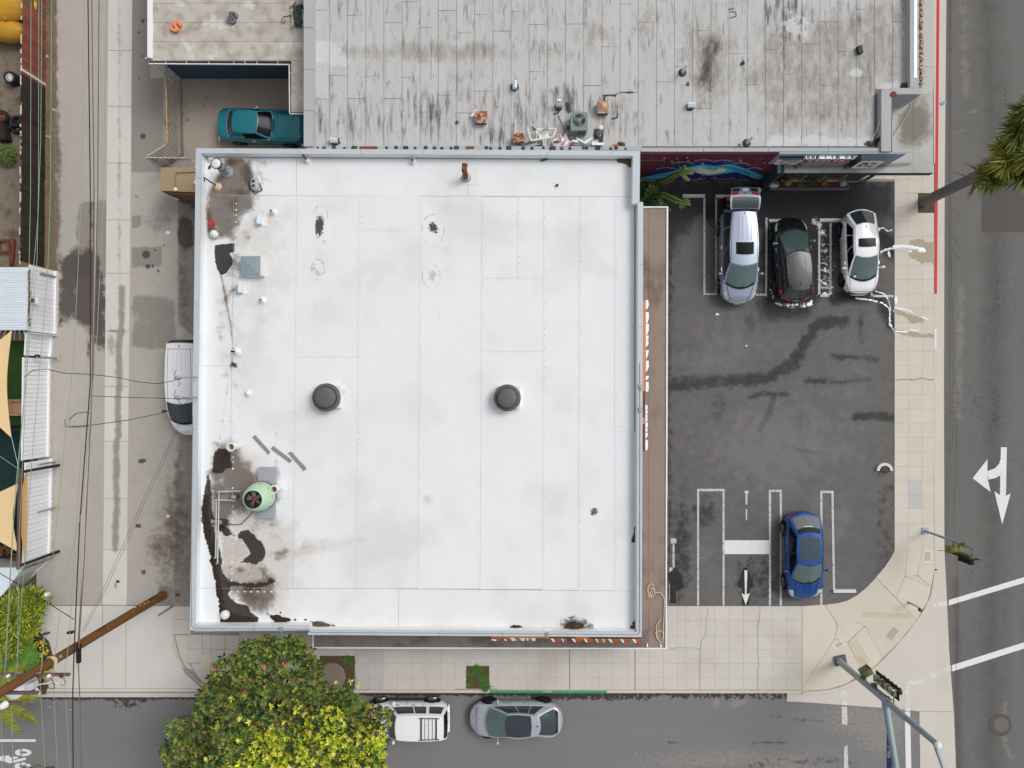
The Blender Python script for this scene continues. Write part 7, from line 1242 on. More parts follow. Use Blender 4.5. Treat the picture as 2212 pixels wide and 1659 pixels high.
# turf court, dark mat, sails
struct(sheet('turf_court', [(-300,735),(60,735),(58,918),(-300,918)],.045, M('artificial_turf', (52,82,32),.9, var=((50,.3,3,(1,1,1)),(2,.12,4,(1,1,1))), bump=(80,.5)),20))
struct(sheet('stone_edge', [(-300,718),(60,718),(60,736),(-300,736)],.06, M('pale_stone', (160,148,130),.9, var=((12,.2,4,(1,1,1)),)),20))
struct(sheet('dark_court', [(-300,918),(60,918),(60,1215),(-300,1215)],.05, M('dark_teal_court', (22,48,50),.8, var=((1.5,.2,4,(1,1,1)),)),20))
tag(B().prism(poly([(-200,926),(52,926),(52,932),(-200,932)],.3),.05,.3).build('timber_kerb', m_blkb), 'dark timber kerb between the turf and the dark court', 'kerb')
t = thing('garden_chair', 'tan cushioned garden chair on the artificial turf behind the white fence', 'chair', W(40,880,.05)); m_tan = M('tan_weave', (196,160,126),.8, var=((14,.12,3,(1,1,1)),)); q = W(39,880,.4)
B().box((q.x, q.y, .38),(.62,.8,.14)).build('seat', m_tan, t); B().box((q.x - .1, q.y - .38,.5),(.7,.1,.34)).box((q.x - .1, q.y + .38,.5),(.7,.1,.34)).build('armrest', m_tan, t); B().box((q.x - .3, q.y, .62),(.12,.8,.55)).build('backrest', m_tan, t)
for sx_, sy_ in ((-1,-1),(1,-1),(1,1),(-1,1)): B().box((q.x + sx_ * .26, q.y + sy_ * .34,.18),(.05,.05,.28)).build('leg', m_tan, t)
m_sail = M('sand_sail_cloth', (230,200,150),.8, var=((1.2,.07,4,(1,1,1)),)); m_sail2 = M('orange_sail_cloth', (222,176,112),.8, var=((1.5,.08,4,(1,1,1)),))
def sail(lab, A, Bp, Cp, zA, zB, zC, bow, mat):
    """triangle of cloth with hollow edges"""
    a, b_, c = W(*A, zA), W(*Bp, zB), W(*Cp, zC); cen = (a + b_ + c) / 3; n = 14; G = []; bb = B(); idx = {}
    for i in range(n + 1):
        for j in range(n + 1 - i):
            u, v = i / n, j / n; w_ = 1 - u - v; p = a * w_ + b_ * u + c * v; pull = (u * v + v * w_ + w_ * u); edge = (4 * u * v * (1 - w_) ** 0 if w_ < .001 else 0)
            ed = max(0,1 - min(u, v, w_) * 6); p = p.lerp(cen, bow * 4 * (max(u * v, v * w_, u * w_)) * .35 * ed); p.z -= pull * .25; idx[(i, j)] = len(bb.v); bb.v.append(p)
    for i in range(n):
        for j in range(n - i):
            bb.f.append((idx[(i, j)], idx[(i + 1, j)], idx[(i, j + 1)]))
            if i + j < n - 1: bb.f.append((idx[(i + 1, j)], idx[(i + 1, j + 1)], idx[(i, j + 1)]))
    return tag(bb.build('shade_sail', mat, smooth=True), lab, 'shade sail', 'shade sails over the left yard')
sail('upper sand coloured shade sail over the artificial turf', (26,713),(-170,820),(25,946),3.0,3.4,3.0,.55, m_sail); sail('lower sand coloured shade sail over the dark court', (41,1043),(-170,1110),(40,1193),3.1,3.4,3.1,.6, m_sail); sail('narrow orange sail strung between the timber beam and the white fence', (58,1012),(38,1100),(55,1218),2.4,3.0,2.4,-.5, m_sail2)
t = thing('timber_beam', 'long dark timber beam over the dark court next to the orange sail', 'beam', W(43,1120,3)); q0, q1 = W(43.5,1012,3.15), W(40,1230,3.15); d = q1 - q0; B().box(tuple((q0 + q1) / 2),(d.length, .12,.14), math.atan2(d.y, d.x)).build('beam', M('purple_brown_timber', (104,76,68),.85, var=((4,.2,4,(1,.2,1)),)), t)
for y_ in (1020,1222): q = W(43, y_, 3.1); B().box((q.x, q.y, 1.55),(.12,.12,3.0)).build('post', m_blkb, t)
for lab, a, c in (('thin stay wire from the beam end up to the upper sail', (41,1014),(25,946)),('thin stay wire from the beam end to the left yard', (41,1014),(-30,965))): tag(B().tube([W(*a, 3.2), W(*c, 3.0)],.014,4).build('stay_wire', m_galv), lab, 'wire')
b = B()
for k in range(14): q = W(random.uniform(0,34), random.uniform(1180,1215),.3 + random.random() * .3); b.box(tuple(q),(random.uniform(.2,.7),.1,.06), random.uniform(0,3))
tag(b.build('firewood', M('brown_board', (120,78,48))), 'heap of brown boards under the lower sail', 'boards', kind='stuff')

# iron gate and fence round the car court
m_iron = M('rusty_iron', (104,92,84)); m_ironp = M('yellowed_rail', (196,160,104),.8, var=((12,.25,4,(1,1,1)),), mixn=((8,4,.52,.6,(140,92,60),(1,1,1),.8),)); m_bar = M('dark_iron_bar', (58,50,46),.7)
def ironfence(lab, a, c, h_, pitch, toprail, cat='gate'):
    p0, p1 = W(*a, .07), W(*c, .07); t = thing('iron_fence', lab, cat, (p0 + p1) / 2); L_ = (p1 - p0).length; n = int(L_ / pitch)
    B().tube([p0 + Vector((0,0, h_)), p1 + Vector((0,0, h_))],.03,6).build('top_rail', toprail, t); B().tube([p0 + Vector((0,0,.12)), p1 + Vector((0,0,.12))],.022,6).build('bottom_rail', m_iron, t)
    for k in range(n + 1): q = p0.lerp(p1, k / n); piece('bar', m_bar, t, (q.x, q.y, h_ / 2 + .04),(.02,.02, h_ - .04))
    return t
ironfence('long iron bar gate with yellowed top rail left of the teal car', (393.5,166),(397,336),1.85,.14, m_ironp); ironfence('short iron fence with pale top rail beside the small shed', (352,364),(436,365),1.85,.14, M('pale_rail', (196,190,176),.8)); ironfence('slanting iron fence leaf between the long gate and the short fence', (356,361),(393,338),1.85,.15, M('pale_rail', (196,190,176)))
tag(B().prism(poly([(383,225),(387,225),(389,334),(385,334)],.09),.05,.1).build('gate_track', M('pale_track', (186,176,158),.9)), 'pale concrete gate track on the ground inside the iron gate', 'track')
P = [W(338 + 11 * math.cos(a / 3) * (1 - a * .012),352 + 9 * math.sin(a / 3) * (1 - a * .01),1.7 + .02 * a) for a in range(0,40)]; tag(B().tube(P, .012,4).build('razor_coil', m_iron), 'loose coil of wire at the end of the short iron fence', 'wire')
b = B()
for x, y, r_ in ((379,409,.1),(424,395,.13),(423,362,.06)): b.v += [v + W(x, y, 2.36) for v in ell((0,0,0), r_, r_, r_ * .7,10,6).v]; n_ = len(ell((0,0,0),1,1,1,10,6).v); b.f += [tuple(i + len(b.v) - n_ for i in f) for f in ell((0,0,0),1,1,1,10,6).f]
tag(b.build('plastic_scraps', m_let, smooth=True), 'crumpled white plastic scraps on the small sandy shed roof', 'litter', kind='stuff')
# ================================================================ TREES AND PLANTS
m_bark = M('grey_bark', (92,80,70),.9, var=((6,.25,4,(1,1,.2)),))
t = thing('flowering_tree', 'big rounded tree with red flowers and yellow young leaves over the lower street', 'tree', W(585,1520,.1))
base = W(585,1480,.12); top = W(585,1545,4.0)
B().tube([base, base.lerp(top, .5) + Vector((.1,0,0)), top],[.3,.24,.2],10).build('trunk', m_bark, t, smooth=True); b = B()
LB = [(560,1440,5.0,78),(640,1425,5.2,58),(500,1450,4.6,52),(690,1530,6.0,84),(745,1545,5.4,74),(790,1560,5.0,52),(600,1545,6.4,100),(480,1545,5.4,84),(430,1590,5.0,70),(400,1640,4.6,54),(560,1640,7.0,120),(680,1640,7.0,118),(770,1620,6.0,80),(480,1660,6.0,90),(620,1740,7.0,140),(760,1720,6.0,90),(440,1760,5.6,90)]
for x, y, z, r_ in LB: q = W(x, y, z); m_ = top.lerp(q, .5) + Vector((0,0,-.3)); b.tube([top + Vector((0,0,-.6)), m_, q],[.12,.07,.02],6)
b.build('limb', m_bark, t, smooth=True)
GR = [(108,136,56),(128,146,60),(88,120,52),(146,146,62),(156,140,64),(76,106,48)]; YL = [(192,204,50),(214,218,62),(164,188,50),(178,190,48),(232,226,92),(124,160,48)]
LB2 = []
for x, y, z, r_ in LB:
    LB2.append((x, y, z, r_ * .72))
    for k in range(5): a = random.uniform(0,6.3); f = random.uniform(.45,.72); LB2.append((x + r_ * f * math.cos(a), y + r_ * f * math.sin(a), z + random.uniform(-.5,.75), r_ * random.uniform(.28,.46)))
lobes = [lobe(x, y, z, r_, r_ * .021 * .75,(YL if ((y > 1600 and 500 < x) or (x > 690 and y > 1560)) and random.random() < .88 else GR)) for x, y, z, r_ in LB2]
leafmass('crown', m_leaf, lobes, 13000,.17, GR, parent=t, clump=6, elong=3.0, shell=.62, up=.5, seed=4)
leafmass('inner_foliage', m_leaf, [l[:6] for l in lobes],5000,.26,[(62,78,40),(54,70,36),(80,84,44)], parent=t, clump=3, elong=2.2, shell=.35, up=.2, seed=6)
YT = [(226,214,96),(206,200,70),(232,218,130),(186,186,60)]
leafmass('young_leaf', m_leaf, [lobe(x, y, z + .25, r_, r_ * .021 * .62) for x, y, z, r_ in LB if (y > 1590 and x > 540) or x > 730] + [lobe(520,1560,6.3,60,.8)],200,.17, YT, parent=t, clump=6, elong=2.6, shell=.97, up=.7, seed=8)
RF = [(214,130,104),(220,146,116),(204,110,94)]
q = W(570,1440,6); f0 = leafmass('flower', m_leaf, [[q.x, q.y, q.z, .08,.08,.06]],3,.085, RF, parent=t, clump=8, elong=1.5, shell=.9, up=.5, seed=9); rr = random.Random(11); f0.location = (0,0,-.1)
for k in range(24):
    l = lobes[rr.randrange(len(lobes))]; a = rr.uniform(0,6.3); e_ = rr.uniform(.3,.95); p = Vector((l[0] + l[3] * math.cos(a) * math.sqrt(1 - e_ * e_), l[1] + l[4] * math.sin(a) * math.sqrt(1 - e_ * e_), l[2] + l[5] * e_)); copyobj(f0, t, p - q)
# street yucca / palm on the right
t = thing('street_palm', 'tall grey trunked palm with spiky heads leaning over the main street', 'palm', W(1994,436,.13)); m_ptr = M('grey_palm_bark', (120,118,120),.9, var=((4,.15,4,(1,1,6)),(20,.15,3,(1,1,1))), bump=(9,.4,.05))
pb = W(1995,436,.1); pt = W(2128,372,5.2); B().tube([pb, pb + Vector((0,0,.3)), pb.lerp(pt, .5), pt],[.3,.27,.26,.27],14).build('trunk', m_ptr, t, smooth=True)
heads = [((2140,385),5.6,42),((2175,350),6.4,40),((2165,320),6.3,30),((2200,285),7.0,46),((2215,250),7.4,44),((2205,380),6.2,40),((2230,330),7.0,50),((2235,230),8.0,40)]
b = B()
for (xy, z, r_) in heads: q = W(*xy, z); b.tube([pt + Vector((0,0,-.4)), pt.lerp(q, .5) + Vector((0,0,-.1)), q],[.2,.16,.12],8)
b.build('branch', M('ochre_branch', (150,136,120),.9, var=((6,.2,3,(1,1,1)),)), t, smooth=True)
def blades(name, centers, n, L_, wd, cols, parent, droop=.5, seed=1, updir=.35):
    r = np.random.default_rng(seed); vs = []; fs = []; cs = []
    for (c0, sc) in centers:
        for k in range(n):
            a = r.uniform(0,2 * math.pi); el = r.uniform(-.5,1.2); d = Vector((math.cos(a) * math.cos(el), math.sin(a) * math.cos(el), math.sin(el) * .9 + updir * .4)).normalized(); ll = L_ * sc * r.uniform(.7,1.15); s = d.cross(Vector((0,0,1))); s = (s.normalized() if s.length > .02 else Vector((1,0,0))) * wd * .5; p1 = c0 + d * ll * .5; p2 = c0 + d * ll * .98 + Vector((0,0,-droop * ll * r.uniform(.1,.5))); m_ = len(vs); vs += [c0 + s * .6, c0 - s * .6, p1 - s, p1 + s, p2]; fs += [(m_, m_ + 1, m_ + 2, m_ + 3),(m_ + 3, m_ + 2, m_ + 4)]; c_ = lin(cols[int(r.random() * len(cols))]); v_ = r.uniform(.75,1.25); cs += [tuple(min(1, x * v_) for x in c_)] * 5
    me = bpy.data.meshes.new(name); o0 = ORG.get(parent.name, Vector((0,0,0))); me.from_pydata([tuple(v - o0) for v in vs],[], fs); me.materials.append(m_leaf); ca = me.color_attributes.new('tint', 'FLOAT_COLOR', 'POINT'); ca.data.foreach_set('color', np.array([(*c, 1) for c in cs], np.float32).ravel()); o = bpy.data.objects.new(name, me); C.objects.link(o); o.parent = parent; return o
for i, (xy, z, r_) in enumerate(heads): blades('leaf_head', [(W(*xy, z),1.0)],300, r_ * .024,.06,[(132,142,56),(104,122,50),(82,104,46)] if i not in (1,2) else [(196,184,74),(168,164,66),(136,142,58)], t, .5,20 + i)
blades('dead_leaf', [(W(2108,390,4.9),1),(W(2120,380,5.1),1)],22,1.1,.05,[(150,110,84),(130,96,74)], t, .6,31)
sl_ = struct(B().prism(poly([(1983,417.5),(2018,417.5),(2018,459.5),(1983,459.5)],.12),.05,.115).build('tree_well', M('dark_soil', (92,76,54),.95, var=((14,.3,4,(1,1,1)),))))
# planters in the south sidewalk
struct(sheet('tree_well', [(691,1417),(766,1417),(766,1488),(691,1488)],.115, M('dark_soil', (92,76,54)),2, zf=lambda X, Y: fbm(X, Y, .3,4) * .06)); st = thing('tree_stump', 'wide grey sawn tree stump in the soil square beside the flowering tree', 'stump', W(717,1463,.15)); q = W(716,1462,.15); B().lathe(q, [(.8,-.1),(.74,.03),(.7,.06),(.5,.075),(.2,.07),(.01,.075)],28, cap=False).build('cut_face', M('weathered_stump', (132,120,108),.9, var=((5,.2,5,(1,1,1)),(30,.12,3,(1,1,1)))), st)
struct(sheet('tree_well', [(1008,1439),(1056,1439),(1056,1487),(1008,1487)],.115, M('dark_soil', (92,76,54)),2, zf=lambda X, Y: fbm(X, Y, .3,4) * .05))
def grasstuft(lab, spots, n, seed, hgt=.1):
    r = random.Random(seed); b = B()
    for k in range(n):
        x, y, s = r.choice(spots); q = W(x + r.gauss(0, s), y + r.gauss(0, s),.13); a = r.uniform(0,6.3); L_ = r.uniform(.5,1.2) * hgt; d = Vector((math.cos(a) * L_, math.sin(a) * L_, L_ * .7)); n_ = Vector((-d.y, d.x, 0)) * .25; b.add([q - n_, q + n_, q + d],[(0,1,2)])
    tag(b.build('grass', M('bright_grass', (88,126,56),.8, var=((9,.3,3,(1,1,1)),))), lab, 'grass', kind='stuff')
grasstuft('grass patches in the small soil square of the sidewalk', [(1030,1448,5),(1016,1455,4),(1042,1464,5),(1048,1480,5),(1014,1476,3),(1048,1488,2)],1900,3); grasstuft('grass growing in the stump square', [(752,1425,4),(760,1430,3),(758,1472,5),(752,1486,4)],700,4)
# cactus bed by the mural
struct(sheet('cactus_bed', [(1383,388),(1415,388),(1415,446),(1383,446)],.13, M('dark_soil', (92,76,54)),4)); B().prism(poly([(1380,384.5),(1415.5,384.5),(1415.5,391.5),(1380,391.5)],.4),.05,.4)
tag(B().prism(poly([(1370,385),(1415.5,385),(1415.5,391.5),(1370,391.5)],.4),.05,.4).build('low_wall', M('grey_block', (118,112,108),.9, var=((10,.15,3,(1,1,1)),))), 'low grey block wall under the left end of the mural', 'wall')
m_cac = M('cactus_green', (74,100,54),.6, var=((5,.2,4,(1,1,1)),)); m_cacl = M('pale_cactus_rib', (140,158,84),.6)
def stem(b, b2, path, r_):
    path = [Vector(p) for p in path]
    for i in range(len(path) - 1):
        p, q = path[i], path[i + 1]; n = 10; ring = []; d = (q - p).normalized(); a1 = d.cross(Vector((.3,.9,.2))).normalized(); a2 = d.cross(a1)
        for c0, rr_ in ((p, r_[i]),(q, r_[i + 1])): ring.append([c0 + (a1 * math.cos(math.pi * k / n * 2) + a2 * math.sin(math.pi * k / n * 2)) * rr_ * (1 if k % 2 else .62) for k in range(n)])
        b.hull2(ring[0], ring[1])
        for k in range(1, n, 2): b2.tube([ring[0][k], ring[1][k]],.016,4, cap=False)
t = thing('cactus', 'tall ribbed column cactus reaching up across the mural', 'cactus', W(1392,418,.1)); b = B(); b2 = B(); p0 = W(1396,414,.1); stem(b, b2,[p0, W(1430,394,2.0), W(1455,380,3.0), W(1476,370,3.7)],[.13,.15,.17,.1])
for xy, z in (((1496,366),3.9),((1488,390),3.4),((1480,388),3.2),((1497,374),3.6),((1480,358),4.2),((1470,362),4.0)): stem(b, b2,[W(1472,373,3.5), W(*xy, z)],[.09,.05])
b.build('stem', m_cac, t); b2.build('rib_edge', m_cacl, t)
t = thing('cactus', 'second ribbed cactus stretching over the brown canopy corner', 'cactus', W(1390,430,.1)); b = B(); b2 = B(); stem(b, b2,[W(1396,424,.1), W(1432,420,2.0), W(1462,434,2.8), W(1476,438,3.1)],[.12,.14,.15,.08])
for xy, z in (((1492,442),3.2),((1486,428),3.4),((1490,434),3.3),((1478,448),2.9),((1470,450),2.8)): stem(b, b2,[W(1472,438,3.0), W(*xy, z)],[.08,.045])
for xy, z in (((1404,400),2.4),((1398,408),2.2),((1412,402),2.3),((1408,416),1.9),((1420,405),2.1)): stem(b, b2,[W(1404,412,1.6), W(*xy, z)],[.1,.06])
for xy, z in (((1432,452),2.6),((1440,446),2.8),((1448,455),2.5),((1428,444),2.6)): stem(b, b2,[W(1430,440,2.0), W(*xy, z)],[.09,.05])
b.build('stem', m_cac, t); b2.build('rib_edge', m_cacl, t)
t = thing('broad_leaf_plant', 'dark broad leaved plant in the bed between mural and canopy', 'plant', W(1395,430,.1)); blades('leaf', [(W(1396,424,.5),1),(W(1390,437,.6),1),(W(1410,432,.5),1),(W(1400,412,.4),.8)],38,.75,.17,[(58,96,48),(74,116,58),(50,84,44)], t, .5,41)
# cacti in the shop planter
def ballcactus(lab, x, y, r_, col):
    q = W(x, y, .3 + r_ * .6); t = thing('ball_cactus', lab, 'cactus', q); b = B(); n = 18
    prof = [(math.cos(a), math.sin(a)) for a in [(-.3 + 1.85 * i / 7) for i in range(8)]]; b.lathe((0,0,0), prof, n); b.v = [Vector((v.x * r_ * (1 if i % 2 else .86) + q.x, v.y * r_ * (1 if i % 2 else .86) + q.y, v.z * r_ * .9 + q.z)) for i, v in enumerate(b.v)]; b.build('body', M('cactus_%d' % col[0], col, .7, var=((20,.2,3,(1,1,1)),)), t)
ballcactus('round olive barrel cactus, the larger, in the red mulch', 1701,394,.22,(128,136,84)); ballcactus('small barrel cactus at the left end of the red mulch', 1677,395,.15,(110,116,76)); ballcactus('brown green barrel cactus right of the dark shrub', 1779,395,.17,(112,104,66)); ballcactus('white spiny rosette cactus at the right end of the mulch', 1821,396,.2,(170,164,156))
t = thing('shrub', 'dark small shrub in the middle of the red mulch planter', 'shrub', W(1748,396,.25)); leafmass('foliage', m_leaf, [lobe(1747,394,.5,10,.3), lobe(1755,392,.5,6,.25)],260,.12,[(48,60,44),(60,72,50),(84,98,66)], parent=t, seed=12)
t = thing('shrub', 'low bright green shrub in the red mulch planter', 'shrub', W(1729,401,.25)); leafmass('foliage', m_leaf, [lobe(1729,402,.3,8,.15), lobe(1784,402,.3,4,.1)],200,.07,[(120,140,60),(100,124,54)], parent=t, seed=13)
tag(ell(tuple(W(1671,400,.3)),.3,.14,.16,12,7).build('white_boulder', M('white_stone', (214,212,210),.9, var=((8,.15,4,(1,1,1)),)), smooth=False), 'lumpy white stone at the left end of the planter', 'stone')
# planting at the bottom left corner
struct(B().prism(poly([(-200,1300),(20,1300),(80,1360),(105,1385),(118,1430),(108,1470),(98,1500),(-200,1500)],.1),-.05,.1).build('garden_bed', M('dark_soil', (92,76,54))))
t = thing('conifer_shrub', 'feathery yellow green conifer at the lower end of the bent fence', 'shrub', W(20,1340,.1)); CG = [(164,174,54),(112,138,48),(194,190,70),(80,110,44)]
leafmass('foliage', m_leaf, [lobe(20,1330,1.6,40,.8), lobe(62,1302,1.2,28,.5), lobe(85,1298,1.0,16,.3), lobe(-10,1310,1.5,30,.8), lobe(60,1345,1.0,24,.5), lobe(20,1370,1.2,40,.6), lobe(10,1290,1.4,16,.6), lobe(55,1370,.9,14,.5)],9000,.34, CG, parent=t, clump=1, elong=6, shell=.3, up=1.3, droop=.15, seed=14); B().tube([W(20,1340,.1), W(18,1342,1.4)],.09,7).build('stem', m_bark, t)
def frond(b, cs, c0, az, L_, n=26, wd=.32, rise=.5, cols=((96,104,40),), sag=1.0, rr_=None):
    r = rr_ or random.Random(1); d = Vector((math.cos(az), math.sin(az),0)); s = Vector((-d.y, d.x, 0)); P = []
    for i in range(n + 1): u = i / n; P.append(c0 + d * L_ * u + Vector((0,0, rise * u - sag * u * u)))
    for i in range(1, n):
        u = i / n; ll = wd * math.sin(math.pi * min(1, u * .9 + .1)) * r.uniform(.85,1.1)
        for sg in (1,-1):
            e = P[i] + s * sg * ll + d * ll * .55 + Vector((0,0,-.12 * ll)); m_ = len(b.v); w2 = d * .05; b.v += [P[i] - w2, P[i] + w2, e]; b.f.append((m_, m_ + 1, m_ + 2)); c_ = lin(r.choice(cols)); v_ = r.uniform(.8,1.25); cs += [tuple(x * v_ for x in c_)] * 3
    return P
def palm(lab, xy, z, specs, cols, name='palm', trunk=None, cat='palm'):
    t = thing(name, lab, cat, W(*xy, .1)); c0 = W(*xy, z); r = random.Random(xy[0] + 3); B().tube([W(*xy, .1), c0],.16,8).build('trunk', m_bark, t)
    for (az, L_, rise, sag) in specs:
        b = B(); cs = []; P = frond(b, cs, c0, math.radians(az), L_, 48,.42, rise, cols, sag, r); o0 = ORG[t.name]; me = bpy.data.meshes.new('frond'); me.from_pydata([tuple(v - o0) for v in b.v],[], b.f); me.materials.append(m_leaf); ca = me.color_attributes.new('tint', 'FLOAT_COLOR', 'POINT'); ca.data.foreach_set('color', np.array([(*c, 1) for c in cs], np.float32).ravel()); o = bpy.data.objects.new('frond', me); C.objects.link(o); o.parent = t; ORG[o.name] = o0
        B().tube(P[::4],.018,4).build('midrib', M('yellow_midrib', (136,136,60),.7), o)
palm('low cycad like palm with dark green fronds under the conifer', (30,1425),1.0,[(a, 1.55 + (a % 5) * .08,.7,.6) for a in range(0,360,15)],((84,142,58),(70,122,50),(104,156,66)))
palm('palm with long olive fronds drooping over the lower street', (-6,1490),3.0,[(-50,2.6,.3,1.0),(-75,2.8,.3,1.1),(-100,2.4,.4,1.0),(-20,2.0,.5,1.0),(15,2.2,.5,.9),(-125,2.4,.4,1.0),(45,2.0,.6,.8),(90,2.0,.6,.8)],((130,134,48),(108,120,46),(148,144,56)))
t = thing('flower_bush', 'bush of small bright yellow flowers beside the utility pole', 'shrub', W(88,1420,.1)); leafmass('foliage', m_leaf, [lobe(86,1402,.35,17,.3), lobe(84,1440,.35,18,.3)],900,.1,[(72,100,40),(58,86,36),(90,112,44)], parent=t, seed=16); leafmass('flower', m_leaf, [lobe(88,1402,.5,17,.3), lobe(88,1442,.5,16,.3)],130,.07,[(236,214,30),(226,196,24)], parent=t, clump=5, elong=1.6, shell=.95, seed=17, kind='stuff')
b = B()
for x, y, r_ in ((108,1435,.25),(110,1450,.2),(104,1462,.3),(101,1474,.2),(106,1422,.15)): e_ = ell(tuple(W(x, y, .15)), r_, r_ * .8, r_ * .5,9,6); n_ = len(b.v); b.v += e_.v; b.f += [tuple(i + n_ for i in f) for f in e_.f]
tag(b.build('edging_stones', M('buff_stone', (186,170,128),.9, var=((10,.2,3,(1,1,1)),))), 'buff stones edging the planting bed by the pole', 'stones', kind='stuff')

# ================================================================ POLES, WIRES, SIGNALS
m_pole = M('brown_pole_timber', (116,78,44),.85, var=((3,.3,5,(1,1,.25)),(26,.15,3,(1,1,.3))), mixn=((2.4,5,.52,.64,(72,54,42),(1,1,.4),.85),(5,5,.58,.68,(150,120,92),(1,1,.5),.6))); m_arm = M('grey_brown_crossarm', (112,88,82),.85, var=((6,.15,4,(.3,1,1)),)); m_porc = M('white_porcelain', (224,228,232),.4, spec=.5)
px_, py_ = W(353,1285,.05).xy; t = thing('utility_pole', 'tall brown timber utility pole with crossarms leaning across the lower left', 'utility pole', (px_, py_, .05))
B().tube([(px_, py_, .05),(px_ - .05, py_, 5),(px_ - .1, py_ - .02,13)],[.225,.205,.17],18).build('pole', m_pole, t, smooth=True); B().lathe((px_, py_, .05),[(.3,0),(.24,.02)],18).build('tar_base', M('grey_collar', (120,114,108),.9), t)
B().lathe((px_ - .06, py_, 9.2),[(.205,0),(.205,.22)],18, cap=False).build('band', M('pale_tag', (226,220,170),.7), t)
for (xa_, xb_, Y_, z_) in ((-20.3,-17.42,-11.44,10.4),(-20.1,-18.0,-11.72,11.4),(-20.2,-18.2,-11.82,12.05)):
    a = B().box(((xa_ + xb_) / 2, Y_, z_),(xb_ - xa_, .1,.13)).build('crossarm', m_arm, t)
    for xx in ((-18.9,-19.6) if z_ < 11 else ()): B().box((xx + .2, Y_ + .06, z_),(.3,.03,.1)).build('brace', m_galv, a)
for xx, col in ((-17.65,0),(-18.15,1),(-18.55,0),(-19.75,1),(-20.15,1)): B().lathe((xx, -11.44,10.46),[(.045,0),(.07,.04),(.045,.08),(.07,.12),(.03,.17)],12).build('insulator', m_porc if col else M('brown_glaze', (64,34,30),.3, spec=.6), t, smooth=50)
for xx in (-18.7,-19.4): B().lathe((xx, -11.82,12.1),[(.06,0),(.13,.06),(.07,.1),(.13,.16),(.07,.2),(.11,.26),(.05,.32)],14).build('insulator', m_porc, t, smooth=50)
B().lathe((-19.45,-12.0,9.7),[(.05,-.02),(.3,0),(.32,.06),(.32,.95),(.3,1.0),(.2,1.06),(.01,1.08)],26).build('transformer', M('white_tank', (240,243,246),.45, spec=.5), t, smooth=40); B().box((-19.25,-11.75,10.0),(.1,.2,.3)).box((-19.25,-11.75,10.5),(.1,.2,.2)).build('transformer_bracket', m_galv, t)
B().box((-18.95,-11.9,10.3),(.22,.26,.42),.2).build('switch_box', M('pale_enamel', (206,210,212),.5), t); B().tube([(-18.85,-11.9,10.4),(-18.4,-11.75,10.55),(-18.0,-11.7,10.5),(-17.75,-11.85,10.45)],.02,6).tube([(-18.8,-12.05,10.3),(-18.6,-12.2,10.4)],.06,8).build('bushing', m_porc, t, smooth=True)
b = B(); b.tube([(-18.15,-11.5,10.5),(-17.9,-11.7,10.6),(-17.95,-11.95,10.5),(-18.2,-11.95,10.45),(-18.3,-11.75,10.5)],.012,5); b.tube([(-17.65,-11.5,10.5),(-17.5,-11.7,10.5),(-17.6,-11.85,10.45),(-18.6,-11.65,10.5)],.012,5); b.build('jumper_wire', m_blackp, t)
for x, y in ((110,1430),(121,1424),(131,1418)): q = W(x, y, 9.0); B().box((q.x, q.y, q.z),(.1,.12,.08),.5).build('step_bracket', m_galv, t)
for k in range(5): a = k * .5; B().box((px_ - .02 + .2 * math.cos(a), py_ + .22,2 + k * .3),(.05,.02,.16)).build('number_tag', M('yellow_tag', (220,190,70),.6), t)
m_wire = M('green_copper_wire', (132,160,142),.5); m_cabl = M('black_cable', (44,40,42),.6); m_cabb = M('tan_cable', (120,96,84),.6)
def wire(lab, P, z, r_, mat, nm='power_line', grp='overhead power lines'):
    pts = [W(x, y, z if not isinstance(z, (list, tuple)) else z[i]) for i, (x, y) in enumerate(P)]; o = B().tube(pts, r_, 5).build(nm, mat, smooth=True); return tag(o, lab, 'power line', grp)
zw = 10.5
for lab, P in (('thin green power line farthest left, crossing the red planks', [(67,-80),(66,415),(62,620),(50,900),(27,1150),(10,1445),(8,1500)]),('second thin green power line over the timber fence', [(84,-80),(83,415),(80,560),(58,800),(33,1060),(12,1445)]),('third thin green power line over the timber fence', [(91,-80),(88,300),(82,470),(62,700),(42,1150),(37,1442)]),('green power line over the dirt strip reaching the pole side', [(112,-80),(109,415),(103,590),(70,980),(36,1442),(24,1520),(30,1700)]),
               ('green power line over the alley ending at the outer arm', [(183,-80),(176,415),(160,760),(122,1130),(104,1310),(90,1440),(86,1455),(90,1530),(99,1700)]),('green power line right of the first dark cable', [(230,-80),(224,415),(210,720),(178,1100),(137,1260),(114,1458),(126,1700)]),('green power line nearest the dark cables at the lower street', [(176,960),(160,1200),(150,1380),(139,1459),(153,1700)]),('green power line crossing the conifer to the white insulator', [(104,1262),(98,1330),(89,1440)]),('green power line at the left edge under the transformer', [(2,1520),(6,1700)])):
    wire(lab, P, zw, .011, m_wire)
wire('thick black cable running down the alley, leftmost of three', [(189,-80),(195,415),(195,829),(172,1130),(161,1380),(157,1500),(158,1700)],9.0,.024, m_cabl); wire('dark cable running down the alley, middle of three', [(197,-80),(203,415),(199,829),(178,1244),(168,1400),(173,1530),(176,1700)],8.6,.022, m_cabb); wire('brown cable running down the alley, rightmost of three', [(214,-80),(211,415),(201,800),(180,1240),(170,1400)],8.9,.022, m_cabb)
wire('pale cable beside the brown cable over the alley', [(208,415),(200,829),(184,1100),(176,1300)],8.7,.018, M('pale_cable', (206,196,180),.6))
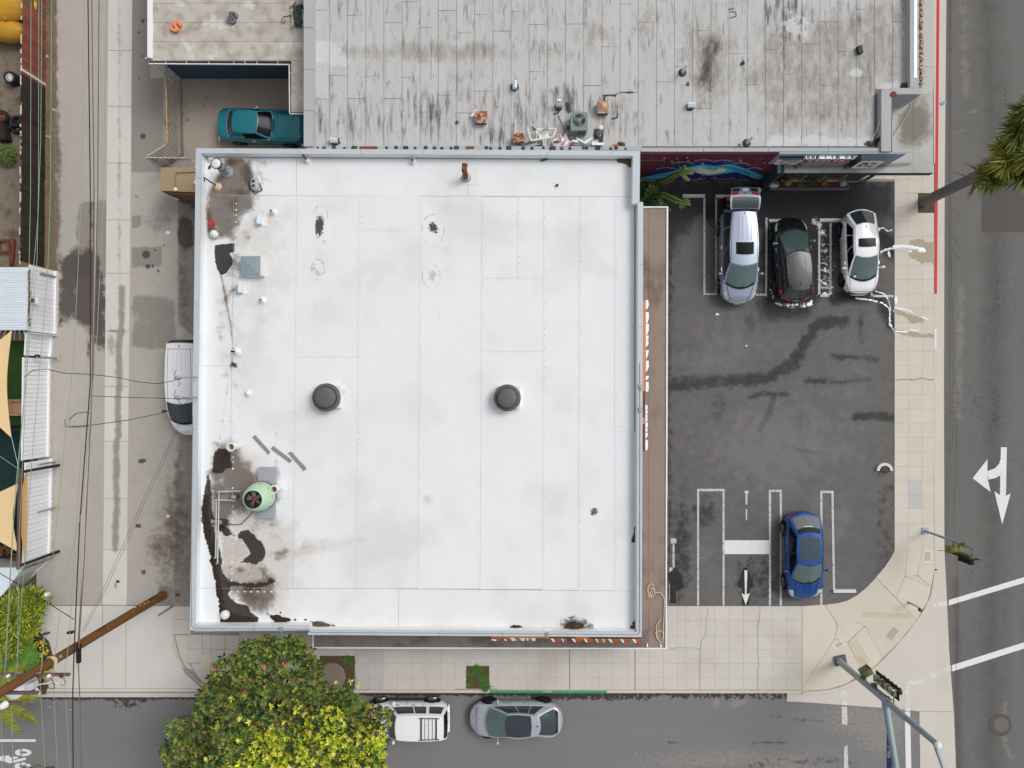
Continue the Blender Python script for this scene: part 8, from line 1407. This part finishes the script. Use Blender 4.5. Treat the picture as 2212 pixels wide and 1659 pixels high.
wire('service cable looping from the white fence over the alley to the shop', [(53,815),(70,800),(100,797),(137,806),(200,809),(250,815),(300,825),(340,829),(372,823),(393,816)],[7,8,8.4,8.6,8.3,8,7.5,7,6.6,6.4],.016, m_cabl, 'service_cable', 'service cables'); wire('service cable drooping from the loop over the alley to the white van', [(150,905),(165,893),(185,890),(197,895),(196,920),(170,923),(141,922),(140,908),(152,903),(149,922),(200,918),(280,907),(350,892),(392,874)],[8.6] * 10 + [8.2,7.5,7,6.5],.016, m_cabl, 'service_cable', 'service cables'); wire('thin straight wire from the black cable across to the shop', [(193,855),(300,859),(417,862)],[8.9,7.6,6.2],.014, m_cabl, 'service_cable', 'service cables')
wire('pair of thin slack wires slanting from the pole to the shop edge', [(176,1366),(222,1275),(300,1100),(370,950),(405,860)],[8.6,8,7.2,6.6,6.2],.007, m_cabl, 'service_cable', 'service cables'); wire('second slack wire slanting beside its twin toward the shop edge', [(180,1366),(228,1275),(306,1100),(376,950),(409,860)],[8.6,8,7.2,6.6,6.2],.007, m_cabl, 'service_cable', 'service cables')
wire('guy wire slanting from the pole over the conifer to the upper left', [(160,1338),(100,1300),(40,1262),(-40,1215)],[8.6,8,7,6],.018, m_cabl, 'guy_wire', 'service cables')
for lab, x, y, sz, mt, z in (('white weight hanging on the green line above the conifer', 102.5,1283,(.12,.12,.2), m_porc, zw),('red brown insulator block on the green line by the pole', 100,1368,(.18,.06,.2), M('brown_glaze', (64,34,30)), zw),('black connector block on the dark cable by the pole', 152,1366,(.2,.08,.2), m_blackp, 9),('long black splice case hanging on the cable below the pole', 170,1411,(.14,.8,.14), m_blackp, 8.7)):
    tag(B().box(tuple(W(x, y, z)), sz).build('line_fitting', mt), lab, 'line fitting')
for lab, y in (('upper grey service mast head on the shop wall above the white van', 816),('lower grey service mast head on the shop wall above the van windscreen', 859)):
    q = W(406, y, 5.6); t = thing('service_mast', lab, 'service mast', q); B().tube([q + Vector((-.35,0,.2)), q + Vector((.5,.02,.1))],.04,8).build('conduit', m_galv, t); e_ = ell(tuple(q + Vector((-.35,0,.22))),.2,.1,.1,12,7); e_.build('weather_head', M('cast_grey', (160,160,158),.6), t, smooth=True); B().tube([q + Vector((-.4,0,.2)), q + Vector((-.6,.1,.1)), q + Vector((-.5,.35,.1))],.014,5).tube([q + Vector((-.4,0,.2)), q + Vector((-.3,-.3,.1)), q + Vector((-.45,-.4,.1))],.014,5).build('drip_loop', m_cabl, t)
# bollard beside the apron
q = W(373,1294,.08); t = thing('steel_post', 'grey steel bollard standing by the utility pole foot', 'post', q); B().tube([(W(372,1310,.08).x, W(372,1310,.08).y, .08),(W(372,1310,.08).x, W(372,1310,.08).y, 1.6)],.05,10).build('pole', m_galv, t, smooth=True)
# big traffic signal
m_sig = M('painted_signal_steel', (150,164,170),.5, metal=.1, spec=.5, var=((3,.06,4,(1,1,1)),)); m_olv = M('olive_signal_paint', (98,102,60),.6, var=((8,.2,4,(1,1,1)),)); m_sb = M('black_signal', (26,27,29),.6); m_ww = M('flaking_signal_paint', (206,206,198),.6, mixn=((7,3,.5,.54,(70,76,56),(1,1,1),1),), coord='P')
q = W(1811,1427,.13); bx, by = q.x, q.y; t = thing('traffic_signal', 'large traffic signal mast with long arm at the sidewalk corner', 'traffic light', (bx, by, .13))
B().box((bx + .08, by + .04,.2),(.6,.5,.14),.2).build('base', M('dark_base', (96,92,90),.8), t); B().tube([(bx, by, .13),(bx, by, .5),(bx, by, 9.1)],[.19,.17,.12],16).build('mast', m_sig, t, smooth=True); B().lathe((bx, by, 9.05),[(.15,0),(.16,.06),(.1,.14),(.01,.16)],16).build('mast_cap', m_porc, t, smooth=True)
B().tube([(bx, by + .2,4.95),(bx, by - .3,5.05)],.19,14).build('arm_clamp', m_sig, t, smooth=True); B().tube([(bx, by - .2,5.0),(bx + .05, by - 2.6,5.75),(bx + .1, by - 8,6.5)],[.15,.14,.11],14).build('arm', m_sig, t, smooth=True); B().tube([(bx, by, 8.8),(bx + .1, by - .9,9.3),(bx + .3, by - 4,9.6)],[.08,.07,.06],12).build('lamp_arm', m_sig, t, smooth=True)
hx, hy = bx + .3, by + .55
hd = B().box((hx, hy, 4.55),(.02,.62,2.1)).build('backplate', m_sb, t)
for k in range(5):
    z_ = 3.85 + .35 * k; B().box((hx - .12, hy, z_),(.22,.32,.33)).build('lamp_housing', m_ww if k != 2 else m_olv, hd); B().lathe((hx + .01, hy, z_),[(.15,0),(.16,.26),(.14,.26),(.13,.02)],16,(Vector((0,1,0)), Vector((0,0,1)), Vector((1,0,-.12)).normalized()), cap=False).build('visor', m_sb, hd); B().lathe((hx + .012, hy, z_),[(.13,0),(.01,.02)],14, 'X').build('lens', M('dark_lens', (40,42,44)), hd)
B().tube([(bx + .1, by + .1,3.9),(bx + .1, by + .4,3.9),(hx - .2, hy - .1,3.9)],.03,6).tube([(bx + .1, by + .1,5.5),(bx + .1, by + .45,5.5),(hx - .2, hy, 5.5)],.03,6).tube([(bx + .02, by + .2,3.7),(bx + .02, by + .25,5.5)],.035,6).box((bx + .05, by + .2,3.8),(.18,.2,.3)).build('bracket', m_olv, t)
pd = B().box((bx + .12, by + .52,2.85),(.5,.3,.5),.5).build('pedestrian_head', m_olv, t); B().box((bx + .32, by + .62,2.85),(.04,.42,.46),.5).build('face', m_sb, pd); B().tube([(bx, by + .1,2.7),(bx + .05, by + .4,2.7)],.03,6).tube([(bx, by + .1,3.0),(bx + .05, by + .4,3.0)],.03,6).box((bx, by + .15,2.85),(.16,.2,.3)).build('bracket', m_olv, t)
X_ = bx + .18; sgn = thing('street_sign', 'blue street name sign with white lettering hanging from the signal arm', 'street sign', (X_, by - 2.6,5)); B().box((X_, by - 2.75,4.98),(.02,2.3,.52)).build('panel', M('white_edge', (220,224,232),.5), sgn); B().box((X_ - .014, by - 2.75,4.98),(.01,2.24,.46)).build('face', M('sign_blue', (20,70,150),.4, spec=.5), sgn)
vs, fs = textmesh('Ma', 1,0,.02); B().add([Vector((X_ - .022, by - 2.18 - v.x * .55,4.84 + v.y * .3)) for v in vs], fs).build('lettering', m_let, sgn)
# small signal
q = W(1998,1147,.13); bx, by = q.x, q.y; t = thing('traffic_signal', 'small traffic signal on a slim post beside the main street', 'traffic light', (bx, by, .13)); B().box((bx, by, .16),(.36,.36,.06)).build('base', m_galv, t); B().tube([(bx, by, .13),(bx, by, 3.35)],.065,12).build('post', m_sig, t, smooth=True)
B().tube([(bx, by, 3.3),(bx, by, 3.6)],.1,10).tube([(bx, by, 3.5),(bx + .1, by - .1,3.9),(bx + .1, by - .55,3.9)],.03,6).tube([(bx, by, 3.0),(bx, by - .5,3.0)],.03,6).build('bracket', m_olv, t); hy = by - .58
hd = B().box((bx + .1, hy, 3.45),(.62,.02,1.3)).build('backplate', m_sb, t)
for k in range(3):
    z_ = 3.08 + .36 * k; B().lathe((bx + .1, hy + .14, z_),[(.15,0),(.17,-.12)],10, 'Y').build('lamp_housing', m_olv, hd); B().lathe((bx + .1, hy - .01, z_),[(.15,0),(.16,-.28),(.14,-.28),(.13,-.02)],16, 'Y', cap=False).build('visor', m_sb, hd); B().lathe((bx + .1, hy - .012, z_),[(.13,0),(.01,-.02)],14, 'Y').build('lens', M('dark_lens', (40,42,44)), hd)
pd = B().box((bx + .05, by - .42,2.55),(.56,.3,.5)).build('pedestrian_head', M('mossy_yellow', (130,126,58),.6, var=((8,.25,4,(1,1,1)),)), t); B().box((bx + .05, by - .585,2.5),(.5,.03,.5)).build('face', m_sb, pd); B().tube([(bx - .12, by, 2.8),(bx - .12, by - .4,2.75)],.035,6).tube([(bx + .15, by, 2.9),(bx + .2, by - .4,2.75)],.035,6).build('bracket', m_olv, t)
q = W(1964,1301,.13); t = thing('push_button_post', 'slim grey crossing button post on the corner plaza', 'post', q); B().lathe(q, [(.1,0),(.1,.03),(.05,.05)],12).build('base', m_galv, t); B().tube([q, q + Vector((0,0,1.15))],.04,10).build('post', m_sig, t, smooth=True); B().box((q.x, q.y - .08,1.16),(.12,.16,.16)).build('button_box', m_blackp, t)
# ================================================================ PARKING LOT THINGS
m_stop = M('white_wheel_stop', (214,214,212),.85, var=((8,.06,4,(1,1,1)),), mixn=((9,5,.62,.7,(150,146,142),(1,1,1),.7),))
for lab, (x0, y0, x1, y1) in (('white wheel stop in front of the empty stall by the cactus', (1474.5,419,1522.5,427)),('white wheel stop behind the raised tailgate of the minivan', (1546,420,1594,428)),('white wheel stop under the nose of the black hatchback', (1661,472.5,1710,481)),('white wheel stop between the black and white hatchbacks', (1770,471,1819,480)),('white wheel stop near the curved beige plaza edge', (1799.5,1273,1848,1281))):
    p, q = W(x0, y1,.16), W(x1, y0,.16); cx_, cy_, lx, ly = (p.x + q.x) / 2,(p.y + q.y) / 2, q.x - p.x, q.y - p.y; b = B(); pr = [(-.5,.1),(.5,.1),(.34,.23),(-.34,.23)]; b.hull2([Vector((cx_ - lx / 2, cy_ + a * ly, z_)) for a, z_ in pr],[Vector((cx_ + lx / 2, cy_ + a * ly, z_)) for a, z_ in pr]); tag(b.build('wheel_stop', m_stop), lab, 'wheel stop', 'wheel stops in the parking lot')
b = B(); P = EL(1912,1012,17.5,12,180,360,18); Q = EL(1912,1012,11.5,7.5,180,360,18); P = EL(1912,1017,17.5,17,180,360,18); Q = EL(1912,1017,11.5,11,180,360,18)
for i in range(18): b.prism(poly([P[i], P[i + 1], Q[i + 1], Q[i]],.25),.1,.25)
t = thing('planter_ring', 'white half round kerb ring with leaves at the lot edge', 'planter', W(1912,1012,.1)); b.build('kerb', m_stop, t); o = blob('leaves', [('e', 1912,1014,11,8,0,4)],.11, m_leafl, 1.2,.08,.3,.4,3); o.parent = t; o.matrix_parent_inverse = Matrix.Translation(-ORG[t.name])
m_foam = M('soap_foam', (244,247,250),.6, spec=.5, var=((8,.06,3,(1,1,1)),))
def foam(lab, shapes, z, seed, res=.8, h=.05, na=1.0, ns=.34, th=.8): tag(blob('soap_foam', shapes, z, m_foam, res, h, ns, na, seed, th), lab, 'foam')
foam('soap suds lying behind and beside the black hatchback', [('l', [(1676,655),(1700,660),(1722,658)],5,4),('e', 1745,657,10,6,-30,5),('l', [(1664,625),(1670,642)],4,3),('e', 1766,482,10,5,40,5),('e', 1778,502,8,4,20,4),('e', 1786,586,9,5,10,4),('l', [(1772,606),(1790,616),(1798,622)],4,4),('e', 1780,634,8,4,0,4)],.112,2, h=.02)
foam('foam trail running from the white hatchback down the lot edge to the sidewalk', [('l', [(1848,644),(1880,648),(1908,655),(1922,668),(1922,700),(1932,715)],2.6,3.5),('l', [(1892,629),(1910,635),(1920,650),(1924,668)],1.6,2.5),('e', 1897,496,4,4,0,3),('l', [(1898,494),(1908,492),(1918,500),(1926,497)],1.8,2.2),('l', [(1904,544),(1914,539),(1932,536)],4,4),('e', 1921,550,2.5,8,-10,3)],.112,3, na=.3, th=.55, h=.02, res=.6)
foam('white foam puddle spreading over the beige sidewalk', [('l', [(1931,534),(1945,531),(1965,533),(1985,537),(1996,541)],7,5),('e', 1988,540,7,5,0,3),('e', 1966,543,4,2,0,2),('e', 1935,648,3,8,0,3),('l', [(1932,665),(1960,669),(1972,676)],2,2.5),('l', [(1990,684),(2004,690)],2.5,2),('l', [(1934,716),(1960,717)],2.5,2.5),('l', [(1966,713),(1985,714)],1.6,1.5),('l', [(2021,712),(2021,752)],2,1.5)],.139,5, na=.3, th=.55, h=.02, res=.6)
m_wetc = M('wet_sidewalk', (168,154,134),.6, var=((14,.1,4,(1,1,1)),))
tag(blob('wet_patch', [('l', [(1934,672),(1965,684),(1990,692)],8,3),('l', [(1934,716),(1970,722),(2018,727)],8,4),('p', [(1966,520),(2018,520),(2018,570),(1980,566),(1966,555)],8),('e', 1972,690,16,7,10,4)],.1365, m_wetc, 1.5,.0,.1,.5,7,.55), 'wet dark patches left by wash water on the beige sidewalk', 'water')
# washing gear by the minivan
q = W(1631,416,.1); t = thing('pressure_washer', 'small pressure washer with pale top and red trim behind the minivan', 'pressure washer', q); B().box((q.x, q.y, .36),(.42,.4,.3)).build('body', m_blackp, t); B().lathe((q.x, q.y, .5),[(.16,0),(.16,.12),(.1,.16)],16).build('tank', M('pale_tank', (190,196,196),.5), t, smooth=True); B().box((q.x - .2, q.y + .15,.45),(.06,.06,.1)).box((q.x + .18, q.y - .16,.4),(.08,.06,.1)).build('red_trim', m_lampr, t)
for s_ in (-1,1): B().lathe((q.x + s_ * .22, q.y - .1,.2),[(.11,-.03),(.11,.03)],14, 'X').build('wheel', m_tyre, t)
q = W(1569,447,.1); t = thing('wash_trolley', 'dark wash trolley with orange top beside the minivan tail', 'trolley', q); B().box((q.x, q.y, .45),(.4,.8,.5)).build('frame', m_blackp, t); B().box((q.x - .02, q.y + .28,.72),(.3,.2,.05)).build('orange_lid', M('orange_plastic', (210,110,60),.5), t); B().box((q.x, q.y - .1,.73),(.3,.24,.04)).build('grey_tray', m_rim, t)
for y_ in (-.36,.36): B().lathe((q.x - .2, q.y + y_, .2),[(.1,-.03),(.1,.03)],12, 'X').build('wheel', m_tyre, t)
tag(B().tube([W(x, y, .12) for x, y in ((1560,426),(1546,428),(1534,440),(1528,460),(1531,480),(1540,490),(1556,496))],.018,6).build('hose', m_cabl, smooth=True), 'black hose curving over the stall lines left of the minivan', 'hose')
tag(B().tube([W(x, y, z_) for x, y, z_ in ((1634,470,.6),(1645,480,.4),(1660,495,.2),(1668,505,.12))],.014,5).build('wash_lance', m_cabl), 'thin wash lance slanting between the minivan and the black hatchback', 'hose')
# cyclist at the bottom edge
bx, by = W(90,1659,0).xy; t = thing('bicycle', 'bicycle ridden along the street at the lower left edge', 'bicycle', (bx, by, 0)); wx = [bx - .72, bx + .5]; yb_ = by + .06
for x in wx:
    b = B(); b.tube([(x + .34 * math.cos(a * math.pi / 12), yb_, .35 + .34 * math.sin(a * math.pi / 12)) for a in range(25)],.022,6, cap=False); w_ = b.build('wheel', m_tyre, t); b = B()
    for k in range(9): a = k * math.pi / 4.5; b.tube([(x, yb_, .35),(x + .33 * math.cos(a), yb_, .35 + .33 * math.sin(a))],.004,3)
    b.tube([(x, yb_ - .05,.35),(x, yb_ + .05,.35)],.025,6); b.build('spokes', m_galv, w_)
b = B(); fr_ = lambda *p: [Vector((bx + x, yb_, z_)) for x, z_ in p]
for P in (fr_((-.72,.35),(-.15,.3),(-.28,.82),(-.72,.35)), fr_((-.28,.8),(.3,.8),(-.15,.3)), fr_((.5,.35),(.3,.85),(.28,.98))): b.tube(P, .018,6)
b.build('frame', M('silver_frame', (170,174,178),.4, metal=.5), t); B().box((bx - .3, yb_, .9),(.26,.14,.05)).build('saddle', m_blackp, t); B().tube([(bx + .36, yb_ + .28,1.0),(bx + .28, yb_, 1.0),(bx + .36, yb_ - .28,1.0)],.014,6).build('handlebar', m_blackp, t); B().lathe((bx - .15, yb_ + .06,.3),[(.09,0),(.09,.012)],16, 'Y').build('crank', m_blackp, t)
t = thing('person', 'cyclist with bare legs, dark shoes and dark top riding the bicycle at the bottom edge', 'person', (bx, by, 0))
def skin(name, verts, edges, mat, parent, sub=2):
    me = bpy.data.meshes.new(name); me.from_pydata([tuple(Vector(v[:3]) - ORG[parent.name]) for v in verts], edges, []); me.materials.append(mat); o = bpy.data.objects.new(name, me); C.objects.link(o); o.parent = parent
    m_ = o.modifiers.new('skin', 'SKIN'); sv = me.skin_vertices[0].data if me.skin_vertices else None
    if sv is None: me.attributes; import bmesh as _b; bm = _b.new(); bm.from_mesh(me); bm.verts.layers.skin.verify(); bm.to_mesh(me); bm.free(); sv = me.skin_vertices[0].data
    for i, v in enumerate(verts): sv[i].radius = (v[3], v[3] * (v[4] if len(v) > 4 else 1))
    sv[0].use_root = True; s_ = o.modifiers.new('sub', 'SUBSURF'); s_.levels = sub; s_.render_levels = sub; return o
V = lambda x, y, z_, r_, k=1: (bx + x, yb_ + y, z_, r_, k); m_skin = M('skin', (186,124,92),.6)
body = skin('body', [V(-.32,0,.98,.13), V(-.12,0,1.2,.13), V(.06,0,1.4,.14), V(.14,0,1.5,.06), V(.2,.0,1.6,.1), V(.22,0,1.68,.09), V(-.3,.1,.95,.1), V(.08,.12,.82,.075), V(-.1,.13,.45,.05), V(-.12,.13,.26,.04), V(.02,.13,.2,.035), V(-.3,-.1,.95,.1), V(-.02,-.12,.66,.075), V(-.16,-.13,.3,.05), V(-.2,-.13,.14,.04), V(-.06,-.13,.1,.035), V(.08,.2,1.38,.055), V(.2,.26,1.18,.04), V(.34,.27,1.03,.032), V(.4,.26,1.01,.03), V(.08,-.2,1.38,.055), V(.2,-.26,1.18,.04), V(.34,-.27,1.03,.032), V(.4,-.26,1.01,.03)],
    [(0,1),(1,2),(2,3),(3,4),(4,5),(0,6),(6,7),(7,8),(8,9),(9,10),(0,11),(11,12),(12,13),(13,14),(14,15),(2,16),(16,17),(17,18),(18,19),(2,20),(20,21),(21,22),(22,23)], m_skin, t)
skin('shirt', [V(-.3,0,1.02,.15), V(-.12,0,1.2,.155), V(.06,0,1.4,.165), V(.1,.2,1.37,.075), V(.16,.24,1.26,.065), V(.1,-.2,1.37,.075), V(.16,-.24,1.26,.065)],[(0,1),(1,2),(2,3),(3,4),(2,5),(5,6)], M('dark_shirt', (44,46,52),.9), t)
skin('shorts', [V(-.34,0,.98,.15), V(-.24,.11,.95,.12), V(-.02,.12,.86,.1), V(-.24,-.11,.93,.12), V(-.08,-.12,.74,.1)],[(0,1),(1,2),(0,3),(3,4)], M('dark_shorts', (40,40,44),.9), t)
for P in ((-.12,.13,.2),(-.2,-.13,.1)): skin('shoe', [V(P[0] - .04, P[1], P[2],.05), V(P[0] + .08, P[1], P[2] - .02,.045), V(P[0] + .18, P[1], P[2] - .02,.035)],[(0,1),(1,2)], M('dark_shoe', (60,60,66),.8), t)
e_ = ell((bx + .2, yb_, 1.68),.13,.11,.09,14,8); e_.build('helmet', M('dark_helmet', (52,56,62),.4), t, smooth=True)
for s_ in (-1,1):
    for k in range(4): B().tube([(bx + .4, yb_ + s_ * (.22 + .022 * k),1.03),(bx + .44, yb_ + s_ * (.22 + .022 * k),1.02),(bx + .44, yb_ + s_ * (.22 + .022 * k),.985),(bx + .4, yb_ + s_ * (.22 + .022 * k),.98)],[.01,.0095,.009,.008],6).build('finger', m_skin, t, smooth=True)
